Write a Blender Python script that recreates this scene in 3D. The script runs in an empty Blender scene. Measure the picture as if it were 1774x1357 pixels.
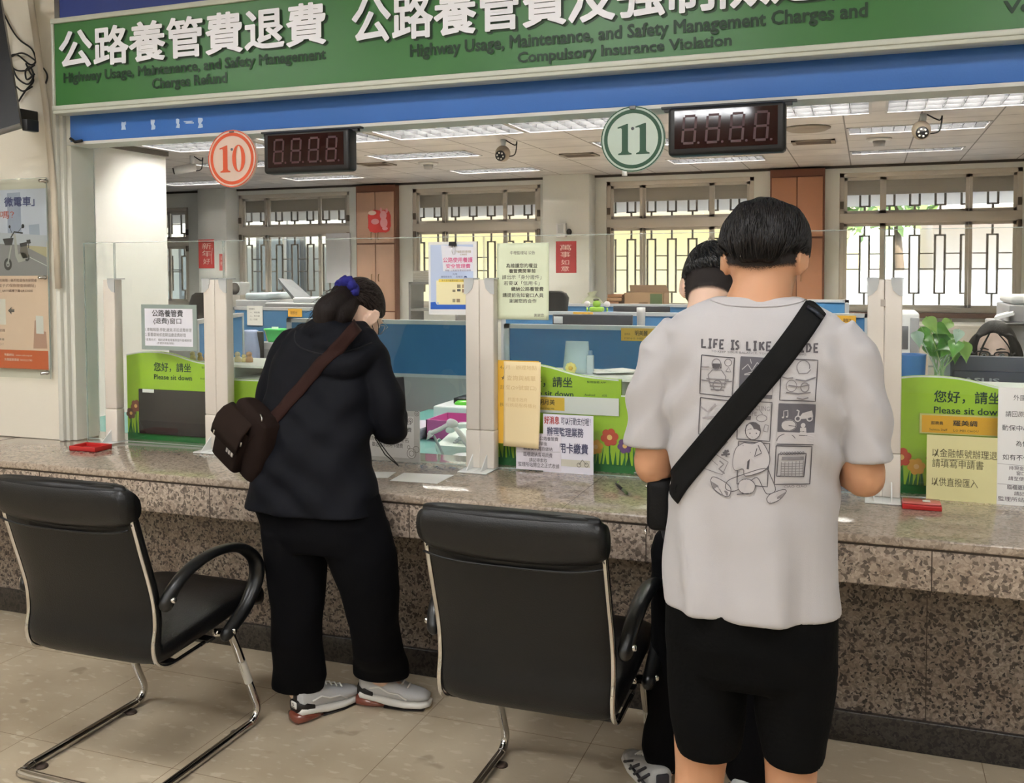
import bpy, bmesh, math, random
from mathutils import Vector, Matrix, Euler, noise
from mathutils.bvhtree import BVHTree
random.seed(11)
SC = bpy.context.scene
COL = SC.collection
PI = math.pi
rad = math.radians

# ------------------------------------------------------------------ camera measurements (image 1774 x 1357)
F_PX, PCX, PCY = 1672.0, 887.0, 536.8
EYE = 1.58
_y, _p, _r = rad(20.197), rad(2.337), rad(0.2269)
FWD = Vector((-math.sin(_y) * math.cos(_p), math.cos(_y) * math.cos(_p), -math.sin(_p)))
RGT = Vector((math.cos(_y), math.sin(_y), 0))
DWN = FWD.cross(RGT)
RGT, DWN = math.cos(_r) * RGT + math.sin(_r) * DWN, -math.sin(_r) * RGT + math.cos(_r) * DWN


def sight(x, y):
    return FWD + RGT * ((x - PCX) / F_PX) + DWN * ((y - PCY) / F_PX)


def at(x, y, Y):
    """the point of the place on the upright plane at depth Y, measured off the photograph"""
    q = sight(x, y)
    return Vector((0, 0, EYE)) + q * (Y / q.y)


def on(x, y, z):
    """the point of the place at height z, measured off the photograph"""
    q = sight(x, y)
    return Vector((0, 0, EYE)) + q * ((z - EYE) / q.z)


# ------------------------------------------------------------------ materials
MATS = {}


def srgb(r, g, b):
    f = lambda c: (c / 255 / 12.92) if c / 255 <= 0.04045 else ((c / 255 + 0.055) / 1.055) ** 2.4
    return (f(r), f(g), f(b), 1)


def mat(name, col=None, rough=0.5, metal=0.0, spec=0.5, emit=None, estr=0.0, trans=0.0, alpha=1.0, coat=0.0, bump=0, bscale=60, sheen=0.0, ior=None):
    if name in MATS:
        return MATS[name]
    m = bpy.data.materials.new(name)
    m.use_nodes = True
    b = m.node_tree.nodes['Principled BSDF']
    if col is not None:
        b.inputs['Base Color'].default_value = srgb(*col) if len(col) == 3 else col
    b.inputs['Roughness'].default_value = rough
    b.inputs['Metallic'].default_value = metal
    b.inputs['Specular IOR Level'].default_value = spec
    b.inputs['Transmission Weight'].default_value = trans
    b.inputs['Alpha'].default_value = alpha
    b.inputs['Coat Weight'].default_value = coat
    b.inputs['Sheen Weight'].default_value = sheen
    if ior:
        b.inputs['IOR'].default_value = ior
    if emit is not None:
        b.inputs['Emission Color'].default_value = srgb(*emit)
        b.inputs['Emission Strength'].default_value = estr
    if bump:
        nt = m.node_tree
        tc = nt.nodes.new('ShaderNodeTexCoord')
        nz = nt.nodes.new('ShaderNodeTexNoise')
        nz.inputs['Scale'].default_value = bscale
        nz.inputs['Detail'].default_value = 4
        bp = nt.nodes.new('ShaderNodeBump')
        bp.inputs['Strength'].default_value = bump
        bp.inputs['Distance'].default_value = 0.01
        nt.links.new(tc.outputs['Object'], nz.inputs['Vector'])
        nt.links.new(nz.outputs['Fac'], bp.inputs['Height'])
        nt.links.new(bp.outputs['Normal'], b.inputs['Normal'])
    MATS[name] = m
    return m


def ramp(nt, fac, stops, interp='LINEAR'):
    r = nt.nodes.new('ShaderNodeValToRGB')
    r.color_ramp.interpolation = interp
    e = r.color_ramp.elements
    while len(e) < len(stops):
        e.new(0.5)
    for k, (p, c) in enumerate(stops):
        e[k].position = p
        e[k].color = srgb(*c) if len(c) == 3 else c
    nt.links.new(fac, r.inputs['Fac'])
    return r.outputs['Color']


def mixc(nt, fac, a, b, mode='MIX'):
    n = nt.nodes.new('ShaderNodeMix')
    n.data_type = 'RGBA'
    n.blend_type = mode
    for sock, v in ((n.inputs[0], fac), (n.inputs[6], a), (n.inputs[7], b)):
        if hasattr(v, 'is_linked'):
            nt.links.new(v, sock)
        elif isinstance(v, tuple):
            sock.default_value = v if len(v) == 4 else srgb(*v)
        else:
            sock.default_value = v
    return n.outputs[2]


def tex(nt, kind, scale=5.0, vec=None, **kw):
    n = nt.nodes.new('ShaderNodeTex' + kind)
    n.inputs['Scale'].default_value = scale
    for k, v in kw.items():
        if k in n.inputs:
            n.inputs[k].default_value = v
        else:
            setattr(n, k, v)
    if vec is not None:
        nt.links.new(vec, n.inputs['Vector'])
    return n


def objvec(nt, scale=(1, 1, 1), loc=(0, 0, 0), rot=(0, 0, 0)):
    tc = nt.nodes.new('ShaderNodeTexCoord')
    mp = nt.nodes.new('ShaderNodeMapping')
    mp.inputs['Scale'].default_value = scale
    mp.inputs['Location'].default_value = loc
    mp.inputs['Rotation'].default_value = rot
    nt.links.new(tc.outputs['Object'], mp.inputs['Vector'])
    return mp.outputs['Vector']


def granite(name, rough, dark=1.0, soft=0.0):
    m = mat(name, (170, 150, 135), rough)
    nt = m.node_tree
    b = nt.nodes['Principled BSDF']
    v = objvec(nt)
    n0 = tex(nt, 'Noise', 9, v, Detail=5)
    wv = nt.nodes.new('ShaderNodeVectorMath'); wv.operation = 'MULTIPLY_ADD'
    nt.links.new(tex(nt, 'Noise', 45, v, Detail=2).outputs['Color'], wv.inputs[0])
    wv.inputs[1].default_value = (0.022, 0.022, 0.022)
    nt.links.new(v, wv.inputs[2])
    v1 = tex(nt, 'Voronoi', 140, wv.outputs[0])
    v2 = tex(nt, 'Voronoi', 92, wv.outputs[0])
    sp = nt.nodes.new('ShaderNodeSeparateColor')
    nt.links.new(v1.outputs['Color'], sp.inputs[0])
    base = ramp(nt, sp.outputs[0], [(0.0, (140, 129, 119)), (0.3, (166, 154, 142)), (0.6, (188, 176, 163)), (0.85, (203, 193, 181)), (1.0, (152, 136, 124))])
    sp2 = nt.nodes.new('ShaderNodeSeparateColor')
    nt.links.new(v2.outputs['Color'], sp2.inputs[0])
    fl = ramp(nt, sp2.outputs[1], [(0.0, (255, 255, 255, 1)[:3]), (0.17, (255, 255, 255)), (0.2, (0, 0, 0)), (1, (0, 0, 0))])
    c = mixc(nt, fl, base, (96, 86, 79))
    fl2 = ramp(nt, sp.outputs[2], [(0.0, (255, 255, 255)), (0.09, (255, 255, 255)), (0.11, (0, 0, 0)), (1, (0, 0, 0))])
    c = mixc(nt, fl2, c, (64, 57, 53))
    tint = ramp(nt, n0.outputs['Fac'], [(0.3, (225, 214, 206)), (0.7, (255, 252, 248))])
    c = mixc(nt, 1.0, c, tint, 'MULTIPLY')
    if soft:
        c = mixc(nt, soft, c, (176, 160, 144))
    if dark < 1:
        g = int(255 * dark)
        c = mixc(nt, 1.0, c, (g, g, g), 'MULTIPLY')
    nt.links.new(c, b.inputs['Base Color'])
    return m


def clear_glass(name, tint=(235, 245, 240), refl_rough=0.0, extra=0.0):
    m = bpy.data.materials.new(name)
    m.use_nodes = True
    nt = m.node_tree
    nt.nodes.clear()
    o = nt.nodes.new('ShaderNodeOutputMaterial')
    mx = nt.nodes.new('ShaderNodeMixShader')
    t = nt.nodes.new('ShaderNodeBsdfTransparent')
    t.inputs[0].default_value = srgb(*tint)
    g = nt.nodes.new('ShaderNodeBsdfGlossy')
    g.inputs['Roughness'].default_value = refl_rough
    fr = nt.nodes.new('ShaderNodeFresnel')
    fr.inputs[0].default_value = 1.5
    ad = nt.nodes.new('ShaderNodeMath'); ad.operation = 'ADD'
    ad.inputs[1].default_value = extra
    nt.links.new(fr.outputs[0], ad.inputs[0])
    ge = nt.nodes.new('ShaderNodeNewGeometry')      # only the face a ray enters by mirrors; a thin pane has no inner total reflection
    iv = nt.nodes.new('ShaderNodeMath'); iv.operation = 'SUBTRACT'
    iv.inputs[0].default_value = 1.0
    nt.links.new(ge.outputs['Backfacing'], iv.inputs[1])
    mu = nt.nodes.new('ShaderNodeMath'); mu.operation = 'MULTIPLY'
    nt.links.new(ad.outputs[0], mu.inputs[0])
    nt.links.new(iv.outputs[0], mu.inputs[1])
    nt.links.new(mu.outputs[0], mx.inputs[0])
    nt.links.new(t.outputs[0], mx.inputs[1])
    nt.links.new(g.outputs[0], mx.inputs[2])
    nt.links.new(mx.outputs[0], o.inputs[0])
    MATS[name] = m
    return m


# ------------------------------------------------------------------ mesh builder
class MB:
    def __init__(s):
        s.v, s.f, s.m, s.sm = [], [], [], []
        s.T = None

    def add(s, vs, fs, mi=0, smooth=False):
        o = len(s.v)
        if s.T is not None:
            vs = [s.T @ Vector(p) for p in vs]
        s.v += [tuple(p) for p in vs]
        s.f += [tuple(o + i for i in f) for f in fs]
        s.m += [mi] * len(fs)
        s.sm += [smooth] * len(fs)
        return s

    def box(s, lo, hi, mi=0):
        (a, b, c), (d, e, f) = lo, hi
        return s.add([(a, b, c), (d, b, c), (d, e, c), (a, e, c), (a, b, f), (d, b, f), (d, e, f), (a, e, f)],
                     [(0, 3, 2, 1), (4, 5, 6, 7), (0, 1, 5, 4), (1, 2, 6, 5), (2, 3, 7, 6), (3, 0, 4, 7)], mi)

    def rbox(s, lo, hi, r=0.005, mi=0, seg=2):
        bm = bmesh.new()
        bmesh.ops.create_cube(bm, size=1)
        for v in bm.verts:
            for i in range(3):
                v.co[i] = (lo[i] + hi[i]) / 2 + v.co[i] * (hi[i] - lo[i])
        r = min(r, 0.49 * min(abs(hi[i] - lo[i]) for i in range(3)))
        bmesh.ops.bevel(bm, geom=bm.edges[:], offset=r, segments=seg, profile=0.5, affect='EDGES')
        return s.frombm(bm, mi, True)

    def frombm(s, bm, mi=0, smooth=False):
        bm.verts.index_update()
        s.add([v.co.copy() for v in bm.verts], [[v.index for v in f.verts] for f in bm.faces], mi, smooth)
        bm.free()
        return s

    def loft(s, rings, mi=0, smooth=True, cap=True, closed=False):
        """rings: lists of points with equal counts"""
        n = len(rings[0])
        vs = [p for r in rings for p in r]
        fs = []
        R = len(rings)
        for k in range(R if closed else R - 1):
            a, b = k * n, ((k + 1) % R) * n
            for i in range(n):
                j = (i + 1) % n
                fs.append((a + i, a + j, b + j, b + i))
        if cap and not closed:
            fs.append(tuple(range(n - 1, -1, -1)))
            fs.append(tuple(range((R - 1) * n, R * n)))
        return s.add(vs, fs, mi, smooth)

    def tube(s, path, r, seg=10, mi=0, cap=True, flat=1.0, closed=False, up=None, roundcap=False):
        P = [Vector(p) for p in path]
        n = len(P)
        rr = r if isinstance(r, (list, tuple)) else [r] * n
        T = []
        for i in range(n):
            if closed:
                d = P[(i + 1) % n] - P[i - 1]
            else:
                d = P[min(i + 1, n - 1)] - P[max(i - 1, 0)]
            T.append(d.normalized() if d.length > 1e-9 else Vector((0, 0, 1)))
        u = Vector(up) if up is not None else (Vector((0, 0, 1)) if abs(T[0].z) < 0.9 else Vector((0, 1, 0)))
        N = (u - T[0] * u.dot(T[0])).normalized()
        rings = []
        for i in range(n):
            if up is not None:
                u2 = Vector(up)
                N2 = u2 - T[i] * u2.dot(T[i])
                if N2.length > 1e-3:
                    N = N2.normalized()
            N = (N - T[i] * N.dot(T[i])).normalized()
            B = T[i].cross(N)
            a = rr[i]
            ra, rb = (a if isinstance(a, (tuple, list)) else (a, a * flat))
            rings.append([P[i] + N * (rb * math.cos(2 * PI * k / seg)) + B * (ra * math.sin(2 * PI * k / seg)) for k in range(seg)])
        if roundcap and not closed:
            def capr(c, ring, t, rad_):
                return [[c + (p - c) * math.cos(q) + t * (rad_ * math.sin(q)) for p in ring] for q in (rad(30), rad(60), rad(80))]
            r0 = rr[0] if not isinstance(rr[0], (tuple, list)) else max(rr[0])
            r1 = rr[-1] if not isinstance(rr[-1], (tuple, list)) else max(rr[-1])
            rings = capr(P[0], rings[0], -T[0], r0)[::-1] + rings + capr(P[-1], rings[-1], T[-1], r1)
        return s.loft(rings, mi, True, cap, closed)

    def lathe(s, prof, c=(0, 0, 0), seg=24, mi=0, axis='z', cap=True):
        c = Vector(c)
        rings = []
        for r, h in prof:
            ring = []
            for k in range(seg):
                a = 2 * PI * k / seg
                x, y = r * math.cos(a), r * math.sin(a)
                ring.append(c + (Vector((x, y, h)) if axis == 'z' else Vector((x, -h, y)) if axis == 'y' else Vector((h, x, y))))
            rings.append(ring)
        return s.loft(rings, mi, True, cap)

    def ball(s, c, r, seg=16, rings=10, mi=0, rot=None):
        c = Vector(c)
        r = r if isinstance(r, (tuple, list)) else (r, r, r)
        L = []
        for i in range(1, rings):
            t = PI * i / rings
            ring = []
            for k in range(seg):
                a = 2 * PI * k / seg
                p = Vector((r[0] * math.sin(t) * math.cos(a), r[1] * math.sin(t) * math.sin(a), -r[2] * math.cos(t)))
                if rot is not None:
                    p = rot @ p
                ring.append(c + p)
            L.append(ring)
        return s.loft(L, mi, True)

    def prism(s, pts, y0, y1, mi=0, smooth=False):
        """outline in (x,z), extruded along y from y0 to y1"""
        n = len(pts)
        vs = [(x, y0, z) for x, z in pts] + [(x, y1, z) for x, z in pts]
        fs = [tuple(range(n)), tuple(range(2 * n - 1, n - 1, -1))]
        fs += [(i, n + i, n + (i + 1) % n, (i + 1) % n) for i in range(n)]
        return s.add(vs, fs, mi, smooth)

    def mesh(s, name, mats):
        me = bpy.data.meshes.new(name)
        me.from_pydata(s.v, [], s.f)
        for m in (mats if isinstance(mats, (list, tuple)) else [mats]):
            me.materials.append(m)
        if s.m:
            me.polygons.foreach_set('material_index', s.m)
            me.polygons.foreach_set('use_smooth', s.sm)
        me.update()
        return me

    def obj(s, name, mats, parent=None, fix=True):
        me = s.mesh(name, mats)
        if fix:
            bm = bmesh.new(); bm.from_mesh(me)
            bmesh.ops.recalc_face_normals(bm, faces=bm.faces)
            bm.to_mesh(me); bm.free()
        return link(name, me, parent)


def link(name, me, parent=None):
    o = bpy.data.objects.new(name, me)
    COL.objects.link(o)
    if parent is not None:
        o.parent = parent
        o.matrix_parent_inverse = parent.matrix_world.inverted() if False else Matrix.Translation(-parent.location) if parent.rotation_euler[:] == (0, 0, 0) and parent.parent is None else Matrix.Identity(4)
    return o


def thing(name, label, cat, loc=(0, 0, 0), group=None):
    o = bpy.data.objects.new(name, None)
    o.empty_display_size = 0.05
    COL.objects.link(o)
    o.location = loc
    o['label'] = label
    o['category'] = cat
    if group:
        o['group'] = group
    return o


def tag(o, label, cat, group=None, kind=None):
    o['label'] = label
    o['category'] = cat
    if group:
        o['group'] = group
    if kind:
        o['kind'] = kind
    return o


def struct(o, label=None):
    o['kind'] = 'structure'
    if label:
        o['label'] = label
    return o


def dup(root, delta, label, group=None):
    """copy of a thing with copies of its parts and sub-parts, moved by delta"""
    def cp(o, parent):
        c = o.copy()
        COL.objects.link(c)
        c.parent = parent
        for ch in [x for x in bpy.data.objects if x.parent == o]:
            cp(ch, c)
        return c
    r = root.copy()
    COL.objects.link(r)
    r.location = Vector(root.location) + Vector(delta)
    r['label'] = label
    if group:
        r['group'] = group
    for ch in [x for x in bpy.data.objects if x.parent == root]:
        cp(ch, r)
    return r


# ------------------------------------------------------------------ lettering
def text2d(body, bold=0.0, res=3, spacing=1.0):
    cu = bpy.data.curves.new('t', 'FONT')
    cu.body = body
    cu.size = 1
    cu.resolution_u = res
    cu.space_character = spacing
    o = bpy.data.objects.new('t', cu)
    COL.objects.link(o)
    dg = bpy.context.evaluated_depsgraph_get()
    me = bpy.data.meshes.new_from_object(o.evaluated_get(dg))
    vs = [(v.co.x, v.co.y) for v in me.vertices]
    fs = [tuple(p.vertices) for p in me.polygons]
    bpy.data.objects.remove(o)
    bpy.data.curves.remove(cu)
    bpy.data.meshes.remove(me)
    if bold:                                  # heavier weight: a rounded band along every outline
        use = {}
        for f in fs:
            for i in range(len(f)):
                e = (f[i], f[(i + 1) % len(f)])
                use[e] = 1
        rim = [e for e in use if (e[1], e[0]) not in use]
        seen = set()
        vs = [v + (0,) for v in vs]
        lay = 0
        for a, b_ in rim:
            p, q = vs[a], vs[b_]
            dx, dy = q[0] - p[0], q[1] - p[1]
            l = math.hypot(dx, dy)
            if l < 1e-6:
                continue
            nx, ny = dy / l * bold, -dx / l * bold
            n = len(vs)
            lay = lay % 400 + 1                # every band on a level of its own, a few micrometres apart
            vs += [(p[0] + nx, p[1] + ny, lay), (q[0] + nx, q[1] + ny, lay), (q[0] - nx, q[1] - ny, lay), (p[0] - nx, p[1] - ny, lay)]
            fs.append((n, n + 1, n + 2, n + 3))
            if a not in seen and bold >= 0.015:
                seen.add(a)
                n = len(vs)
                lay = lay % 400 + 1
                vs += [(p[0] + bold * math.cos(PI * k / 4), p[1] + bold * math.sin(PI * k / 4), lay) for k in range(8)]
                fs.append(tuple(range(n, n + 8)))
    vs = [v if len(v) == 3 else v + (0,) for v in vs]
    return vs, fs


LAYER = 6e-6


def lett(mb, body, x0, x1, z0, z1, y, mi=0, bold=0.0, res=2, depth=0.0, keep=False, spacing=1.0, fn=None):
    """write BODY so that its ink fills x0..x1, z0..z1 on the upright plane y (facing -y)"""
    vs, fs = text2d(body, bold, res, spacing)
    if not vs:
        return
    ax, bx = min(v[0] for v in vs), max(v[0] for v in vs)
    az, bz = min(v[1] for v in vs), max(v[1] for v in vs)
    sx, sz = (x1 - x0) / max(bx - ax, 1e-6), (z1 - z0) / max(bz - az, 1e-6)
    if keep:
        sx = min(sx, sz * 1.15)
    P = [(x0 + (v[0] - ax) * sx, y - v[2] * LAYER, z0 + (v[1] - az) * sz) for v in vs]
    if fn:
        P = [fn(p) for p in P]
    if depth:
        n = len(P)
        edges = {}
        for f in fs:
            for i in range(len(f)):
                a, b = f[i], f[(i + 1) % len(f)]
                edges[(a, b)] = edges.get((a, b), 0) + 1
        rim = [(a, b) for (a, b) in edges if (b, a) not in edges]
        Q = P + [(p[0], y + depth, p[2]) for p in P]
        mb.add(Q, list(fs) + [(b, a, a + n, b + n) for a, b in rim], mi)
    else:
        mb.add(P, fs, mi)


def ellipse(cx, cz, rx, rz, n=24, a0=0, a1=2 * PI):
    full = abs(a1 - a0 - 2 * PI) < 1e-6
    m = n if full else n + 1
    return [(cx + rx * math.cos(a0 + (a1 - a0) * k / n), cz + rz * math.sin(a0 + (a1 - a0) * k / n)) for k in range(m)]


def ring2d(mb, cx, cz, rx, rz, w, y, mi=0, n=48):
    A, B = ellipse(cx, cz, rx, rz, n), ellipse(cx, cz, rx - w, rz - w, n)
    vs = [(x, y, z) for x, z in A] + [(x, y, z) for x, z in B]
    mb.add(vs, [(i, (i + 1) % n, n + (i + 1) % n, n + i) for i in range(n)], mi)


def poly(mb, pts, y, mi=0):
    mb.add([(x, y, z) for x, z in pts], [tuple(range(len(pts)))], mi)


def stroke(mb, pts, w, y, mi=0, closed=False):
    """flat ribbon along a 2-D polyline on the plane y"""
    P = [Vector((a, b)) for a, b in pts]
    n = len(P)
    L, Rr = [], []
    for i in range(n):
        d = (P[(i + 1) % n] - P[i - 1]) if closed else (P[min(i + 1, n - 1)] - P[max(i - 1, 0)])
        d = d.normalized() if d.length > 1e-9 else Vector((1, 0))
        nn = Vector((-d.y, d.x)) * (w / 2)
        L.append(P[i] + nn); Rr.append(P[i] - nn)
    vs = [(p.x, y, p.y) for p in L] + [(p.x, y, p.y) for p in Rr]
    mb.add(vs, [(i, (i + 1) % n, n + (i + 1) % n, n + i) for i in range(n if closed else n - 1)], mi)


# ------------------------------------------------------------------ organic shapes
def oval(c, u, v, a, b, n=24, e=2.0):
    """closed ring round c, half axes a along u and b along v, superellipse exponent e"""
    c, u, v = Vector(c), Vector(u), Vector(v)
    out = []
    for k in range(n):
        t = 2 * PI * k / n
        co, si = math.cos(t), math.sin(t)
        x = math.copysign(abs(co) ** (2 / e), co) * a
        y = math.copysign(abs(si) ** (2 / e), si) * b
        out.append(c + u * x + v * y)
    return out


def fuse(mb, voxel, smooth=4, fac=0.5):
    """one continuous skin round overlapping closed shapes; returns a mesh builder"""
    me = mb.mesh('tmp', [])
    o = bpy.data.objects.new('tmp', me)
    COL.objects.link(o)
    r = o.modifiers.new('r', 'REMESH')
    r.mode = 'VOXEL'
    r.voxel_size = voxel
    if smooth:
        s = o.modifiers.new('s', 'SMOOTH')
        s.factor = fac
        s.iterations = smooth
    dg = bpy.context.evaluated_depsgraph_get()
    me2 = bpy.data.meshes.new_from_object(o.evaluated_get(dg))
    out = MB()
    out.add([v.co.copy() for v in me2.vertices], [tuple(p.vertices) for p in me2.polygons], 0, True)
    bpy.data.objects.remove(o)
    bpy.data.meshes.remove(me)
    bpy.data.meshes.remove(me2)
    return out


def spline(pts, n=8):
    """Catmull-Rom through points (any dimension)"""
    P = [Vector(p) for p in pts]
    out = []
    for i in range(len(P) - 1):
        a, b, c, d = P[max(i - 1, 0)], P[i], P[i + 1], P[min(i + 2, len(P) - 1)]
        for k in range(n):
            t = k / n
            out.append(0.5 * ((2 * b) + (c - a) * t + (2 * a - 5 * b + 4 * c - d) * t * t + (3 * b - a - 3 * c + d) * t ** 3))
    out.append(P[-1])
    return out


def lerp(a, b, t):
    return a + (b - a) * t


def interp(tbl, x):
    """piecewise linear lookup in [(x, value or tuple)]"""
    if x <= tbl[0][0]:
        return tbl[0][1]
    for (a, va), (b, vb) in zip(tbl, tbl[1:]):
        if x <= b:
            t = (x - a) / (b - a)
            return tuple(lerp(p, q, t) for p, q in zip(va, vb)) if isinstance(va, (tuple, list)) else lerp(va, vb, t)
    return tbl[-1][1]
# ================================================================== the setting
XL, XR = -6.2, 4.2           # hall extents
YW = 3.46                    # face of the hall wall in line with the glazing
YG = 3.53                    # glass screens on the counter
YB = 12.62                   # back wall of the office
ZC = 2.85                    # office ceiling
CT = 0.80                    # counter top height

M_wall = mat('plaster_cream', (226, 220, 205), 0.75, bump=0.15, bscale=25)
M_white = mat('plaster_white', (232, 234, 230), 0.7, bump=0.05, bscale=30)
M_gran_top = granite('granite_polished', 0.06, 1.0, soft=0.55)
M_gran = granite('granite_honed', 0.34, 1.0, soft=0.15)
M_gran_low = granite('granite_lower', 0.4, 0.8)
M_black = mat('black_plastic', (18, 18, 20), 0.45)


def floor_mat():
    m = mat('floor_tiles', (170, 150, 125), 0.3)
    nt = m.node_tree
    b = nt.nodes['Principled BSDF']
    v = objvec(nt)
    n1 = tex(nt, 'Noise', 2.2, v, Detail=6)
    c = ramp(nt, n1.outputs['Fac'], [(0.25, (172, 156, 132)), (0.5, (188, 173, 149)), (0.75, (200, 186, 162))])
    vs = objvec(nt, (1, 2.2, 1), rot=(0, 0, 0.5))
    n2 = tex(nt, 'Noise', 16, vs, Detail=3)
    c = mixc(nt, ramp(nt, n2.outputs['Fac'], [(0.585, (0, 0, 0)), (0.65, (150, 150, 150))]), c, (222, 210, 188))
    n3 = tex(nt, 'Noise', 11, vs, Detail=4)
    c = mixc(nt, ramp(nt, n3.outputs['Fac'], [(0.24, (130, 130, 130)), (0.36, (0, 0, 0))]), c, (138, 121, 100))
    n4 = tex(nt, 'Noise', 5.5, objvec(nt, loc=(3, 1, 0)), Detail=2)
    c = mixc(nt, ramp(nt, n4.outputs['Fac'], [(0.665, (0, 0, 0)), (0.70, (150, 150, 150))]), c, (92, 80, 66))
    br = tex(nt, 'Brick', 1.0, objvec(nt, loc=(1.455, -2.45, 0)), offset=0.0, squash=1.0)
    br.inputs['Brick Width'].default_value = 0.605
    br.inputs['Row Height'].default_value = 0.605
    br.inputs['Mortar Size'].default_value = 0.0016
    br.inputs['Mortar Smooth'].default_value = 0.3
    c = mixc(nt, br.outputs['Fac'], c, (140, 124, 104))
    nt.links.new(c, b.inputs['Base Color'])
    rr = ramp(nt, n1.outputs['Fac'], [(0.3, (70, 70, 70)), (0.7, (110, 110, 110))])
    nt.links.new(rr, b.inputs['Roughness'])
    return m


struct(MB().box((XL, -6.2, -0.1), (XR, YB + 0.2, 0)).obj('floor', floor_mat()), 'beige speckled floor tiles with worn marks')

# hall shell
struct(MB().box((XL, YW, CT + .0005), (-3.49, YW + 0.16, 3.3)).obj('wall_left', M_wall), 'cream plastered wall with the scooter poster')
struct(MB().box((XL, -6.2, 3.3), (XR, YW + 0.16, 3.4)).obj('ceiling', mat('hall_ceiling', (205, 200, 190), 0.8)))
struct(MB().box((XL, -6.3, 0), (XR, -6.2, 3.3)).obj('wall_rear', M_wall))
struct(MB().box((XL - 0.1, -6.2, 0), (XL, YW, 3.3)).obj('wall_side', M_wall))
struct(MB().box((XR, -6.2, 0), (XR + 0.1, YW, 3.3)).obj('wall_right', M_wall))

# dark blue fascia wall above the sign and the blue beam under it
M_blue = mat('blue_paint', (58, 112, 190), 0.42, bump=0.06, bscale=120)
M_navy = mat('dark_blue_paint', (40, 62, 140), 0.5)
struct(MB().box((-3.44, YW - 0.02, 2.72), (XR, YW + 0.14, 3.3)).obj('wall_front', M_navy), 'dark blue wall above the long green sign')
bm_ = MB().rbox((-3.415, YW, 2.172), (XR, YW + 0.12, 2.36), 0.004)
beam = struct(bm_.obj('trim_1', M_blue), 'blue beam over the counter opening')
MB().box((-3.43, YW - 0.006, 2.158), (XR, YW + 0.13, 2.1715)).obj('beam_edge', mat('beam_white', (205, 205, 200), 0.5), beam)
MB().tube([at(122, 240, YW - 0.02), at(130, 246, YW - 0.02), at(142, 244, YW - 0.02)], 0.007, 8).obj('beam_end_cap', M_black, beam)
mk = MB()
for (px, py, w, h) in ((214, 218, 8, 14), (265, 216, 7, 18), (308, 214, 6, 17), (347, 213, 8, 18), (327, 212, 16, 6)):
    a, c = at(px - w / 2, py + h / 2, YW - 0.0012), at(px + w / 2, py - h / 2, YW - 0.0012)
    rg = random.Random(px)
    pts = []
    for ex, ez in ((0, 0), (.5, 0), (1, 0), (1, .35), (.72, .5), (1, .7), (1, 1), (.5, 1), (0, 1), (0, .6), (.2, .4)):
        pts.append((lerp(a.x, c.x, ex + rg.uniform(-.1, .1)), lerp(a.z, c.z, ez + rg.uniform(-.06, .06))))
    poly(mk, pts, YW - 0.0012)
mk.obj('peeled_paint_marks', mat('peel', (176, 196, 222), 0.6), beam)
for k, px in enumerate((1080,)):
    MB().box((at(px, 130, 3.40).x, YW - 0.004, 2.345), (at(px, 130, 3.40).x + 0.1, YW - 0.0005, 2.36)).obj('bracket_plate', mat('steel_grey', (120, 122, 124), 0.4, 0.6), beam)

# white jamb strips where the wall ends at the counter opening
jm = MB()
for x0, x1, y0 in ((-3.50, -3.475, YW - 0.02), (-3.474, -3.452, YW - 0.005), (-3.451, -3.425, YW + 0.012)):
    jm.rbox((x0, y0, CT), (x1, YW + 0.15, 2.33), 0.003)
struct(jm.obj('trim_2', mat('strip_white', (214, 214, 204), 0.55)), 'stacked white trunking strips at the end of the cream wall')
# slanting white conduit on the wall
MB().tube([at(52, -8, YW - 0.03), at(79, 180, YW - 0.03), at(93, 330, YW - 0.028), at(101, 500, YW - 0.028)], 0.018, 8, flat=0.5).obj('conduit', mat('conduit_cream', (206, 196, 178), 0.6))
o = bpy.data.objects['conduit']
tag(o, 'slanting cream conduit running down the wall beside the sign end', 'conduit')

# counter: base wall, baseboard, front band and worktop
struct(MB().box((XL, 3.37, 0.0), (XR, 3.62, 0.66)).obj('wall_counter', M_gran_low), 'speckled granite wall under the counter')
struct(MB().rbox((XL, 3.352, 0.0), (XR, 3.372, 0.105), 0.004).obj('baseboard_front', granite('granite_dark', 0.35, 0.33)), 'dark granite skirting')
M_joint = mat('joint_dark', (70, 60, 52), 0.8)
jb = MB()
for k in range(-4, 6):
    x = 0.194 + 0.835 * k
    jb.box((x - 0.0015, 3.3692, 0.105), (x + 0.0015, 3.372, 0.66))
struct(jb.obj('trim_4', M_joint))
ct = thing('service_counter', 'long speckled granite service counter running under the glass screens', 'counter', (-1.5, 3.2, 0.64))
MB().rbox((XL, 2.992, 0.772), (XR, 3.72, CT), 0.006, seg=3).obj('worktop', M_gran_top, ct)
MB().rbox((XL, 3.0, 0.648), (XR, 3.36, 0.7715), 0.004).obj('front_band', M_gran, ct)
jb = MB()
for k in range(-4, 6):
    x = 0.184 + 0.836 * k
    jb.box((x - 0.0014, 2.9985, 0.648), (x + 0.0014, 3.01, 0.7715))
jb.box((XL, 2.9988, 0.7655), (XR, 3.01, 0.7718))
for k in range(-2, 3):
    x = -2.35 + 1.42 * k
    jb.box((x - 0.001, 2.995, CT - 0.002), (x + 0.001, 3.72, CT + 0.0003))
jb.obj('joint', M_joint, ct)

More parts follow.
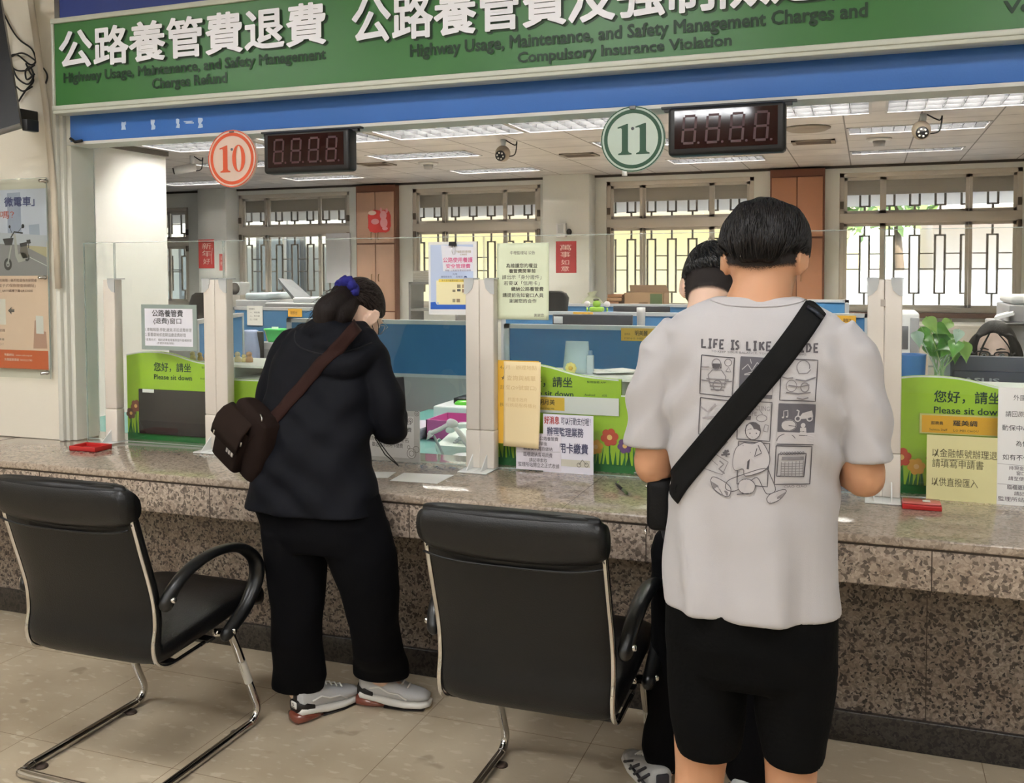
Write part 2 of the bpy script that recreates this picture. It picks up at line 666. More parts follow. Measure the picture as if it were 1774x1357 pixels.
# ------------------------------------------------------------------ office shell
def ceil_mat():
    m = mat('ceiling_tiles', (205, 205, 206), 0.6)
    nt = m.node_tree
    b = nt.nodes['Principled BSDF']
    br = tex(nt, 'Brick', 1.0, objvec(nt, loc=(0.2, -0.5, 0)), offset=0.0)
    br.inputs['Brick Width'].default_value = 0.605
    br.inputs['Row Height'].default_value = 0.605
    br.inputs['Mortar Size'].default_value = 0.007
    n = tex(nt, 'Noise', 3, objvec(nt), Detail=3)
    c = ramp(nt, n.outputs['Fac'], [(0.3, (196, 194, 194)), (0.7, (214, 212, 210))])
    nt.links.new(mixc(nt, br.outputs['Fac'], c, (120, 118, 116)), b.inputs['Base Color'])
    return m


OXL = -13.0
FIX = [(-6.86, -5.66, 7.78, 8.46), (-5.5, -4.34, 7.78, 8.46), (-4.26, -2.96, 7.78, 8.46), (-2.94, -1.7, 7.78, 8.46), (-1.3, .02, 7.78, 8.46), (.12, 1.4, 7.78, 8.46),
       (-5.2, -4.0, 9.45, 9.95), (-7.5, -6.5, 9.45, 9.95), (-5.0, -3.88, 11.25, 11.7), (-7.5, -6.4, 11.25, 11.7), (-9.6, -8.5, 11.25, 11.7), (-2.2, -1.1, 11.1, 11.6), (-2.6, -1.5, 9.3, 9.8), (-.19, 1.0, 9.25, 9.7), (-.19, .95, 11.1, 11.4),
       (-5.6, -4.4, 5.2, 5.8), (-3.6, -2.4, 5.2, 5.8), (-1.6, -.4, 5.2, 5.8), (.4, 1.6, 5.2, 5.8)]
cb_ = MB()
xs_ = sorted({OXL, XR} | {q for f in FIX for q in f[:2]})
ys_ = sorted({YW + 0.16, YB} | {q for f in FIX for q in f[2:]})
for xa, xb in zip(xs_, xs_[1:]):
    for ya, yb in zip(ys_, ys_[1:]):
        xm, ym = (xa + xb) / 2, (ya + yb) / 2
        if not any(f[0] < xm < f[1] and f[2] < ym < f[3] for f in FIX):
            cb_.add([(xa, ya, ZC), (xb, ya, ZC), (xb, yb, ZC), (xa, yb, ZC)], [(0, 3, 2, 1)])
struct(cb_.obj('ceiling_office', ceil_mat(), fix=False), 'white suspended ceiling tiles of the office')
struct(MB().box((OXL, YW + 0.16, ZC + 0.2), (XR, YB, ZC + 0.3)).obj('ceiling_slab', M_white))
struct(MB().box((OXL, YW + 0.16, -0.1), (XL, YB + 0.2, 0)).obj('floor_office', mat('office_floor', (150, 150, 148), 0.4)))
struct(MB().box((OXL - 0.1, YW + 0.16, 0), (OXL, YB, ZC)).obj('wall_office_left', M_white))
struct(MB().box((XR, YW + 0.16, 0), (XR + 0.1, YB, ZC)).obj('wall_office_right', M_white))
struct(MB().box((OXL, YW + 0.16, ZC), (XR, YW + 0.3, 3.3)).obj('wall_lintel', M_white))
struct(MB().box((OXL, 3.73, 0), (-3.6, 3.8, ZC)).obj('wall_office_front', M_white))
# white pier at the left end of the office, lit from above
struct(MB().box((-8.6, 3.8, 0), (-7.0, 8.4, ZC)).obj('column_1', M_white), 'large white pier inside the office')
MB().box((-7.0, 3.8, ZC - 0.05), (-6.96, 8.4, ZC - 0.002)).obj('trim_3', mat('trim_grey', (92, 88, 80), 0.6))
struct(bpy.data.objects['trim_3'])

# back wall with four window openings: (x0, x1, z0, z1)
WZ1 = 2.76
OPEN = [(-9.16, -7.2, 1.05, WZ1), (-6.17, -4.22, 1.05, WZ1), (-3.29, -1.36, 1.05, WZ1), (-0.33, 1.69, 1.05, WZ1), (-11.6, -10.1, 1.05, 2.6)]
wb = MB()
xs = OXL
for x0, x1, z0, z1 in sorted(OPEN):
    wb.box((xs, YB, 0), (x0, YB + 0.2, ZC))
    wb.box((x0, YB, 0), (x1, YB + 0.2, z0))
    wb.box((x0, YB, z1), (x1, YB + 0.2, ZC))
    xs = x1
wb.box((xs, YB, 0), (XR, YB + 0.2, ZC))
struct(wb.obj('wall_back', M_white), 'white back wall of the office with barred windows')
struct(MB().rbox((at(940, 400, YB - .3).x, YB - 0.3, 0), (at(1021, 400, YB - .3).x, YB, ZC), 0.01).obj('column_2', M_white), 'white wall pier between two windows')
struct(MB().rbox((at(343, 400, YB - .3).x, YB - 0.3, 0), (at(392, 400, YB - .3).x, YB, ZC), 0.01).obj('column_3', M_white), 'white wall pier with the red paper')
struct(MB().box((OXL, YB - 0.03, ZC - 0.03), (XR, YB, ZC - 0.001)).obj('trim_5', mat('strip_dark', (66, 60, 56), 0.7)))  # dark strip along the top of the back wall

# windows: aluminium frames, transom bar, sashes, grille outside
M_alu = mat('aluminium_beige', (212, 205, 195), 0.45, 0.1)
M_alud = mat('aluminium_dark', (104, 94, 84), 0.5, 0.3)
M_grille = mat('window_grille', (146, 137, 128), 0.5, 0.1)
G_win = clear_glass('window_glass', (253, 254, 254))


def window(k, x0, x1, z0, z1, panel=False):
    y = YB + 0.02
    f = MB()
    w = 0.055
    zt = z1 - 0.56
    f.rbox((x0, y, z1 - w), (x1, y + 0.1, z1), 0.004)
    f.rbox((x0, y, z0), (x1, y + 0.1, z0 + w), 0.004)
    f.rbox((x0, y, z0), (x0 + w, y + 0.1, z1), 0.004)
    f.rbox((x1 - w, y, z0), (x1, y + 0.1, z1), 0.004)
    f.rbox((x0, y - 0.01, zt - 0.06), (x1, y + 0.1, zt + 0.06), 0.004)
    fr = struct(f.obj('window_%d' % k, M_alu), 'aluminium window with a transom and an outer grille')
    W = x1 - x0
    for zz0, zz1, cuts in ((zt + 0.06, z1 - w, (0, 0.235, 0.735, 1)), (z0 + w, zt - 0.06, (0, 0.235, 0.735, 1))):
        s = MB(); g = MB()
        for i in range(3):
            a, c = x0 + w + (W - 2 * w) * cuts[i], x0 + w + (W - 2 * w) * cuts[i + 1]
            yy = y + (0.02 if i != 1 else 0.055)
            t = 0.036
            s.box((a, yy, zz0), (a + t, yy + 0.03, zz1)); s.box((c - t, yy, zz0), (c, yy + 0.03, zz1))
            s.box((a, yy, zz0), (c, yy + 0.03, zz0 + t)); s.box((a, yy, zz1 - t), (c, yy + 0.03, zz1))
            g.box((a + t * 0.8, yy + 0.013, zz0 + t * 0.8), (c - t * 0.8, yy + 0.017, zz1 - t * 0.8))
            if i != 1:
                s.box(((a if i == 2 else c - 0.012), yy - 0.02, (zz0 + zz1) / 2 - 0.04), ((a + 0.012 if i == 2 else c), yy, (zz0 + zz1) / 2 + 0.04))
        s.obj('window_sash', M_alu, fr)
        g.obj('window_glass', G_win, fr)
    # latch blocks
    lb = MB()
    for xx in (x0 + 0.01, x1 - 0.05):
        for zz in (zt + 0.12, zt - 0.14):
            lb.rbox((xx, y - 0.03, zz), (xx + 0.04, y, zz + 0.09), 0.004)
    lb.obj('window_latch', M_alud, fr)
    # grille
    gr = MB()
    yg = YB + 0.26
    n = max(3, round(W / 0.285))
    st = W / n
    b = 0.026

    def bar(a, c, zz0, zz1):
        gr.box((a, yg, zz0), (c, yg + 0.015, zz1))
    for i in range(n + 1):
        xc = x0 + st * (i + 0.02)
        hw = 0.055
        # long lower loops and short upper loops joined by single bars
        bar(xc - b / 2, xc + b / 2, z0 - 0.05, z0 + 0.22)
        bar(xc - hw, xc + hw, z0 + 0.22, z0 + 0.24)
        bar(xc - hw, xc + hw, zt - 0.22, zt - 0.20)
        for sx in (-1, 1):
            bar(xc + sx * hw - b / 2, xc + sx * hw + b / 2, z0 + 0.22, zt - 0.2)
        bar(xc - b / 2, xc + b / 2, zt - 0.2, zt + 0.15)
        bar(xc - hw, xc + hw, zt + 0.15, zt + 0.17)
        for sx in (-1, 1):
            bar(xc + sx * hw - b / 2, xc + sx * hw + b / 2, zt + 0.15, z1)
        if i < n:
            bar(xc + hw, xc + st - hw, z0 + 0.52, z0 + 0.535)
            bar(xc + hw, xc + st - hw, zt - 0.44, zt - 0.425)
            bar(xc + hw, xc + st - hw, zt + 0.3, zt + 0.315)
    gr.obj('window_grille', M_grille, fr)
    return fr


for k, (x0, x1, z0, z1) in enumerate(OPEN):
    window(k + 1, x0, x1, z0, z1)
sl = MB().rbox((-0.4, YB - 0.05, 0.99), (1.75, YB + 0.05, 1.05), 0.005)
struct(sl.obj('trim_6', mat('sill_brown', (120, 92, 80), 0.5)), 'brown window sill')

# built-in beige cupboards between the windows, one thing each
M_wood = mat('cupboard_wood', (196, 158, 136), 0.5, bump=0.03, bscale=10)
M_woodr = mat('cupboard_wood_red', (186, 134, 106), 0.5)
M_woodl = mat('cupboard_edge', (120, 76, 58), 0.5)


def cupboard(x0, x1, m, lab):
    t = thing('wall_cupboard', lab, 'cupboard', ((x0 + x1) / 2, YB - 0.1, 0))
    MB().box((x0, YB - 0.12, 0.0), (x1, YB - 0.001, ZC - 0.03)).obj('carcass', M_woodl, t)
    xm = (x0 + x1) / 2
    for z0, z1 in ((0.06, 0.98), (1.0, 1.96), (1.985, ZC - 0.13)):
        for a, c, h in ((x0 + 0.02, xm - 0.006, -1), (xm + 0.006, x1 - 0.02, 1)):
            d = MB().rbox((a, YB - 0.14, z0), (c, YB - 0.12, z1), 0.003).obj('door', m, t)
            hx = (c - 0.05) if h < 0 else (a + 0.05)
            zz = (z0 + z1) / 2 if z0 < 1.5 else z0 + 0.1
            MB().tube([(hx, YB - 0.14, zz - 0.05), (hx, YB - 0.165, zz - 0.045), (hx, YB - 0.165, zz + 0.045), (hx, YB - 0.14, zz + 0.05)], 0.006, 6).obj('handle', mat('brass_dull', (150, 120, 84), 0.4, 0.6), d)
    return t


cupboard(-7.02, -6.38, M_wood, 'beige built-in wall cupboard with the red die-cut paper on its doors')
cupboard(-1.15, -0.5, M_woodr, 'brown built-in wall cupboard behind the tall man in the pale shirt')

# exterior seen through the windows
struct(MB().box((-60, YB + 0.2, -0.3), (60, 60, -0.05)).obj('ground_outside', mat('asphalt', (190, 188, 182), 0.9)))
# exterior: neighbour building, white van-height wall, trees
bd = thing('neighbour_building', 'sunlit cream neighbouring building seen through the window bars', 'building', (-6, 26, 0))
MB().box((-22, 26, -0.1), (-0.2, 32, 9)).obj('facade', mat('facade_cream', (240, 224, 176), 0.8), bd)
for i in range(7):
    x = -20 + i * 2.8
    w = MB().box((x, 25.9, 3.6), (x + 1.3, 26.0, 4.9)).obj('window', mat('ext_frame', (200, 200, 195), 0.6), bd)
    MB().box((x + 0.08, 25.87, 3.7), (x + 1.22, 25.9, 4.8)).obj('pane', mat('ext_pane', (120, 128, 130), 0.2), w)
aw = MB().prism([(-14, 3.0), (-.3, 3.0), (-.3, 3.12), (-14, 3.12)], 22.5, 26).obj('canopy', mat('awning', (214, 206, 190), 0.7), bd)
b2 = thing('grey_house', 'grey house with a balcony railing seen through the window farthest along the counter', 'building', (5, 24, 0))
MB().box((1.4, 24, -0.1), (12, 30, 8)).obj('wall', mat('house_grey', (190, 180, 172), 0.8), b2)
MB().prism([(0.6, 2.7), (12, 3.6), (12, 3.75), (0.6, 2.85)], 21.5, 24).obj('roof', mat('roof_sheet', (225, 215, 200), 0.6), b2)
for i in range(3):
    MB().box((2.0 + i * 3, 23.92, 3.4), (3.4 + i * 3, 24, 4.6)).obj('window', mat('ext_pane', (120, 128, 130), 0.2), b2)
rl = MB()
for i in range(30):
    rl.box((1.6 + i * 0.2, 21.4, 2.9), (1.63 + i * 0.2, 21.43, 3.7))
rl.box((1.5, 21.38, 3.7), (7.6, 21.45, 3.76))
rl.obj('railing', mat('rail_grey', (150, 146, 140), 0.5), b2)
wl = MB().box((-1.2, 17.5, -0.1), (6, 17.7, 1.55)).obj('boundary_wall', mat('wall_sunlit', (236, 240, 242), 0.8))
tag(wl, 'low white boundary wall outside the barred window', 'wall')


def tree(x, y, h, r, lab, n=520, seed=1):
    rg = random.Random(seed)
    t = thing('leafy_tree', lab, 'tree', (x, y, 0))
    MB().tube([(x, y, -0.05), (x + 0.1, y, h * 0.35), (x, y + 0.1, h * 0.7)], [0.12, 0.09, 0.04], 8).obj('trunk', mat('bark', (110, 92, 74), 0.9), t)
    f = MB()
    for i in range(n):
        d = Vector((rg.gauss(0, 1), rg.gauss(0, 1), rg.gauss(0, 1))).normalized() * r * rg.uniform(0.35, 1)
        c = Vector((x, y, h * 0.75)) + Vector((d.x, d.y * 0.7, d.z * 0.9))
        u = Vector((rg.uniform(-1, 1), rg.uniform(-1, 1), rg.uniform(-1, 1))).normalized()
        v = u.orthogonal().normalized()
        s = rg.uniform(0.1, 0.2)
        f.add([c - u * s, c + v * s * 0.5 + Vector((0, 0, 0.03)), c + u * s, c - v * s * 0.5], [(0, 1, 2), (0, 2, 3)])
    f.obj('foliage', mat('foliage', (122, 146, 82), 0.7), t, fix=False)


tree(-0.6, 19.0, 4.2, 1.3, 'leafy green tree outside the barred window by the clerk', seed=2)
tree(0.5, 20.5, 4.6, 1.3, 'second leafy tree behind the one nearest the barred window', seed=3)
struct(MB().box((-16, YB + 0.21, 2.5), (XR, 15.2, 3.7)).obj('trim_7', mat('eave_brown', (190, 182, 170), 0.8)), 'dark eave over the outside of the windows')
b3 = thing('annex_building', 'grey annex building with pipes outside the first window', 'building', (-15, 17, 0))
MB().box((-21, 16.5, -0.1), (-9.6, 17.5, 7)).obj('wall', mat('annex_grey', (176, 176, 164), 0.8), b3)
for i in range(4):
    x = -17.2 + i * 1.9
    w = MB().box((x, 16.42, 1.0), (x + 1.1, 16.5, 2.3)).obj('window', mat('annex_frame', (90, 90, 86), 0.5), b3)
    MB().box((x + .08, 16.4, 1.08), (x + 1.02, 16.42, 2.22)).obj('pane', mat('ext_pane', (120, 128, 130), 0.2), w)
for i in range(5):
    x = -17.6 + i * 1.7
    MB().tube([(x, 16.36, -.05), (x, 16.36, 6)], .045, 8).obj('drain_pipe', mat('pipe_pale', (212, 202, 184), 0.5), b3)
# ================================================================== long sign, discs, displays
YS = 3.37
M_green = mat('sign_green', (52, 112, 50), 0.38)
M_dkgreen = mat('sign_dark_green', (14, 54, 22), 0.5)
M_lettw = mat('sign_letter_white', (240, 241, 246), 0.4)
M_trimw = mat('sign_trim', (198, 202, 190), 0.45)
M_paper = mat('paper_white', (236, 236, 234), 0.6)
M_ink = mat('ink_black', (40, 40, 42), 0.7)
M_grey = mat('steel_grey', (120, 122, 124), 0.4, 0.6)
M_chrome = mat('chrome', (205, 203, 200), 0.14, 1.0)

zt_, zb_ = at(95, 42, YS).z, 0.45 * at(99, 179, YS).z + 0.55 * at(887, 133, YS).z
sx0, sx1 = at(95, 110, YS).x, 1.55
sg = thing('overhead_sign', 'long green overhead sign with white and dark green lettering above the blue beam', 'sign', ((sx0 + sx1) / 2, YS, zb_))
MB().box((sx0, YS, zb_), (sx1, YW - 0.022, zt_)).obj('sign_board', M_green, sg)
tr = MB()
tr.rbox((sx0 - 0.01, YS - 0.008, zb_ - 0.026), (sx1 + 0.01, YW - 0.0215, zb_), 0.003)
tr.rbox((sx0 - 0.01, YS - 0.014, zb_ - 0.012), (sx1 + 0.01, YS - 0.006, zb_ + 0.008), 0.003)
tr.rbox((sx0 - 0.01, YS - 0.012, zt_), (sx1 + 0.01, YW - 0.0215, zt_ + 0.022), 0.003)
tr.rbox((sx0 - 0.012, YS - 0.008, zb_), (sx0 + 0.002, YW - 0.0215, zt_), 0.003)
tr.obj('sign_trim', M_trimw, sg)
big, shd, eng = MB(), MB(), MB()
zc0, zc1 = at(135, 119, YS).z, at(135, 51, YS).z
ga, gb = at(105, 85, YS).x, at(567, 55, YS).x
lett(big, '公路養管費退費', ga, gb, zc0, zc1, YS - 0.009, bold=0.024)
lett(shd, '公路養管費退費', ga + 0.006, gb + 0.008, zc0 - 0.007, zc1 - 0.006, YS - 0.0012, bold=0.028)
w1 = (gb - ga) / 7
h0 = at(612, 40, YS).x
zc2, zc3 = at(645, 76, YS).z, at(645, 76, YS).z + (zc1 - zc0) * 1.06
h1 = at(1530, 10, YS).x
lett(big, '公路養管費及強制險違規', h0, h1, zc2, zc3, YS - 0.009, bold=0.024)
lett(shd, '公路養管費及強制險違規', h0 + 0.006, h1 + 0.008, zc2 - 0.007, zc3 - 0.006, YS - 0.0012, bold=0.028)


def eline(s, pa, pb, yh0, yh1, xr):
    lett(eng, s, at(pa, yh0, YS).x, at(pb, yh0, YS).x, at(xr, yh1, YS).z, at(xr, yh0, YS).z, YS - 0.003, bold=0.032)


eline('Highway Usage, Maintenance, and Safety Management', 111, 566, 126, 149, 118)
eline('Charges Refund', 264, 394, 136, 160, 268)
eline('Highway Usage, Maintenance, and Safety Management Charges and', 711, 1503, 77, 106, 716)
eline('Compulsory Insurance Violation', 897, 1268, 90, 115, 905)
eline('Ve', 1738, 1790, 1, 24, 1750)
big.obj('large_lettering', M_lettw, sg, fix=False)
shd.obj('letter_drop_shadow', mat('letter_drop_shadow', (34, 62, 36), 0.5), sg, fix=False)  # drop shadow drawn into the print as a dark offset copy of the letters
eng.obj('small_lettering', M_dkgreen, sg, fix=False)

# numbered discs
YD = 3.43


def disc_mat(name, col):
    m = bpy.data.materials.new(name)
    m.use_nodes = True
    nt = m.node_tree
    b = nt.nodes['Principled BSDF']
    b.inputs['Base Color'].default_value = srgb(*col)
    b.inputs['Roughness'].default_value = 0.3
    tl = nt.nodes.new('ShaderNodeBsdfTranslucent')
    tl.inputs[0].default_value = srgb(*col)
    mx = nt.nodes.new('ShaderNodeMixShader')
    mx.inputs[0].default_value = 0.4
    nt.links.new(b.outputs[0], mx.inputs[1])
    nt.links.new(tl.outputs[0], mx.inputs[2])
    nt.links.new(mx.outputs[0], nt.nodes['Material Output'].inputs[0])
    return m


def serif_one(mb, cx, z0, z1, w, y):
    H = z1 - z0
    s = w * 0.46
    pts = [(cx - w * .5, z0), (cx + w * .5, z0), (cx + w * .5, z0 + H * .04), (cx + s * .62, z0 + H * .075), (cx + s * .5, z0 + H * .13), (cx + s * .5, z1),
           (cx + s * .3, z1), (cx - w * .55, z1 - H * .10), (cx - w * .55, z1 - H * .14), (cx - s * .62, z1 - H * .125), (cx - s * .5, z1 - H * .17), (cx - s * .5, z0 + H * .13), (cx - s * .62, z0 + H * .075), (cx - w * .5, z0 + H * .04)]
    poly(mb, pts, y)


def serif_zero(mb, cx, z0, z1, w, y, n=40):
    H = z1 - z0
    A = ellipse(cx, (z0 + z1) / 2, w / 2, H / 2, n)
    B = ellipse(cx, (z0 + z1) / 2, w / 2 * 0.42, H / 2 * 0.92, n)
    mb.add([(x, y, z) for x, z in A] + [(x, y, z) for x, z in B], [(i, (i + 1) % n, n + (i + 1) % n, n + i) for i in range(n)])


def number_disc(cpx, cpy, rpx_z, digits, face, ink, lab):
    c = at(cpx, cpy, YD)
    rz = (at(cpx, cpy - rpx_z, YD).z - c.z)
    rx = rz
    t = thing('number_disc', lab, 'sign', (c.x, YD, c.z - rz), 'round window numbers hanging from the blue beam')
    d = MB()
    A = ellipse(c.x, c.z, rx, rz, 64)
    d.prism(A, YD, YD + 0.012)
    d.obj('disc', face, t)
    p = MB()
    y = YD - 0.0012
    ring2d(p, c.x, c.z, rx * 0.995, rz * 0.995, rx * 0.035, y)
    ring2d(p, c.x, c.z, rx * 0.90, rz * 0.90, rx * 0.11, y)
    h = rz * 0.47
    if digits == '10':
        serif_one(p, c.x - rx * 0.28, c.z - h, c.z + h, rx * 0.42, y)
        serif_zero(p, c.x + rx * 0.28, c.z - h, c.z + h, rx * 0.54, y)
    else:
        serif_one(p, c.x - rx * 0.24, c.z - h, c.z + h, rx * 0.42, y)
        serif_one(p, c.x + rx * 0.32, c.z - h, c.z + h, rx * 0.42, y)
    p.obj('number_print', ink, t, fix=False)
    hk = MB().rbox((c.x - 0.012, YD - 0.004, c.z + rz - 0.012), (c.x + 0.012, YD + 0.028, 2.17), 0.003)
    bl_ = MB()
    bl_.lathe([(0.0, 0.003), (0.005, 0.002), (0.006, 0)], (c.x, YD - 0.001, c.z + rz * 0.32), 10, axis='y')
    hk.obj('hanger', M_grey, t)
    bl_.obj('bolt', M_grey, t)


number_disc(402, 275, 50, '10', disc_mat('disc_warm', (250, 228, 214)), mat('disc_orange', (214, 82, 40), 0.5), 'round white sign with an orange 10 hanging from the blue beam')
number_disc(1096, 241, 57, '11', disc_mat('disc_green_white', (226, 238, 228)), mat('disc_green', (22, 74, 48), 0.5), 'round white sign with a dark green 11 hanging from the blue beam')

# LED queue displays
M_led = mat('led_screen', (34, 6, 10), 0.05, spec=0.5)
M_seg = mat('led_segment', (58, 14, 20), 0.35)
SEG = [(-1, 1, 1, 1), (-1, 0, 1, 0), (-1, -1, 1, -1), (-1, 0, -1, 1), (1, 0, 1, 1), (-1, -1, -1, 0), (1, -1, 1, 0)]


def led(p0, p1, p2, lab):
    """p0 upper left, p1 lower right pixel of the case"""
    yf = 3.40
    a, c = at(*p0, yf), at(*p1, yf)
    x0, x1, z0, z1 = a.x, c.x, (c.z + at(*p2, yf).z) / 2, 2.15
    t = thing('hanging_display', lab, 'display', ((x0 + x1) / 2, yf, z0), 'dark queue displays under the blue beam')
    MB().rbox((x0, yf, z0), (x1, yf + 0.07, z1), 0.014, seg=3).obj('case', M_black, t)
    m = 0.024
    MB().box((x0 + m, yf - 0.002, z0 + m), (x1 - m, yf + 0.001, z1 - m * 0.6)).obj('screen', M_led, t)
    s = MB()
    W = x1 - x0
    for k in range(4):
        cx = x0 + W * (0.19 + 0.205 * k)
        cz = (z0 + z1) / 2 + 0.004
        w, h, sl, th = W * 0.052, 0.047, 0.07, 0.0085
        for (ax, az, bx, bz) in SEG:
            pa = Vector((cx + ax * w + az * h * sl, cz + az * h)); pb = Vector((cx + bx * w + bz * h * sl, cz + bz * h))
            d = (pb - pa) * 0.07
            stroke(s, [pa + d, pb - d], th, yf - 0.0028)
        poly(s, ellipse(cx + w * 1.55, cz - h, 0.0045, 0.0045, 10), yf - 0.0028)
    s.obj('digit_segments', M_seg, t, fix=False)
    br = MB()
    br.box((x0 - 0.03, yf + 0.03, z1 + 0.001), (x1 + 0.035, yf + 0.058, 2.158))
    br.box((x0 - 0.02, yf + 0.035, z1 - 0.01), (x0 + 0.01, yf + 0.055, 2.157))
    br.box((x1 - 0.01, yf + 0.035, z1 - 0.01), (x1 + 0.02, yf + 0.055, 2.157))
    br.obj('bracket', M_black, t)


led((455, 218), (605, 297), (456, 300), 'dark LED queue display hanging next to the orange 10 disc')
led((1157, 182), (1360, 262), (1157, 271), 'dark LED queue display hanging next to the green 11 disc')

# ------------------------------------------------------------------ glass screens and white posts on the counter
G_screen = clear_glass('screen_glass', (252, 254, 253), extra=0.01)
M_glassedge = mat('glass_edge', (212, 224, 220), 0.2, alpha=0.35)
M_post = mat('post_white', (224, 216, 205), 0.35)
M_clip = mat('clear_clip', (225, 228, 228), 0.15, alpha=0.55)
ZG = 1.715
panes = [(-3.42, -3.245, 'narrow glass screen between the white trunking strips and the first white post'),
         (-3.24, -2.645, 'glass screen over the first green board with the framed fee notice'),
         (-2.64, -1.418, 'wide glass screen in front of the woman in the dark jacket'),
         (-1.414, 0.056, 'wide glass screen in front of the tall man, with notices taped on'),
         (0.06, 1.45, 'glass screen in front of the seated clerk with glasses')]
for x0, x1, lab in panes:
    t = thing('glass_screen', lab, 'glass screen', ((x0 + x1) / 2, YG, CT), 'glass screens on the counter')
    MB().box((x0, YG, CT + 0.0005), (x1, YG + 0.006, ZG)).obj('glass_pane', G_screen, t)
    e = MB()
    e.box((x0, YG - 0.0005, ZG - 0.0025), (x1, YG + 0.0065, ZG + 0.0005))
    e.box((x0, YG - 0.0005, CT + 0.0005), (x1, YG + 0.0065, CT + 0.004))
    e.box((x0 - 0.0003, YG - 0.0005, CT), (x0 + 0.0018, YG + 0.0065, ZG)); e.box((x1 - 0.0018, YG - 0.0005, CT), (x1 + 0.0003, YG + 0.0065, ZG))
    e.obj('polished_edge', M_glassedge, t)


def post(x0, x1, lab, plate):
    y0, y1 = YG - 0.052, YG - 0.003
    t = thing('screen_post', lab, 'post', ((x0 + x1) / 2, y0, CT), 'white plastic posts in front of the glass')
    zt = 1.545
    zj = 0.955
    MB().rbox((x0, y0, zj + 0.001), (x1, y1, zt), 0.004).obj('upper_channel', M_post, t)
    MB().rbox((x0 - 0.0008, y0 - 0.0015, CT + 0.006), (x1 + 0.0008, y1, zj), 0.004).obj('lower_channel', M_post, t)
    cl = MB()
    s = 1 if plate > 0 else -1
    xo = x1 if s > 0 else x0
    pts = [(xo + s * 0.004, zt + 0.006), (xo + s * 0.004, zt - 0.058), (xo - s * 0.012, zt - 0.054), (xo - s * 0.03, zt - 0.036), (xo - s * 0.036, zt - 0.012), (xo - s * 0.036, zt + 0.006)]
    cl.prism(pts, y0 - 0.005, y0 - 0.0005)
    cl.box((min(xo + s * 0.004, xo - s * 0.036), y0 - 0.005, zt + 0.0005), (max(xo + s * 0.004, xo - s * 0.036), YG + 0.012, zt + 0.006))
    cl.obj('clear_clip', M_clip, t)
    pl = MB()
    pl.rbox((x0 - 0.002, y0 - 0.085, CT + 0.0005), (x1 + 0.002, y1, CT + 0.006), 0.002)
    xm = (x0 + x1) / 2
    pl.add([(xm - .002, y0 - 0.07, CT + 0.006), (xm + .002, y0 - 0.07, CT + 0.006), (xm + .002, y0 - 0.001, CT + 0.006), (xm - .002, y0 - 0.001, CT + 0.006), (xm - .002, y0 - 0.001, CT + 0.06), (xm + .002, y0 - 0.001, CT + 0.06)],
           [(0, 1, 5, 4), (0, 4, 3), (1, 2, 5), (2, 3, 4, 5), (0, 3, 2, 1)])
    pl.obj('base_plate', mat('plate_white', (232, 234, 232), 0.2), t)


for x0, x1, lab, s in ((-3.262, -3.197, 'single white plastic post between the red tray and the first green board', 1),
                       (-2.712, -2.6535, 'white post joining the first green board, its pair on the side towards the woman', -1),
                       (-2.6525, -2.592, 'white post by the brown shoulder bag, second of its pair', 1),
                       (-1.474, -1.4165, 'white post on the pink box side of the pair beside the yellow notices', -1),
                       (-1.4155, -1.356, 'white post touching the yellow notices, second of its pair', 1),
                       (0.002, 0.0555, 'white post beside the elbow of the tall man, first of its pair', -1),
                       (0.0565, 0.112, 'white post touching the green board of the clerk with glasses', 1)):
    post(x0, x1, lab, s)
# ================================================================== green boards and notices
M_lime = mat('board_lime', (166, 208, 52), 0.4)
M_lime2 = mat('board_lime_bright', (150, 214, 46), 0.45)
M_bwhite = mat('board_white', (235, 240, 232), 0.45)
M_bgreen = mat('board_grass', (28, 112, 52), 0.5)
M_red = mat('flower_red', (208, 76, 52), 0.5)
M_org = mat('flower_orange', (236, 170, 60), 0.5)
M_pur = mat('flower_purple', (110, 70, 130), 0.5)
M_txg = mat('board_text', (24, 62, 50), 0.6)
YBD = 3.60


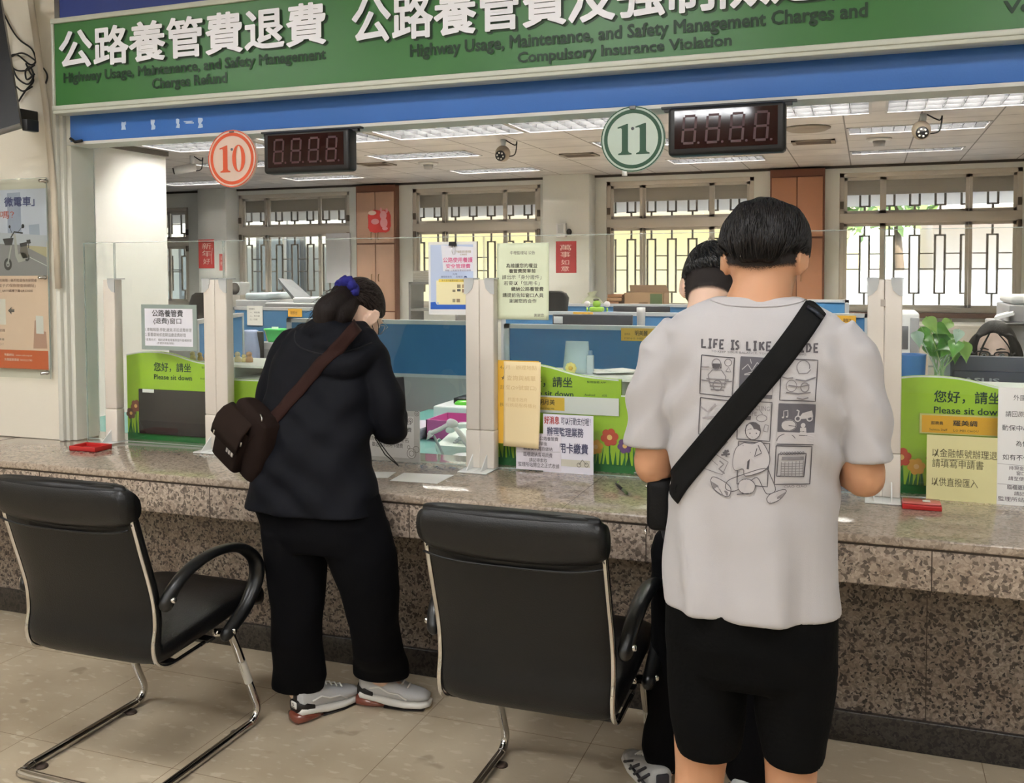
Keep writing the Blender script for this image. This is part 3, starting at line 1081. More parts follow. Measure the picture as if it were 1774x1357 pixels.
def board(x0, W, lab, dark=False, flowers=(), text=True, hump=1.0):
    t = thing('greeting_board', lab, 'board', (x0 + W / 2, YBD, CT), 'green greeting boards behind the glass')
    zc = [(0.0, 1.195), (0.06, 1.206), (0.12, 1.212), (0.2, 1.211), (0.27, 1.202), (0.35, 1.182), (0.43, 1.168), (0.55, 1.160)]
    top = [(x0 + p.x, p.y) for p in spline([(a, b) for a, b in zc], 5)]
    xn = x0 + 0.56
    pts = [(x0, CT)] + top + [(xn, 1.16), (xn, 1.10), (x0 + W, 1.10), (x0 + W, CT)]
    MB().prism(pts, YBD, YBD + 0.016).obj('front_panel', M_lime, t)
    rim = MB()
    n = len(top)
    vs = [(x, YBD - 0.001, z) for x, z in top] + [(x, YBD - 0.001, z - 0.006) for x, z in top]
    rim.add(vs, [(i, i + 1, n + i + 1, n + i) for i in range(n - 1)])
    rim.box((xn, YBD - 0.001, 1.094), (x0 + W, YBD + 0.0, 1.10))
    rim.obj('white_rim', M_bwhite, t, fix=False)
    b = MB()
    b.box((x0 + 0.3, YBD + 0.017, 1.15), (x0 + W, YBD + 0.34, 1.162))
    b.box((xn, YBD + 0.017, 1.084), (x0 + W, YBD + 0.34, 1.097))
    b.box((xn - 0.012, YBD + 0.017, CT), (xn, YBD + 0.34, 1.15))
    b.box((xn, YBD + 0.32, 1.097), (x0 + W, YBD + 0.34, 1.15))
    b.box((x0 + W - 0.012, YBD + 0.017, CT), (x0 + W, YBD + 0.34, 1.15))
    b.obj('shelf_box', M_bwhite, t)
    y = YBD - 0.0015
    gr = MB()
    rg = random.Random(int(x0 * 100))
    gr.add([(x0, y, CT), (x0 + W, y, CT), (x0 + W, y, CT + 0.03), (x0, y, CT + 0.03)], [(0, 1, 2, 3)])
    xx = x0 + 0.004
    while xx < x0 + W - 0.02:
        h = rg.uniform(0.05, 0.105)
        w = rg.uniform(0.008, 0.014)
        l = rg.uniform(-0.012, 0.012)
        poly(gr, [(xx, CT + 0.028), (xx + w, CT + 0.028), (xx + w / 2 + l, CT + 0.02 + h)], y)
        xx += w * rg.uniform(0.7, 1.8)
    gr.obj('grass_print', M_bgreen, t, fix=False)
    for fx, fz, r, m in flowers:
        f = MB()
        stroke(f, [(x0 + fx, CT + 0.03), (x0 + fx + 0.001, fz)], 0.004, y - 0.0003, 1)
        for k in range(6):
            a = 2 * PI * k / 6 + 0.2
            poly(f, ellipse(x0 + fx + r * 0.58 * math.cos(a), fz + r * 0.58 * math.sin(a), r * 0.42, r * 0.42, 12), y - 0.0006 - k * 0.00005)
        poly(f, ellipse(x0 + fx, fz, r * 0.3, r * 0.3, 12), y - 0.0012, 2)
        f.obj('flower_print', [m, M_bgreen, mat('flower_heart', (245, 196, 120), 0.5)], t, fix=False)
    if text:
        tx = MB()
        lett(tx, '您好，請坐', x0 + 0.158, x0 + 0.366, 1.120, 1.163, y, bold=0.012)
        lett(tx, 'Please sit down', x0 + 0.158, x0 + 0.37, 1.084, 1.107, y, bold=0.012)
        lett(tx, '監理服務 APP', x0 + 0.425, x0 + 0.5, 1.142, 1.151, y)
        lett(tx, 'Android', x0 + 0.415, x0 + 0.457, 1.092, 1.1, y)
        lett(tx, 'iOS', x0 + 0.486, x0 + 0.504, 1.092, 1.1, y)
        tx.obj('greeting_lettering', M_txg, t, fix=False)
    if dark:
        d = MB()
        d.rbox((x0 + 0.075, YBD - 0.012, CT + 0.03), (x0 + 0.56, YBD - 0.002, 1.038), 0.002)
        s = d.obj('dark_window', mat('smoked_panel', (44, 40, 42), 0.22), t)
        MB().box((x0 + 0.1, YBD - 0.0135, 1.022), (x0 + 0.165, YBD - 0.0122, 1.038)).obj('asset_tag', M_paper, t)
    return t


board(-3.245, 1.02, 'green greeting board with a dark window beside the single white post', dark=True, flowers=((0.05, 0.955, 0.03, mat('flower_brick', (150, 84, 66), 0.5)), (0.022, 0.92, 0.028, mat('flower_brown', (112, 70, 54), 0.5))))
board(-1.44, 1.0, 'green greeting board behind the yellow notices', flowers=((0.515, 0.935, 0.036, M_red), (0.46, 0.895, 0.03, M_org), (0.575, 0.905, 0.03, M_pur), (0.62, 0.93, 0.02, M_red), (0.03, 0.88, 0.025, M_pur)))
board(0.062, 1.0, 'green greeting board in front of the seated clerk with glasses', flowers=((0.056, 0.925, 0.034, M_red), (0.105, 0.895, 0.03, M_org), (0.16, 0.93, 0.025, mat('flower_brick', (150, 84, 66), 0.5))))


# notices ---------------------------------------------------------------------------------------------
def inkmat(c):
    return mat('ink_%d_%d_%d' % c, c, 0.7)


def sheet(name, lab, cat, quad, Y, paper, lines=(), shapes=(), th=0.0012, group=None, border=None, curl=0.0, bold=0.0):
    """a notice on the upright plane Y; quad and lines in photo pixels"""
    x0p, x1p, y0p, y1p = quad
    xm, ym = (x0p + x1p) / 2, (y0p + y1p) / 2
    x0, x1, z1, z0 = at(x0p, ym, Y).x, at(x1p, ym, Y).x, at(xm, y0p, Y).z, at(xm, y1p, Y).z
    t = thing(name, lab, cat, ((x0 + x1) / 2, Y, z0), group)
    if curl:
        m = MB()
        n = 14
        vs = []
        for i in range(n + 1):
            for j in range(n + 1):
                u, v = i / n, j / n
                vs.append((lerp(x0, x1, u), Y - curl * (1 - v) ** 2 * (0.3 + 0.7 * u), lerp(z0, z1, v)))
        m.add(vs, [(i * (n + 1) + j, (i + 1) * (n + 1) + j, (i + 1) * (n + 1) + j + 1, i * (n + 1) + j + 1) for i in range(n) for j in range(n)], 0, True)
        po = m.obj('paper', paper, t)
        md = po.modifiers.new('t', 'SOLIDIFY'); md.thickness = th
        md.offset = -1 if po.data.polygons[0].normal.y < 0 else 1
    else:
        MB().box((x0, Y, z0), (x1, Y + th, z1)).obj('paper', paper, t)
    if border:
        w, m = border
        b = MB()
        b.box((x0, Y - 0.0012, z0), (x0 + w, Y - 0.0001, z1)); b.box((x1 - w, Y - 0.0012, z0), (x1, Y - 0.0001, z1))
        b.box((x0 + w, Y - 0.0012, z0), (x1 - w, Y - 0.0001, z0 + w)); b.box((x0 + w, Y - 0.0012, z1 - w), (x1 - w, Y - 0.0001, z1))
        b.obj('border', m, t)
    cols = []
    mb = MB()
    yy = Y - 0.0006

    def mi(c):
        if c not in cols:
            cols.append(c)
        return cols.index(c)
    for s in shapes:
        k, c, pts = s[0], s[1], s[2]
        if k == 'rect':
            a, b_, c_, d = pts
            p, q = at(a, c_, Y), at(b_, d, Y)
            xa, xb = at(a, (c_ + d) / 2, Y).x, at(b_, (c_ + d) / 2, Y).x
            za, zb = at((a + b_) / 2, d, Y).z, at((a + b_) / 2, c_, Y).z
            poly(mb, [(xa, za), (xb, za), (xb, zb), (xa, zb)], Y - 0.0003 - 0.00002 * len(cols), mi(c))
        elif k == 'poly':
            poly(mb, [(at(a, b_, Y).x, at(a, b_, Y).z) for a, b_ in pts], Y - 0.00035, mi(c))
        elif k == 'oval':
            a, b_, r, r2 = pts
            o_ = at(a, b_, Y)
            poly(mb, ellipse(o_.x, o_.z, r * (at(a + 1, b_, Y).x - o_.x), r2 * (o_.z - at(a, b_ + 1, Y).z), 20), Y - 0.0004, mi(c))
        elif k == 'ring':
            a, b_, r, w = pts
            o_ = at(a, b_, Y)
            sc = o_.z - at(a, b_ + 1, Y).z
            ring2d(mb, o_.x, o_.z, r * sc, r * sc, w * sc, Y - 0.0005, mi(c), 24)
        elif k == 'line':
            w = s[3] * (at(xm, ym - 1, Y).z - at(xm, ym, Y).z)
            stroke(mb, [(at(a, b_, Y).x, at(a, b_, Y).z) for a, b_ in pts], w, yy, mi(c))
    for l in lines:
        s, a, b_, c_, d, c = l[:6]
        bo = l[6] if len(l) > 6 else bold
        xa, xb = at(a, (c_ + d) / 2, Y).x, at(b_, (c_ + d) / 2, Y).x
        za, zb = at((a + b_) / 2, d, Y).z, at((a + b_) / 2, c_, Y).z
        lett(mb, s, xa, xb, za, zb, yy, mi(c), bold=bo, res=1)
    if curl:
        mb.v = [(p[0], p[1] - curl * (1 - (p[2] - z0) / (z1 - z0)) ** 2 * (0.3 + 0.7 * (p[0] - x0) / (x1 - x0)), p[2]) for p in mb.v]
    if mb.v:
        mb.obj('print', [inkmat(c) for c in cols], t, fix=False)
    return t, (x0, x1, z0, z1)


BK, GY = (52, 52, 56), (110, 110, 112)
YN = YG - 0.004
# framed fee notice
sheet('notice_sign', 'grey bordered refund window notice above the first green board', 'notice', (245, 341, 528, 607), YN, mat('border_grey', (150, 164, 158), 0.5),
      [('公路養管費', 264, 317, 537, 549, BK, .012), ('(退費)窗口', 266, 314, 551, 563, BK, .006), ('1.車輛報廢,停駛,繳銷,吊扣退費辦理', 252, 332, 568.5, 575, GY), ('2.重覆繳納或逾期溢繳退費辦理', 252, 322, 577, 583.5, GY),
       ('*退費方式：個別退費者需攜帶證件臨櫃辦理', 252, 332, 587, 591.5, GY), ('(不提供現金領取)', 272, 302, 593, 597.5, GY)],
      [('rect', (232, 232, 240), (251, 334, 535, 600))], th=0.003)
# blue and yellow fee poster
PK, BL = (226, 90, 150), (60, 110, 200)
t, q = sheet('fee_poster', 'white fee poster with pink heading, yellow panel and blue foot clipped to the glass', 'poster', (742.5, 826, 419, 545.5), YN, M_paper,
      [('公路使用養護', 768, 819, 446, 455, PK, .012), ('安全管理費', 773, 815, 457, 465, PK, .012), ('現稱 公路養管費收取標準', 771, 816, 467, 470.5, (90, 90, 140)), ('汽機車燃料使用費', 790, 816, 434, 438.5, (170, 150, 110)), ('名稱變更', 797, 809, 439.5, 442.5, (170, 150, 110)),
       ('機關徵收年', 764, 783, 478, 481.5, (90, 100, 150)), ('起徵年', 790, 802, 478, 481.5, (90, 100, 150)), ('7月', 784, 792, 473.5, 477, (90, 100, 150)),
       ('多元支付繳費快速又方便', 765, 804, 484.5, 488, (120, 110, 70))],
      [('rect', (196, 210, 236), (746, 820, 424, 536)), ('poly', (236, 236, 244), [(764, 425), (820, 428), (820, 470), (768, 470)]), ('rect', (246, 236, 190), (756, 813, 486, 528)), ('rect', (244, 220, 110), (760, 810, 483.5, 489)),
       ('poly', (52, 104, 200), [(746, 524), (754, 523), (757, 528), (812, 528), (815, 522.5), (820, 523), (820, 536), (746, 536)]),
       ('rect', (150, 140, 110), (792, 798, 493, 499)), ('rect', (170, 140, 100), (801, 806, 493, 499)), ('rect', (150, 140, 110), (784, 789, 502, 506)), ('rect', (90, 90, 90), (792, 798, 501, 505)), ('rect', (140, 110, 90), (801, 807, 501, 507)), ('rect', (160, 150, 120), (784, 789, 518, 524)), ('rect', (150, 130, 100), (791, 797, 518, 524)),
       ('rect', (190, 205, 232), (757, 760, 524, 527)), ('poly', (60, 80, 130), [(803, 481), (805, 478.5), (808, 478.5), (810, 481)])])
MB().prism([(at(779, 424, YN).x, at(785, 426, YN).z), (at(791.5, 424, YN).x, at(785, 426, YN).z), (at(790, 424, YN).x, at(785, 419, YN).z), (at(780, 424, YN).x, at(785, 419, YN).z)], YN - 0.012, YN + 0.012).obj('binder_clip', M_black)
bc = bpy.data.objects['binder_clip']
tag(bc, 'black binder clip holding the fee poster to the glass', 'clip')
wr = MB()
wr.tube([at(783.5, 426, YN - 0.012), at(783, 436, YN - 0.009), at(785, 441, YN - 0.009), at(788, 441, YN - 0.009), at(788.5, 434, YN - 0.009), at(787, 426, YN - 0.012)], 0.0011, 6)
wr.obj('wire_lever', M_chrome, bc)
# pale green-yellow announcement
G1 = (88, 84, 74)
sheet('announcement_sheet', 'pale yellow-green announcement sheet taped to the glass beside the fee poster', 'notice', (861, 951, 421, 554), YN - 0.0005, mat('paper_pale_green', (228, 236, 206), 0.6),
      [('中壢監理站 公告', 884, 927, 435, 441, G1), ('為維護您的權益', 877, 931, 456.5, 464, G1, .006), ('養管費開單前', 882, 928, 466, 473, G1, .012), ('請出示「身分證件」', 870, 938, 476.5, 484, G1), ('若要以「信用卡」', 873, 935, 487, 494.5, G1),
       ('繳納公路養管費', 886, 942, 497, 504.5, G1, .01), ('請提前告知窗口人員', 871, 942, 508, 515.5, G1, .006), ('謝謝您的合作', 883, 930, 518, 525, G1, .006), ('謝謝您', 926, 943, 543.5, 549, G1)], [], curl=0.006)
# yellow notice hanging low, the glare on it added as a cream sheet
YL = (176, 132, 60)
sheet('yellow_notice', 'deep yellow notice taped beside the white post, partly covered by painted cream glare', 'notice', (862.5, 934, 625, 770), YN - 0.001, mat('paper_yellow', (240, 190, 66), 0.55),
      [('4月　辦理地點', 866, 930, 633, 641, YL), ('★查詢與補單', 868, 925, 651, 660, (110, 90, 60)), ('請至(20號窗口)', 867, 930, 668, 677, YL), ('桃園市政府', 878, 912, 689, 696, YL), ('稅務局服務櫃台', 866, 930, 699, 706, YL), ('謝謝！', 884, 905, 718, 725, YL)])
sheet('glare_sheet', 'cream glare over the deep yellow notice, added as a curled sheet', 'notice', (873, 937, 627, 774), YN - 0.0035, mat('glare_cream', (248, 226, 178), 0.6),
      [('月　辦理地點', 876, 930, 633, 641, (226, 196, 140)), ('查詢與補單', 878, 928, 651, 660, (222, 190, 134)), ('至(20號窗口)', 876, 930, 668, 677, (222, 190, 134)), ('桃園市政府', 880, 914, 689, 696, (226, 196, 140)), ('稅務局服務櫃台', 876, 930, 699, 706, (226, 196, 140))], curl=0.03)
sheet('good_news_notice', 'white mobile payment notice with red and grey heading on the middle green board', 'notice', (941, 1028, 719, 823), YN - 0.0008, mat('paper_lilac', (238, 236, 246), 0.6),
      [('好消息', 943, 969, 721, 735, (196, 70, 66), .02), ('可以行動支付喔！', 972, 1023, 724, 737, (84, 84, 110), .008), ('辦理監理業務', 948, 1011, 741, 757, (96, 96, 124), .02), ('信用卡繳費', 956, 1019, 768, 786, (96, 96, 124), .02)],
      [('rect', (214, 210, 196), (965, 1022, 797, 809)), ('ring', (130, 126, 116), (1003, 806, 4, 1.2)), ('ring', (130, 126, 116), (1016, 806, 4, 1.2)), ('line', (130, 126, 116), [(1003, 806), (1009, 797), (1016, 806)], 1.5)])
LP = (84, 74, 84)
sheet('cash_notice', 'small lilac-white receipt notice stuck low in front of the payment notice', 'notice', (894, 972, 751, 815), YN - 0.0026, mat('paper_pinkish', (236, 230, 238), 0.6),
      [('持現金繳納公路養管費', 903, 967, 756, 763, LP), ('窗口開單後', 917, 948, 765, 772, LP), ('請至便利超商繳納', 907, 957, 774, 781, LP), ('臨櫃繳納各項規費', 907, 957, 784, 792, LP), ('請記得索取', 917, 948, 794, 801, LP), ('監理所站開立之正式收據', 898, 969, 802, 810, LP)],
      [('line', (190, 184, 190), [(896, 783), (970, 783.5)], 0.8)])
# name strip on the middle board
YP = YBD - 0.008
sheet('name_sign', 'long white name strip with a yellow name card on the middle green board', 'name plate', (934, 1072, 688, 718), YP, M_paper,
      [('明月美', 934, 961, 692, 702, (60, 50, 30), .008), ('MING YUEH MEI', 934, 960, 706.5, 709.5, (90, 76, 40))], [('rect', (240, 196, 64), (930, 978, 688.5, 711))], th=0.003)
# name card on the clerk's board
sheet('name_sign', 'orange name card in a clear holder on the green board before the clerk', 'name plate', (1593, 1730, 719, 754), YP, mat('card_holder', (214, 206, 130), 0.3),
      [('服務員', 1613, 1634, 730, 736, BK, .01), ('羅美綢', 1651, 1693, 729, 739, BK, .014), ('Service Staff', 1610, 1641, 742.5, 746.5, (90, 76, 40)), ('LO MEI CHOU', 1652, 1695, 745, 749, (90, 76, 40))],
      [('rect', (240, 178, 44), (1597, 1728, 722, 752))], th=0.003)
OL = (98, 92, 64)
sheet('transfer_notice', 'cream bank transfer notice taped under the orange name card', 'notice', (1605, 1730, 756, 873), YN - 0.0008, mat('paper_butter', (226, 220, 164), 0.6),
      [('以金融帳號辦理退費', 1615, 1742, 780, 795, OL), ('請填寫申請書', 1615, 1704, 797, 812, OL), ('以供直撥匯入', 1614, 1694, 829, 844, OL)], [('line', OL, [(1630, 795.5), (1690, 798)], 0.8)])
sheet('branch_notice', 'tall white notice at the picture edge beside the cream bank transfer notice', 'notice', (1728, 1800, 672, 880), YN - 0.0024, M_paper,
      [('外國駕照', 1756, 1800, 685, 695, BK), ('請回原單位', 1742, 1796, 713, 723, BK), ('動保中心', 1736, 1784, 737, 747, BK), ('為保', 1760, 1782, 764, 774, BK), ('如有不便', 1737, 1784, 788, 798, BK),
       ('持現金', 1748, 1774, 808, 815, LP), ('窗口', 1761, 1776, 817, 824, LP), ('請至便', 1747, 1774, 826, 833, LP), ('臨櫃繳納', 1745, 1780, 841, 849, LP), ('請記', 1757, 1774, 852, 859, LP), ('監理所站', 1729, 1774, 861, 869, LP)],
      [('line', (180, 176, 180), [(1728, 803), (1780, 808)], 0.8), ('line', (180, 176, 180), [(1728, 838), (1780, 842)], 0.8)])
# grey framed acrylic sign behind the woman's arm
GG = (120, 118, 112)
t, q = sheet('acrylic_sign', 'grey patterned acrylic sign standing on the counter behind the woman', 'notice', (628, 727, 711, 799), YN - 0.02, mat('acrylic_grey', (196, 196, 192), 0.3),
      [('本窗口', 690, 712, 728, 736, BK), ('繳納養管費', 672, 713, 740, 748, BK), ('請告知車號及姓名', 640, 708, 757, 765, GG), ('歡迎使用信用卡繳費', 645, 698, 767, 775, BK)],
      [('rect', (226, 226, 224), (634, 717, 720, 792))] + [('ring', GG, (a, b, r, 0.9)) for a, b, r in ((711, 729, 5), (711, 729, 2.5), (722, 717, 4.5), (722, 717, 2), (713, 786, 9), (713, 786, 5), (721, 779, 6), (634, 780, 4), (708, 775, 3), (700, 713, 4))], th=0.004)
sheet('poster_sticker', 'tiny silver sticker on the white post beside the tall man', 'sticker', (1525.5, 1534, 519, 531), YG - 0.0535, mat('silver_sticker', (188, 180, 170), 0.4), [], th=0.0006)

# poster of the scooter in clear acrylic on the cream wall
YA = YW - 0.03
xa0, xa1 = at(-60, 480, YA).x, at(84, 480, YA).x
za0, za1 = at(70, 656, YA).z, at(70, 308, YA).z
ap = thing('acrylic_poster_frame', 'clear acrylic panel with an electric scooter poster on the cream wall', 'poster', ((xa0 + xa1) / 2, YA, za0))
MB().box((xa0, YA, za0), (xa1, YA + 0.004, za1)).obj('acrylic_panel', clear_glass('acrylic', (244, 246, 244), extra=0.02), ap)
e = MB(); e.box((xa1 - 0.002, YA - 0.001, za0), (xa1 + 0.0005, YA + 0.005, za1)); e.box((xa0, YA - 0.001, za1 - 0.002), (xa1, YA + 0.005, za1 + 0.0005))
e.obj('polished_edge', M_glassedge, ap)
for px, py in ((78, 314), (77, 481), (81, 646)):
    c = at(px, py, YA)
    MB().lathe([(0, -0.012), (0.009, -0.012), (0.010, -0.009), (0.010, 0.0), (0.0075, 0.001), (0.0075, 0.032), (0.0, 0.032)], (c.x, YA, c.z), 14, axis='y').obj('standoff_bolt', M_chrome, ap)
YPz = YA + 0.0065
ps = MB()
pm = []


def pq(a, b_, c_, d, col, dy=0.0):
    if col not in pm:
        pm.append(col)
    mid = (c_ + d) / 2
    xa, xb = at(a, mid, YPz).x, at(b_, mid, YPz).x
    za, zb = at((a + b_) / 2, d, YPz).z, at((a + b_) / 2, c_, YPz).z
    poly(ps, [(xa, za), (xb, za), (xb, zb), (xa, zb)], YPz - dy, pm.index(col))


def pp(pts, col, dy=0.0004):
    if col not in pm:
        pm.append(col)
    poly(ps, [(at(a, b_, YPz).x, at(a, b_, YPz).z) for a, b_ in pts], YPz - dy, pm.index(col))


def pl(pts, w, col, dy=0.0008):
    if col not in pm:
        pm.append(col)
    stroke(ps, [(at(a, b_, YPz).x, at(a, b_, YPz).z) for a, b_ in pts], w * 0.0026, YPz - dy, pm.index(col))


def po(a, b_, r, col, dy=0.0008, w=None):
    if col not in pm:
        pm.append(col)
    c = at(a, b_, YPz)
    if w:
        ring2d(ps, c.x, c.z, r * 0.0026, r * 0.003, w * 0.0026, YPz - dy, pm.index(col), 24)
    else:
        poly(ps, ellipse(c.x, c.z, r * 0.0026, r * 0.003, 20), YPz - dy, pm.index(col))


pq(-60, 81, 329, 420, (208, 213, 232))
pq(-60, 81, 420, 478, (150, 148, 152))
pp([(-60, 400), (30, 405), (81, 408), (81, 440), (50, 425), (-60, 420)], (196, 200, 212))
pp([(40, 425), (81, 428), (81, 446)], (196, 184, 150), 0.0005)
pp([(12, 335), (35, 333), (38, 420), (14, 420)], (168, 176, 202), 0.0003)
pp([(50, 390), (68, 388), (70, 425), (52, 424)], (172, 182, 206), 0.0003)
pl([(48, 444), (84, 462)], 1.2, (228, 228, 230), 0.0007)
pq(-60, 84, 478, 606, (250, 216, 192))
pq(-60, 84, 606, 638, (226, 104, 50))
pq(-60, 10, 518, 562, (246, 236, 226), 0.0003)
pp([(14, 538), (20, 532), (20, 536), (25, 536), (25, 541), (20, 541), (20, 545)], (110, 100, 96))
pp([(62, 547), (75, 548), (76, 579), (63, 578)], (240, 236, 232), 0.0006)
pp([(60, 556), (66, 552), (66, 572), (80, 575), (82, 604), (58, 604)], (206, 160, 140), 0.0004)
# scooter drawing
DK, LG = (52, 52, 56), (186, 184, 180)
for a, b_, r in ((14, 458, 9.5), (47, 446, 6)):
    po(a, b_, r, DK, 0.0009); po(a, b_, r * 0.5, (150, 150, 152), 0.001); po(a, b_, r * 0.2, DK, 0.0011)
pp([(18, 405), (24, 410), (27, 444), (32, 455), (44, 452), (46, 440), (38, 437), (32, 441), (27, 405)], LG, 0.001)
pp([(35, 438), (36, 422), (46, 420), (50, 446), (40, 448)], (120, 112, 104), 0.001)
pp([(34, 422), (48, 419), (47, 426), (36, 428)], DK, 0.0012)
pl([(50, 430), (50, 420), (54, 420)], 2, DK, 0.0012); pp([(46, 416), (53, 415), (53, 422), (47, 422)], DK, 0.0012)
pp([(5, 414), (24, 412), (21, 425), (9, 425)], (70, 70, 74), 0.0012)
pl([(19, 412), (25, 402), (40, 404)], 2.6, DK, 0.0013); pl([(21, 404), (17, 394)], 1, DK, 0.0013); pl([(30, 404), (40, 392)], 1, DK, 0.0013)
po(17, 393, 2.4, DK, 0.0013); po(40, 392, 3.4, DK, 0.0013)
pl([(20, 425), (14, 458)], 3, LG, 0.0013)


def ptx(s, a, b_, c_, d, col, bold=0.0):
    if col not in pm:
        pm.append(col)
    mid = (c_ + d) / 2
    lett(ps, s, at(a, mid, YPz).x, at(b_, mid, YPz).x, at((a + b_) / 2, d, YPz).z, at((a + b_) / 2, c_, YPz).z, YPz - 0.001, pm.index(col), bold=bold, res=1)


ptx('微電車」', 8, 60, 341, 358, (70, 78, 130), .02)
ptx('嗎？', 1, 25, 366, 379, (200, 100, 90), .01)
ptx('有效期間　倘不知道有效期間者', -6, 64, 483, 488.5, (130, 90, 80))
ptx('電子式保險證查詢網站」', -2, 62, 492, 498, (150, 110, 100))
ptx('CIP_QRY?或掃下面QRCODE', -6, 57, 501.5, 506.5, (110, 70, 64), .01)
ptx('號碼', -2, 9, 570, 575, (130, 90, 80)); ptx('關者', -2, 8, 586, 590, (60, 40, 40)); ptx('心！', -2, 6, 594, 598, (130, 90, 80))
ptx('專屬網站 : www.cali.org.tw', 8, 56, 613, 618, (246, 220, 204), .01)
ptx('免費服務專線 0800221783', 8, 56, 621, 626, (246, 220, 204), .01)
MB().box((at(-60, 480, YPz).x, YPz + 0.0005, at(40, 638, YPz).z), (at(82, 480, YPz).x, YPz + 0.0012, at(40, 329, YPz).z)).obj('poster_sheet', M_paper, ap)
ps.obj('poster_print', [inkmat(c) for c in pm], ap, fix=False)
# ================================================================== leather visitor chairs
M_leath = mat('black_leather', (13, 13, 14), 0.4, spec=0.35, bump=0.12, bscale=260)
M_leath2 = mat('black_leather_roll', (16, 16, 17), 0.35, spec=0.4, bump=0.10, bscale=260)
M_arm = mat('arm_plastic', (15, 16, 17), 0.34)


def make_chair(xc, yo, lab, group):
    """side profile measured as (y, z); seat faces the counter"""
    t = thing('visitor_chair', lab, 'chair', (xc, yo + 0.3, 0), group)
    hw = 0.25
    prof = [(-0.075, 0.955), (-0.05, 0.88), (-0.012, 0.76), (0.035, 0.61), (0.045, 0.52), (0.035, 0.455), (0.05, 0.405), (0.10, 0.380), (0.2, 0.383), (0.32, 0.392), (0.45, 0.405), (0.56, 0.402), (0.615, 0.39)]
    P = spline([(a, b) for a, b in prof], 5)
    n = len(P)
    rings = []
    for i, p in enumerate(P):
        tn = (P[min(i + 1, n - 1)] - P[max(i - 1, 0)]).normalized()
        nr = Vector((-tn.y, tn.x))           # towards the sitter
        if nr.x < -0.2:
            nr = -nr
        s = i / (n - 1)
        th = interp([(0, 0.04), (0.1, 0.055), (0.35, 0.062), (0.5, 0.075), (0.62, 0.085), (0.9, 0.085), (0.97, 0.085), (1, 0.055)], s)
        w = hw * interp([(0, 0.965), (0.05, 1.0), (0.6, 1.0), (0.95, 1.0), (1, 0.95)], s)
        bow = 0.018 * math.sin(min(1, s / 0.5) * PI)
        ring = []
        for k in range(40):
            a = 2 * PI * k / 40
            co, si = math.cos(a), math.sin(a)
            x = math.copysign(abs(co) ** (2 / 6.0), co) * w
            q = math.copysign(abs(si) ** (2 / 2.6), si) * th / 2
            c = P[i] + nr * (th / 2 + q) + nr * (-bow * (1 - (x / w) ** 2))
            ring.append((xc + x, yo + c.x, c.y))
        rings.append(ring)
    sh = MB().loft(rings).obj('seat_shell', M_leath, t)
    # inner cushion of backrest and seat with seams
    # rolled head cushion
    hr = []
    for k in range(25):
        u = k / 24
        x = (u * 2 - 1) * (hw + 0.004)
        e = (1 - abs(u * 2 - 1) ** 7) ** (1 / 2.5) if abs(u * 2 - 1) < 1 else 0
        e = max(e, 0.25)
        sag = 0.012 * (1 - (u * 2 - 1) ** 2)
        ring = []
        for j in range(20):
            a = 2 * PI * j / 20
            y = -0.036 + 0.044 * math.cos(a) * (0.75 + 0.25 * e)
            z = 0.902 - sag * 0.6 + 0.066 * math.sin(a) * (0.55 + 0.45 * e)
            y += -0.25 * (z - 0.9)
            if math.sin(a) < 0 and math.cos(a) < 0:
                z -= sag
            ring.append((xc + x, yo + y, z))
        hr.append(ring)
    MB().loft(hr).obj('head_cushion', M_leath2, t)
    sm = MB()
    sm.tube([(xc + (u * 2 - 1) * (hw - 0.004), yo - 0.0465 - 0.012 * (1 - (u * 2 - 1) ** 2) * 0, 0.835 - 0.02 * (1 - (u * 2 - 1) ** 4)) for u in [i / 16 for i in range(17)]], 0.0035, 6)
    sm.obj('seam', M_leath2, t)
    for s in (-1, 1):
        xs_ = xc + s * (hw - 0.004)
        tp = [Vector((xs_, yo + p.x + 0.012, p.y + (0.0 if i < 30 else -0.0))) for i, p in enumerate(P[2:44])]
        MB().tube(tp, (0.0075), 8, flat=0.9).obj('chrome_trim', M_chrome, t)
        # arm loop
        ax = xc + s * (hw + 0.03)
        ap_ = spline([(ax - s * 0.006, yo + 0.075, 0.585), (ax, yo + 0.105, 0.628), (ax + s * 0.004, yo + 0.18, 0.667), (ax + s * 0.006, yo + 0.30, 0.683), (ax + s * 0.006, yo + 0.42, 0.662), (ax + s * 0.004, yo + 0.505, 0.60), (ax + s * 0.002, yo + 0.515, 0.53), (ax, yo + 0.46, 0.455), (ax - s * 0.004, yo + 0.385, 0.405), (ax - s * 0.006, yo + 0.36, 0.39)], 6)
        m_ = len(ap_)
        rr = [(interp([(0, 0.020), (0.1, 0.022), (0.35, 0.028), (0.6, 0.028), (0.85, 0.023), (1, 0.020)], i / (m_ - 1)), interp([(0, 0.024), (0.3, 0.015), (0.55, 0.017), (0.8, 0.022), (1, 0.024)], i / (m_ - 1))) for i in range(m_)]
        a = MB().tube(ap_, rr, 14, up=None, roundcap=True).obj('armrest', M_arm, t)
        bo = MB()
        for yy, zz in ((0.08, 0.597), (0.372, 0.40)):
            bo.lathe([(0.0, 0.004), (0.008, 0.0035), (0.0095, 0), (0.0095, -0.02)], (ax + s * 0.019, yo + yy, zz), 14, axis='x') if s > 0 else bo.lathe([(0.0, -0.004), (0.008, -0.0035), (0.0095, 0), (0.0095, 0.02)], (ax + s * 0.019, yo + yy, zz), 14, axis='x')
        bo.obj('bolt', M_chrome, a)
    # cantilever frame
    xr = hw - 0.005
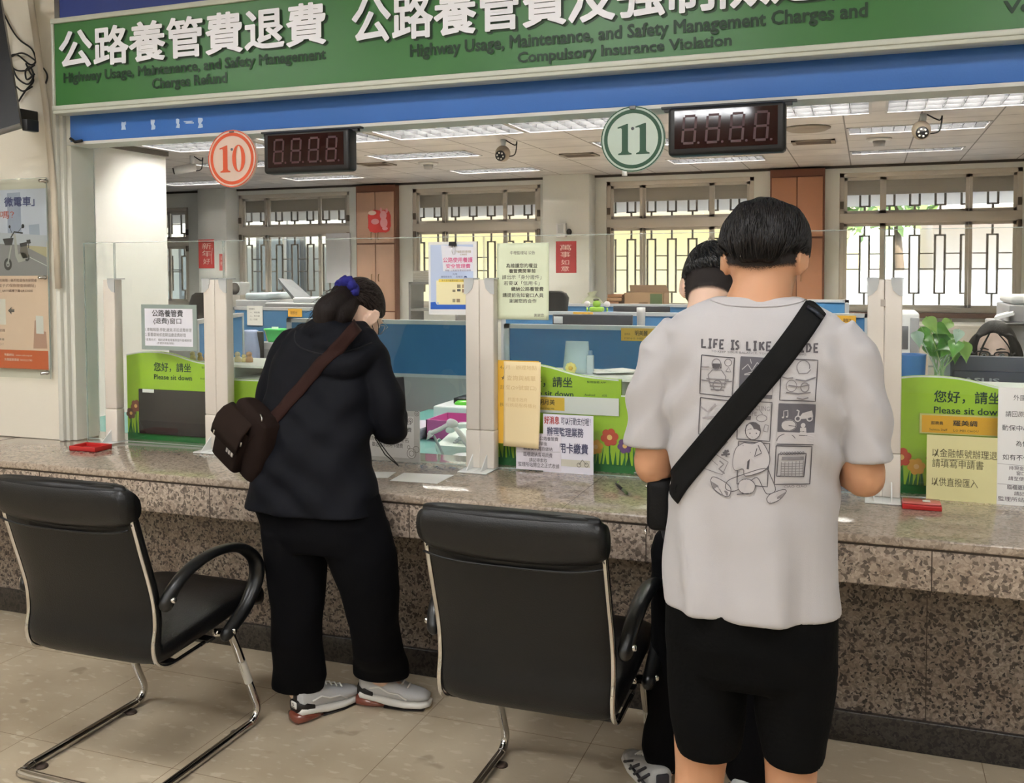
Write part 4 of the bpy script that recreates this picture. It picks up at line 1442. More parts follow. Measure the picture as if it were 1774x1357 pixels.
    half = [(xr - 0.02, 0.36, 0.388), (xr, 0.41, 0.372), (xr, 0.44, 0.33), (xr, 0.49, 0.22), (xr, 0.54, 0.11), (xr, 0.56, 0.06), (xr, 0.552, 0.03), (xr, 0.525, 0.0145), (xr, 0.47, 0.0142), (xr, 0.1, 0.0142), (xr, 0.05, 0.0142), (xr - 0.012, 0.012, 0.0142), (xr - 0.045, 0.0, 0.0142)]
    pth = [(xc + a, yo + b, c) for a, b, c in half] + [(xc - a, yo + b, c) for a, b, c in half[::-1]]
    MB().tube(spline(pth, 5), 0.0138, 12).obj('frame', M_chrome, t)
    cb = MB()
    cb.box((xc - xr, yo + 0.3, 0.378), (xc + xr, yo + 0.34, 0.386))
    cb.box((xc - xr, yo + 0.12, 0.37), (xc + xr, yo + 0.16, 0.38))
    cb.obj('under_bar', M_black, t)
    for s in (-1, 1):
        MB().lathe([(0, 0), (0.02, 0), (0.018, 0.006), (0, 0.006)], (xc + s * (xr - 0.022), yo + 0.47, 0.0), 12).obj('foot_pad', mat('pad_brown', (70, 56, 46), 0.7), t)
        MB().lathe([(0, 0), (0.02, 0), (0.018, 0.006), (0, 0.006)], (xc + s * (xr - 0.022), yo + 0.07, 0.0), 12).obj('foot_pad', mat('pad_brown', (70, 56, 46), 0.7), t)
    st = MB()
    d0, d1 = Vector((xc + xr + 0.0002, yo + 0.475, 0.255)), Vector((xc + xr + 0.0002, yo + 0.515, 0.165))
    st.tube([d0, d1], 0.0146, 12, cap=False)
    st.obj('asset_sticker', mat('sticker_white', (206, 204, 196), 0.5), t)
    return t


make_chair(-2.235, 2.245, 'black leather visitor chair with its armrest loop in full view, near the cream wall', 'leather visitor chairs')
make_chair(-0.855, 2.35, 'black leather visitor chair beside the tall man, its back turned straight to the viewer', 'leather visitor chairs')
# ================================================================== people
M_skin = mat('skin_warm', (196, 146, 112), 0.5)
M_skin2 = mat('skin_pale', (226, 190, 168), 0.5)
for m in (M_skin, M_skin2):
    b = m.node_tree.nodes['Principled BSDF']
    b.inputs['Subsurface Weight'].default_value = 0.12
    b.inputs['Subsurface Radius'].default_value = (0.01, 0.004, 0.002)


def hairmat(name, col, sc=(90, 90, 8)):
    m = mat(name, col, 0.55, spec=0.18)
    nt = m.node_tree
    b = nt.nodes['Principled BSDF']
    n = tex(nt, 'Noise', 3.0, objvec(nt, sc), Detail=4)
    bp = nt.nodes.new('ShaderNodeBump'); bp.inputs['Strength'].default_value = 0.6; bp.inputs['Distance'].default_value = 0.004
    nt.links.new(n.outputs['Fac'], bp.inputs['Height'])
    nt.links.new(bp.outputs['Normal'], b.inputs['Normal'])
    return m


M_hair = hairmat('hair_black', (13, 11, 11))
M_hair2 = hairmat('hair_darkbrown', (27, 20, 18))
HR = Vector((0.076, 0.098, 0.118))


def head_M(c, yaw=0.0, pitch=0.0, roll=0.0, s=1.0):
    return Matrix.Translation(Vector(c)) @ Euler((0, 0, rad(yaw)), 'XYZ').to_matrix().to_4x4() @ Euler((rad(-pitch), rad(roll), 0), 'XYZ').to_matrix().to_4x4() @ Matrix.Scale(s, 4)


def head_shape(mb, M):
    T0 = mb.T
    mb.T = M
    R = [(-0.118, 0.052, 0.026, 0.024), (-0.108, 0.046, 0.040, 0.040), (-0.09, 0.036, 0.052, 0.056), (-0.065, 0.024, 0.061, 0.072), (-0.035, 0.010, 0.068, 0.088), (0.0, 0.002, 0.073, 0.096),
         (0.035, -0.003, 0.076, 0.099), (0.065, -0.005, 0.072, 0.094), (0.09, -0.006, 0.060, 0.079), (0.108, -0.006, 0.04, 0.054), (0.118, -0.006, 0.014, 0.02)]
    mb.loft([oval((0, cy, z), (1, 0, 0), (0, 1, 0), rx, ry, 28, 2.15) for z, cy, rx, ry in R])
    # nose, brow, lips, chin
    mb.loft([oval((0, 0.094, 0.022), (1, 0, 0), (0, 1, 0), 0.008, 0.006, 10), oval((0, 0.104, -0.01), (1, 0, 0), (0, 1, 0), 0.010, 0.010, 10), oval((0, 0.108, -0.03), (1, 0, 0), (0, 1, 0), 0.016, 0.014, 10), oval((0, 0.098, -0.042), (1, 0, 0), (0, 1, 0), 0.013, 0.010, 10)])
    mb.ball((0, 0.088, -0.064), (0.023, 0.010, 0.006), 12, 8)
    mb.ball((0, 0.086, -0.074), (0.019, 0.010, 0.006), 12, 8)
    for s in (-1, 1):
        mb.ball((s * 0.03, 0.086, 0.026), (0.022, 0.009, 0.007), 12, 8)
        mb.ball((s * 0.042, 0.066, -0.02), (0.022, 0.02, 0.018), 12, 8)
        # ears
        e = Euler((rad(-12), 0, rad(s * -22)), 'XYZ').to_matrix()
        mb.ball((s * 0.079, -0.008, -0.004), (0.009, 0.018, 0.031), 12, 10, rot=e)
        mb.ball((s * 0.077, -0.001, -0.03), (0.007, 0.010, 0.012), 10, 8)
        rim = [Vector((s * 0.084, -0.008, -0.004)) + e @ Vector((s * 0.003, 0.017 * math.cos(q), 0.031 * math.sin(q))) for q in [rad(a) for a in range(-40, 230, 18)]]
        mb.tube(rim, 0.0042, 8, roundcap=True)
    mb.T = T0


def face_parts(M, root, brows=True, lips=True):
    for s in (-1, 1):
        e = MB(); e.T = M
        e.ball((s * 0.031, 0.084, 0.008), (0.0125, 0.011, 0.0095), 14, 10)
        eo = e.obj('eye', mat('eye_white', (235, 232, 228), 0.2), root)
        i = MB(); i.T = M
        i.ball((s * 0.031, 0.0905, 0.007), (0.0058, 0.0055, 0.0058), 12, 8)
        i.obj('iris', mat('iris_dark', (38, 26, 20), 0.1), eo)
        lid = MB(); lid.T = M
        lid.tube([(s * (0.031 - 0.014), 0.0905, 0.008), (s * 0.024, 0.0955, 0.016), (s * 0.033, 0.0955, 0.017), (s * 0.044, 0.089, 0.009)], [0.001, 0.0018, 0.0018, 0.001], 6)
        lid.obj('eyelid', M_hair, root)
        if brows:
            b = MB(); b.T = M
            b.tube([(s * 0.014, 0.0965, 0.032), (s * 0.03, 0.0975, 0.038), (s * 0.046, 0.087, 0.034)], [0.0022, 0.003, 0.0015], 6)
            b.obj('eyebrow', M_hair, root)


def hair_cap(mb, M, fn, nl=44, nn=72, seed=0, nz=0.02, c0=(0, -0.004, 0.0)):
    """hair mass round the skull; fn(direction) gives the radius factor, below ~0.95 lies under the skin"""
    T0 = mb.T
    mb.T = M
    c0 = Vector(c0)
    rings = []
    for i in range(1, nl):
        t = PI * i / nl
        ring = []
        for k in range(nn):
            a = 2 * PI * k / nn
            d = Vector((math.sin(t) * math.cos(a), math.sin(t) * math.sin(a), -math.cos(t)))
            f = fn(d)
            q = noise.noise(Vector((d.x * 5 + seed, d.y * 5, d.z * 2.2))) + 0.6 * noise.noise(Vector((d.x * 16, d.y * 16 + seed, d.z * 3)))
            if f > 0.97:
                f += nz * q
            ring.append(c0 + Vector((d.x * HR.x, d.y * HR.y, d.z * HR.z)) * f)
        rings.append(ring)
    mb.loft(rings)
    mb.T = T0
    return mb


def sstep(a, b, x):
    t = max(0, min(1, (x - a) / (b - a)))
    return t * t * (3 - 2 * t)


def hand(mb, wrist, fd, pn, curl=50, side=1, L=1.0, thumb_out=35):
    """palm, four unequal fingers and a thumb; fd finger direction, pn palm normal (the way the palm faces)"""
    fd = Vector(fd).normalized()
    pn = Vector(pn); pn = (pn - fd * pn.dot(fd)).normalized()
    sd = fd.cross(pn) * side                     # towards the thumb
    w = Vector(wrist)
    mb.loft([oval(w - fd * 0.03, sd, pn, 0.026 * L, 0.019 * L, 16), oval(w, sd, pn, 0.029 * L, 0.019 * L, 16), oval(w + fd * 0.03 * L, sd, pn, 0.038 * L, 0.017 * L, 16, 2.6), oval(w + fd * 0.07 * L, sd, pn, 0.042 * L, 0.014 * L, 16, 2.8), oval(w + fd * 0.092 * L, sd, pn, 0.040 * L, 0.011 * L, 16, 2.8)])
    for k, (o, ln, r, cc) in enumerate(((0.031, 0.072, 0.0088, 0.85), (0.0105, 0.080, 0.0090, 1.0), (-0.0105, 0.074, 0.0086, 1.06), (-0.030, 0.058, 0.0076, 1.15))):
        p = w + fd * 0.08 * L + sd * o * L
        d = (fd + sd * o * 1.8).normalized()
        pts = [p]
        ang = 0
        for seg, q in ((0.45, 0.5), (0.32, 0.9), (0.23, 0.6)):
            ang += curl * cc * q
            dd = d * math.cos(rad(ang)) + pn * math.sin(rad(ang))
            pts.append(pts[-1] + dd * ln * 1.1 * seg * L)
        mb.tube(pts, [r * L, r * 0.98 * L, r * 0.88 * L, r * 0.74 * L], 10, roundcap=True)
    p = w + fd * 0.025 * L + sd * 0.03 * L
    to = rad(thumb_out)
    d1 = (sd * math.sin(to) + fd * math.cos(to) + pn * 0.45).normalized()
    d2 = (d1 + pn * 0.4 + fd * 0.2).normalized()
    mb.tube([p - d1 * 0.012, p + d1 * 0.035 * L, p + d1 * 0.035 * L + d2 * 0.028 * L, p + d1 * 0.035 * L + d2 * 0.05 * L], [0.0135 * L, 0.0115 * L, 0.0098 * L, 0.008 * L], 10, roundcap=True)


def folds(mb, fn):
    mb.v = [tuple(fn(Vector(p))) for p in mb.v]
    return mb


def shoe(root, heel, toe_dir, kind):
    """heel: back of the sole on the floor; toe_dir: ground direction"""
    d = Vector((toe_dir[0], toe_dir[1], 0)).normalized()
    x = Vector((d.y, -d.x, 0))
    M = Matrix.Translation(Vector(heel)) @ Matrix((x, d, Vector((0, 0, 1)))).transposed().to_4x4()
    white = mat('shoe_white', (222, 220, 214), 0.55)
    grey = mat('shoe_mesh_grey', (188, 188, 188), 0.7, bump=0.3, bscale=400)
    blk = mat('shoe_black', (26, 20, 18), 0.5)

    def sec(y, w, z0, z1, e=2.4, cx=0.0):
        return oval((cx, y, (z0 + z1) / 2), (1, 0, 0), (0, 0, 1), w, (z1 - z0) / 2, 24, e)
    hz = 0.032 if kind == 'woman' else 0.0
    so = MB(); so.T = M
    if kind == 'woman':
        so.loft([sec(0.0, 0.022, 0.03, 0.055), sec(0.01, 0.037, 0.026, 0.058, 3), sec(0.04, 0.042, 0.024, 0.052, 3), (sec(0.08, 0.040, 0.016, 0.046, 3)), sec(0.12, 0.040, 0.006, 0.040, 3), sec(0.18, 0.047, 0.004, 0.034, 3), sec(0.24, 0.043, 0.005, 0.032, 3), sec(0.268, 0.025, 0.010, 0.03)])
    else:
        so.loft([sec(0.0, 0.022, 0.004, 0.032), sec(0.012, 0.038, 0.0, 0.036, 3), sec(0.1, 0.041, 0.0, 0.03, 3), sec(0.18, 0.049, 0.0, 0.028, 3), sec(0.25, 0.043, 0.002, 0.028, 3), sec(0.285, 0.022, 0.008, 0.026)])
    s_ = so.obj('shoe', [white], root)
    if kind == 'woman':
        bu = MB(); bu.T = M
        bu.loft([sec(-0.012, 0.02, 0.008, 0.034), sec(-0.004, 0.038, 0.0, 0.04, 2.6), sec(0.03, 0.044, 0.0, 0.036, 2.8), sec(0.07, 0.040, 0.0, 0.026, 2.8), sec(0.10, 0.03, 0.0, 0.016, 2.6)])
        bu.obj('heel_bubble', mat('heel_amber', (120, 62, 48), 0.12, coat=0.6), s_)
        bs = MB(); bs.T = M
        bs.loft([sec(0.1, 0.036, 0.0, 0.008, 3), sec(0.18, 0.046, 0.0, 0.006, 3), sec(0.25, 0.04, 0.002, 0.008, 3)])
        bs.obj('outsole', blk, s_)
    zb = 0.045 if kind == 'woman' else 0.028
    up = MB(); up.T = M
    up.loft([sec(0.006, 0.026, zb, zb + 0.075), sec(0.02, 0.035, zb - 0.006, zb + 0.078, 2.6), sec(0.06, 0.037, zb - 0.012, zb + 0.072, 2.6), sec(0.1, 0.037, zb - 0.014, zb + 0.072, 2.5), sec(0.14, 0.041, zb - 0.016, zb + 0.05, 2.5), sec(0.19, 0.045, zb - 0.018, zb + 0.028, 2.4), sec(0.235, 0.040, zb - 0.016, zb + 0.018, 2.4), sec(0.262, 0.024, zb - 0.012, zb + 0.006)])
    up.obj('upper', grey, s_)
    if kind == 'woman':
        hc = MB(); hc.T = M
        hc.loft([oval((0, -0.0015, zb + 0.014), (1, 0, 0), (0, 0, 1), 0.028, 0.022, 20, 3), oval((0, 0.03, zb + 0.012), (1, 0, 0), (0, 0, 1), 0.0385, 0.02, 20, 3), oval((0, 0.06, zb + 0.004), (1, 0, 0), (0, 0, 1), 0.040, 0.012, 20, 3)])
        hc.rbox((-0.008, -0.001, zb + 0.03), (0.008, 0.012, zb + 0.085), 0.003)
        hc.obj('heel_counter', blk, s_)
        pt = MB(); pt.T = M
        pt.rbox((-0.017, -0.0055, zb + 0.006), (0.017, 0.002, zb + 0.030), 0.004)
        po_ = pt.obj('heel_patch', white, s_)
        lg = MB(); lg.T = M
        ring2d(lg, 0, zb + 0.021, 0.005, 0.0055, 0.002, -0.0058, 0, 16)
        lg.box((-0.011, -0.0058, zb + 0.010), (0.011, -0.0056, zb + 0.0125))
        lg.obj('heel_emblem', blk, po_, fix=False)
        st = MB(); st.T = M
        for s in (-1, 1):
            st.tube([(s * 0.039, 0.05, zb + 0.028), (s * 0.0405, 0.085, zb + 0.035), (s * 0.041, 0.12, zb + 0.018), (s * 0.046, 0.16, zb + 0.016), (s * 0.046, 0.19, zb - 0.004)], 0.0045, 8, flat=0.6)
        st.obj('side_stripe', white, s_)
    else:
        st = MB(); st.T = M
        dk = mat('shoe_dark', (52, 50, 56), 0.5)
        for s in (-1, 1):
            for (a, b_) in (((0.02, zb + 0.055), (0.09, zb + 0.0)), ((0.05, zb + 0.06), (0.13, zb + 0.0)), ((0.10, zb + 0.045), (0.17, zb - 0.004)), ((0.15, zb + 0.03), (0.22, zb - 0.006)), ((0.02, zb + 0.01), (0.16, zb + 0.012))):
                st.tube([(s * 0.036, a[0], a[1]), (s * 0.042, (a[0] + b_[0]) / 2, (a[1] + b_[1]) / 2), (s * 0.043, b_[0], b_[1])], 0.0045, 6)
        st.rbox((-0.02, -0.004, zb + 0.0), (0.02, 0.01, zb + 0.06), 0.006)
        st.obj('side_stripe', dk, s_)
    la = MB(); la.T = M
    for k in range(4):
        y = 0.12 + 0.022 * k
        z = zb + interp([(0.12, 0.064), (0.2, 0.028)], y)
        la.tube([(-0.02, y, z - 0.003), (0, y + 0.004, z + 0.003), (0.02, y, z - 0.003)], 0.0028, 6)
    la.obj('laces', white, s_)
    return s_


def px_ring(py, pl_, pr, Y, hd, n=40, e=2.3, lean=0.0):
    """garment ring measured between two silhouette pixels"""
    a, b_ = at(pl_, py, Y), at(pr, py, Y)
    c = (a + b_) / 2
    zz = at((pl_ + pr) / 2, py, Y).z
    return oval((c.x, Y, zz), (1, 0, 0), Vector((0, 1, lean)).normalized(), (b_.x - a.x) / 2, hd, n, e)
# ------------------------------------------------------------------ tall man in the pale T-shirt
YM = 2.30
man = thing('person', 'tall person seen from behind in a pale T-shirt with a printed back and black shorts', 'person', (at(1303, 1000, YM).x, YM, 0))
Pm = lambda px, py, Y=YM: at(px, py, Y)
# skin: head, neck, arms, hands, legs, one surface
sk = MB()
hc = Pm(1322, 447, 2.30)
MH = head_M((hc.x, 2.31, hc.z), yaw=-4, pitch=22, s=1.07)
head_shape(sk, MH)
nk = Pm(1314, 520, 2.29)
sk.loft([oval((nk.x - 0.002, 2.28, nk.z - 0.05), (1, 0, 0), (0, 1, 0), 0.095, 0.075, 28), oval((nk.x, 2.28, nk.z + 0.0), (1, 0, 0), (0, 1, 0), 0.075, 0.066, 28), oval((hc.x, 2.285, hc.z - 0.055), (1, 0, 0), (0, 1, 0), 0.066, 0.064, 28), oval((hc.x, 2.30, hc.z + 0.02), (1, 0, 0), (0, 1, 0), 0.064, 0.066, 28)])
cx = Pm(1303, 800).x
# trunk under the shirt
sk.loft([oval((cx, 2.30, z), (1, 0, 0), (0, 1, 0), a, b_, 28) for z, a, b_ in ((0.70, 0.13, 0.10), (0.85, 0.155, 0.105), (1.05, 0.14, 0.10), (1.25, 0.16, 0.105), (1.38, 0.165, 0.095), (1.46, 0.10, 0.075))])
hands = []
for s, shp, elp, hdp in ((-1, (1176, 618), (1131, 808), (1262, 745)), (1, (1440, 620), (1497, 828), (1368, 750))):
    sh_, el = Pm(*shp, 2.29), Pm(*elp, 2.30)
    wr_ = Pm(hdp[0], hdp[1], 2.56)
    sk.tube(spline([sh_, lerp(sh_, el, 0.5) + Vector((s * 0.008, 0, 0)), el + Vector((0, 0.0, 0.01))], 5), [lerp(0.047, 0.047, k / 10) for k in range(11)], 18, roundcap=True)
    sk.tube(spline([el + Vector((0, 0.005, 0.0)), lerp(el, wr_, 0.35) + Vector((s * 0.012, 0, -0.012)), lerp(el, wr_, 0.7), wr_], 4), [lerp(0.046, 0.027, k / 12) for k in range(13)], 18, roundcap=True)
    fd = (wr_ - el).normalized()
    hand(sk, wr_ + fd * 0.015, fd + Vector((0, 0.1, 0.25)), Vector((-s * 0.8, -0.25, 0.55)), curl=58, side=s)
    hands.append(wr_ + fd * 0.1)
for s, kp, yk in ((-1, (1213, 1330), 2.30), (1, (1370, 1330), 2.30)):
    hp = Pm(1303 + s * 75, 1060); kn = Pm(kp[0], kp[1], yk)
    an = Vector((kn.x + s * 0.012, 2.27, 0.09))
    P = spline([hp, lerp(hp, kn, 0.5), kn, lerp(kn, an, 0.28) + Vector((0, -0.018, 0)), lerp(kn, an, 0.65), an], 5)
    sk.tube(P, [interp([(0, 0.085), (0.2, 0.078), (0.4, 0.060), (0.5, 0.057), (0.62, 0.058), (0.8, 0.044), (0.93, 0.035), (1, 0.037)], k / (len(P) - 1)) for k in range(len(P))], 20, roundcap=True)
    sk.loft([oval((an.x, 2.215, 0.06), (1, 0, 0), (0, 0, 1), 0.028, 0.03, 16), oval((an.x, 2.28, 0.07), (1, 0, 0), (0, 0, 1), 0.036, 0.045, 16), oval((an.x + s * 0.01, 2.38, 0.05), (1, 0, 0), (0, 0, 1), 0.043, 0.026, 16), oval((an.x + s * 0.014, 2.45, 0.045), (1, 0, 0), (0, 0, 1), 0.03, 0.014, 16)])
manskin = fuse(sk, 0.0055, 3)
manskin.obj('body', M_skin, man, fix=False)
face_parts(MH, man)

# hair: full mop with faded sides
hb = MB()


def mop(d):
    # d.y forward, d.z up: long top, cropped sides and nape
    ax_ = abs(d.x)
    edge = lerp(-0.44, -0.02, sstep(0.45, 0.9, ax_)) + 0.06 * noise.noise(Vector((d.x * 9, d.y * 9, 4)))
    if d.y > 0:
        edge = lerp(edge, 0.42, sstep(0.25, 0.8, d.y))
    f = sstep(edge - 0.10, edge + 0.10, d.z)
    low = sstep(-0.42, 0.12, d.z)                       # the nape is cut close, the top hangs over it
    vol = lerp(1.0, lerp(1.27, 1.115, sstep(0.35, 0.95, d.z)), low)
    vol += 0.09 * sstep(0.25, 0.75, d.x) * sstep(0.05, .45, d.z) * (1 - sstep(.6, .9, d.z)) + 0.04 * sstep(-.2, -.6, d.x) * sstep(.5, .8, d.z)
    vol += 0.035 * noise.noise(Vector((d.x * 3.1 + 7, d.y * 3.1, d.z * 3.1)))
    return lerp(0.55, vol, f)


hair_cap(hb, MH, mop, seed=3, nz=0.032)
ho = fuse(hb, 0.004, 2)
ho.obj('hair', M_hair, man, fix=False)


def strands(M, fn, n, seed, mat_, root, low=-0.1, flow=(0, -0.15, -1), w=0.0011, lift=0.0, name='hair_strand'):
    """fine locks lying along a hair mass from the crown downwards"""
    rg = random.Random(seed)
    mb = MB()
    M3 = M
    for k in range(n):
        a, z = rg.uniform(0, 2 * PI), rg.uniform(low, 0.97)
        r = math.sqrt(1 - z * z)
        d = Vector((r * math.cos(a), r * math.sin(a), z))
        if fn(d) < 1.0:
            continue
        tw = Vector((rg.gauss(0, .28), rg.gauss(0, .28), 0))
        pts = []
        for i in range(rg.choice((3, 4, 5, 5))):
            f = fn(d)
            if f < 0.6:
                break
            pts.append(M3 @ (Vector((0, -0.004, 0)) + Vector((d.x * HR.x, d.y * HR.y, d.z * HR.z)) * (max(f, 1.0) + 0.012 + lift * i / 4)))
            t = Vector(flow) + tw + Vector((d.x, d.y, 0)) * 0.6
            t = t - d * t.dot(d)
            d = (d + t.normalized() * 0.085).normalized()
        if len(pts) < 2:
            continue
        mb.tube(pts, [w, w * 1.25, w * 1.2, w, w * 0.25][5 - len(pts):], 5)
    return mb.obj(name, mat_, root, fix=False)


def stubble(M, lim, skin, m, root):
    """cropped hair thinning out towards the neck: a shell on the skin whose hair density falls with the height on the head"""
    bv_ = BVHTree.FromPolygons([Vector(v) for v in skin.v], skin.f)
    c0 = M @ Vector((0, -0.01, 0.0))
    nl, nn = 56, 84
    Mi_ = M.inverted()
    vs, dens = [], []
    for i in range(nl):
        t = PI * (0.22 + 0.56 * i / (nl - 1))
        for k in range(nn):
            a = 2 * PI * k / nn
            d = Vector((math.sin(t) * math.cos(a), math.sin(t) * math.sin(a), math.cos(t)))
            w = (M.to_3x3() @ d).normalized()
            h = bv_.ray_cast(c0 + w * 0.22, -w)
            vs.append((h[0] + w * 0.0016) if h[0] is not None else c0 + w * .05)
            x = sstep(lim(d) - 0.26, lim(d) + 0.22, d.z)
            lx = abs((Mi_ @ vs[-1]).x)
            dens.append(x * (1 - sstep(.070, .076, lx)))
    mb = MB()
    fs = []
    for i in range(nl - 1):
        for k in range(nn):
            q = (i * nn + k, i * nn + (k + 1) % nn, (i + 1) * nn + (k + 1) % nn, (i + 1) * nn + k)
            if max(dens[j] for j in q) > 0 and max((vs[q[0]] - vs[j]).length for j in q) < 0.03:
                fs.append(q)
    mb.add(vs, fs, 0, True)
    me = mb.mesh('cropped_hair', m)
    at_ = me.attributes.new('hair_cover', 'FLOAT', 'POINT')
    for i, x in enumerate(dens):
        at_.data[i].value = x
    return link('cropped_hair', me, root)


M_strand = mat('hair_strand_black', (22, 19, 19), 0.45, spec=0.35)
strands(MH, mop, 2300, 4, M_strand, man, low=-0.05)
m_fade = mat('hair_stubble', (34, 27, 25), 0.85)
nt = m_fade.node_tree
nz_ = tex(nt, 'Noise', 600, objvec(nt), Detail=2)
va = nt.nodes.new('ShaderNodeAttribute'); va.attribute_name = 'hair_cover'
mm = nt.nodes.new('ShaderNodeMath'); mm.operation = 'MULTIPLY_ADD'
nt.links.new(va.outputs['Fac'], mm.inputs[0]); mm.inputs[1].default_value = 1.35
sb_ = nt.nodes.new('ShaderNodeMath'); sb_.operation = 'SUBTRACT'
nt.links.new(mm.outputs[0], sb_.inputs[0])
nt.links.new(nz_.outputs['Fac'], sb_.inputs[1])
mm.inputs[2].default_value = -0.05
ml = nt.nodes.new('ShaderNodeMath'); ml.operation = 'MULTIPLY'; ml.use_clamp = True
nt.links.new(sb_.outputs[0], ml.inputs[0]); ml.inputs[1].default_value = 3.0
nt.links.new(ml.outputs[0], nt.nodes['Principled BSDF'].inputs['Alpha'])
stubble(MH, lambda d: -0.66 + 0.36 * abs(d.x) ** 2 + (0.0 if d.y < 0.2 else 0.8 * (d.y - 0.2)), manskin, m_fade, man)

# T-shirt
M_tee = mat('tshirt_cotton', (174, 171, 172), 0.85, bump=0.08, bscale=500, sheen=0.2)
ts = MB()
rings = [px_ring(py, a, b_, Y, hd, 44, 2.35) for py, a, b_, Y, hd in ((514, 1238, 1388, 2.285, 0.066), (526, 1206, 1412, 2.285, 0.078), (545, 1168, 1448, 2.285, 0.092), (575, 1140, 1478, 2.287, 0.108), (620, 1140, 1484, 2.292, 0.125), (680, 1152, 1474, 2.295, 0.137), (760, 1163, 1460, 2.30, 0.142),
         (850, 1163, 1456, 2.30, 0.14), (940, 1156, 1458, 2.30, 0.145), (1010, 1150, 1460, 2.30, 0.152), (1046, 1149, 1462, 2.30, 0.155))]
ts.loft(rings)
for s, pts in ((-1, ((1182, 575, .064), (1152, 612, .067), (1135, 680, .064), (1130, 735, .0605), (1130, 772, .059))), (1, ((1440, 580, .064), (1470, 618, .069), (1490, 690, .066), (1500, 755, .0625), (1503, 797, .061)))):
    R = []
    P = [Pm(a, b_, 2.297) for a, b_, r in pts]
    for i, (a, b_, r) in enumerate(pts):
        tn = (P[min(i + 1, len(P) - 1)] - P[max(0, i - 1)]).normalized()
        u = Vector((0, 1, 0)).cross(tn).normalized()
        R.append(oval(P[i], u, (0, 1, 0), r * 0.92, r * 1.12, 30, 2.2))
    ts.loft(R)
tee = fuse(ts, 0.006, 6)


def teefold(p):
    t = sstep(1.3, 0.75, p.z)
    n = noise.noise(Vector((p.x * 3, p.y * 3, p.z * 1.5)))
    w = math.sin(p.x * 62 + n * 5 + p.z * 5) * 0.006 * t + math.sin(p.x * 34 + 1 + n * 3) * 0.007 * t
    dg_ = math.sin((p.x - cx) * (70 if p.x > cx else -70) + p.z * 55 + n * 4) * 0.005 * sstep(0.05, 0.17, abs(p.x - cx)) * sstep(0.95, 1.15, p.z) * sstep(1.5, 1.35, p.z)
    m_ = noise.noise(Vector((p.x * 9 + 3, p.y * 2, p.z * 2.2 - p.x * 3)))
    dg_ += 0.024 * max(0, m_) ** 1.5 - 0.010 * max(0, -m_)
    nz = noise.noise(p * 9) * 0.005
    c = Vector((cx, 2.3, p.z))
    d = (p - c); d.z = 0
    d = d.normalized() if d.length > 1e-6 else Vector((0, -1, 0))
    return p + d * (w + dg_ + nz)


folds(tee, teefold)
teeo = tee.obj('tshirt', M_tee, man, fix=False)
hm = MB()
hm.tube([Vector(p) + Vector((0, 0, 0.012)) for p in px_ring(1046, 1149, 1462, 2.30, 0.1555, 60, 2.35)], 0.0022, 6, closed=True)
bv = BVHTree.FromPolygons([Vector(v) for v in tee.v], tee.f)


def ontee(x, z, off=0.0016, y0=1.5):
    """a point of the shirt's back straight behind (x, z)"""
    h = bv.ray_cast(Vector((x, y0, z)), Vector((0, 1, 0)))
    if h[0] is None:
        h2 = bv.find_nearest(Vector((x, 2.15, z)))
        return h2[0] + h2[1] * off
    return h[0] + Vector((0, -off, 0))


def onfront(x, z, off=0.002):
    h = bv.ray_cast(Vector((x, 3.2, z)), Vector((0, -1, 0)))
    if h[0] is None:
        h2 = bv.find_nearest(Vector((x, 2.45, z)))
        return h2[0] + h2[1] * off
    return h[0] + Vector((0, off, 0))


# neckline rib
rb = MB()
cr = spline([(1226, 516), (1260, 524), (1310, 527), (1358, 525), (1398, 516)], 6)
rb.tube([ontee(at(a, b_, 2.2).x, at(a, b_, 2.2).z - 0.006, 0.0005) for a, b_ in cr], 0.0025, 6)
rb.obj('neck_seam', mat('tshirt_seam', (174, 171, 172), 0.85), man)

# printed back: built flat in photo pixels, laid onto the cloth
pr = MB()
pr_cols = []
GK, GM, GL = (76, 73, 77), (116, 112, 114), (146, 141, 143)


def cidx(c):
    if c not in pr_cols:
        pr_cols.append(c)
    return pr_cols.index(c)


LAYN = [0]


def lay(pts2, faces, c, off=0.0016, lv=None):
    vs = []
    LAYN[0] += 1
    off = 0.0012 + LAYN[0] * 1.2e-5             # later strokes lie over earlier ones
    for i, (a, b_) in enumerate(pts2):
        w = at(a, b_, 2.165)
        vs.append(ontee(w.x, w.z, off + (lv[i] * LAYER if lv else 0)))
    pr.add(vs, faces, cidx(c))


def ln(pts, w, c, off=0.0019, closed=False):
    Q = []
    P = [Vector(p) for p in pts]
    if closed:
        P = P + [P[0]]
    for a, b_ in zip(P, P[1:]):
        k = max(1, int((b_ - a).length / 5))
        Q += [a + (b_ - a) * i / k for i in range(k)]
    Q.append(P[-1])
    n = len(Q)
    L, R_ = [], []
    for i in range(n):
        d = (Q[min(i + 1, n - 1)] - Q[max(i - 1, 0)])
        d = d.normalized() if d.length else Vector((1, 0))
        nn = Vector((-d.y, d.x)) * w / 2
        L.append(Q[i] + nn); R_.append(Q[i] - nn)
    lay([tuple(p) for p in L + R_], [(i, i + 1, n + i + 1, n + i) for i in range(n - 1)], c, off)


def fillq(q, c, n=8, off=0.0014):
    """fill a four-cornered area (upper left, upper right, lower right, lower left)"""
    a, b_, c_, d = [Vector(p) for p in q]
    vs = []
    for i in range(n + 1):
        for j in range(n + 1):
            u, v = i / n, j / n
            vs.append(tuple((a * (1 - u) + b_ * u) * (1 - v) + (d * (1 - u) + c_ * u) * v))
    lay(vs, [(i * (n + 1) + j, (i + 1) * (n + 1) + j, (i + 1) * (n + 1) + j + 1, i * (n + 1) + j + 1) for i in range(n) for j in range(n)], c, off)


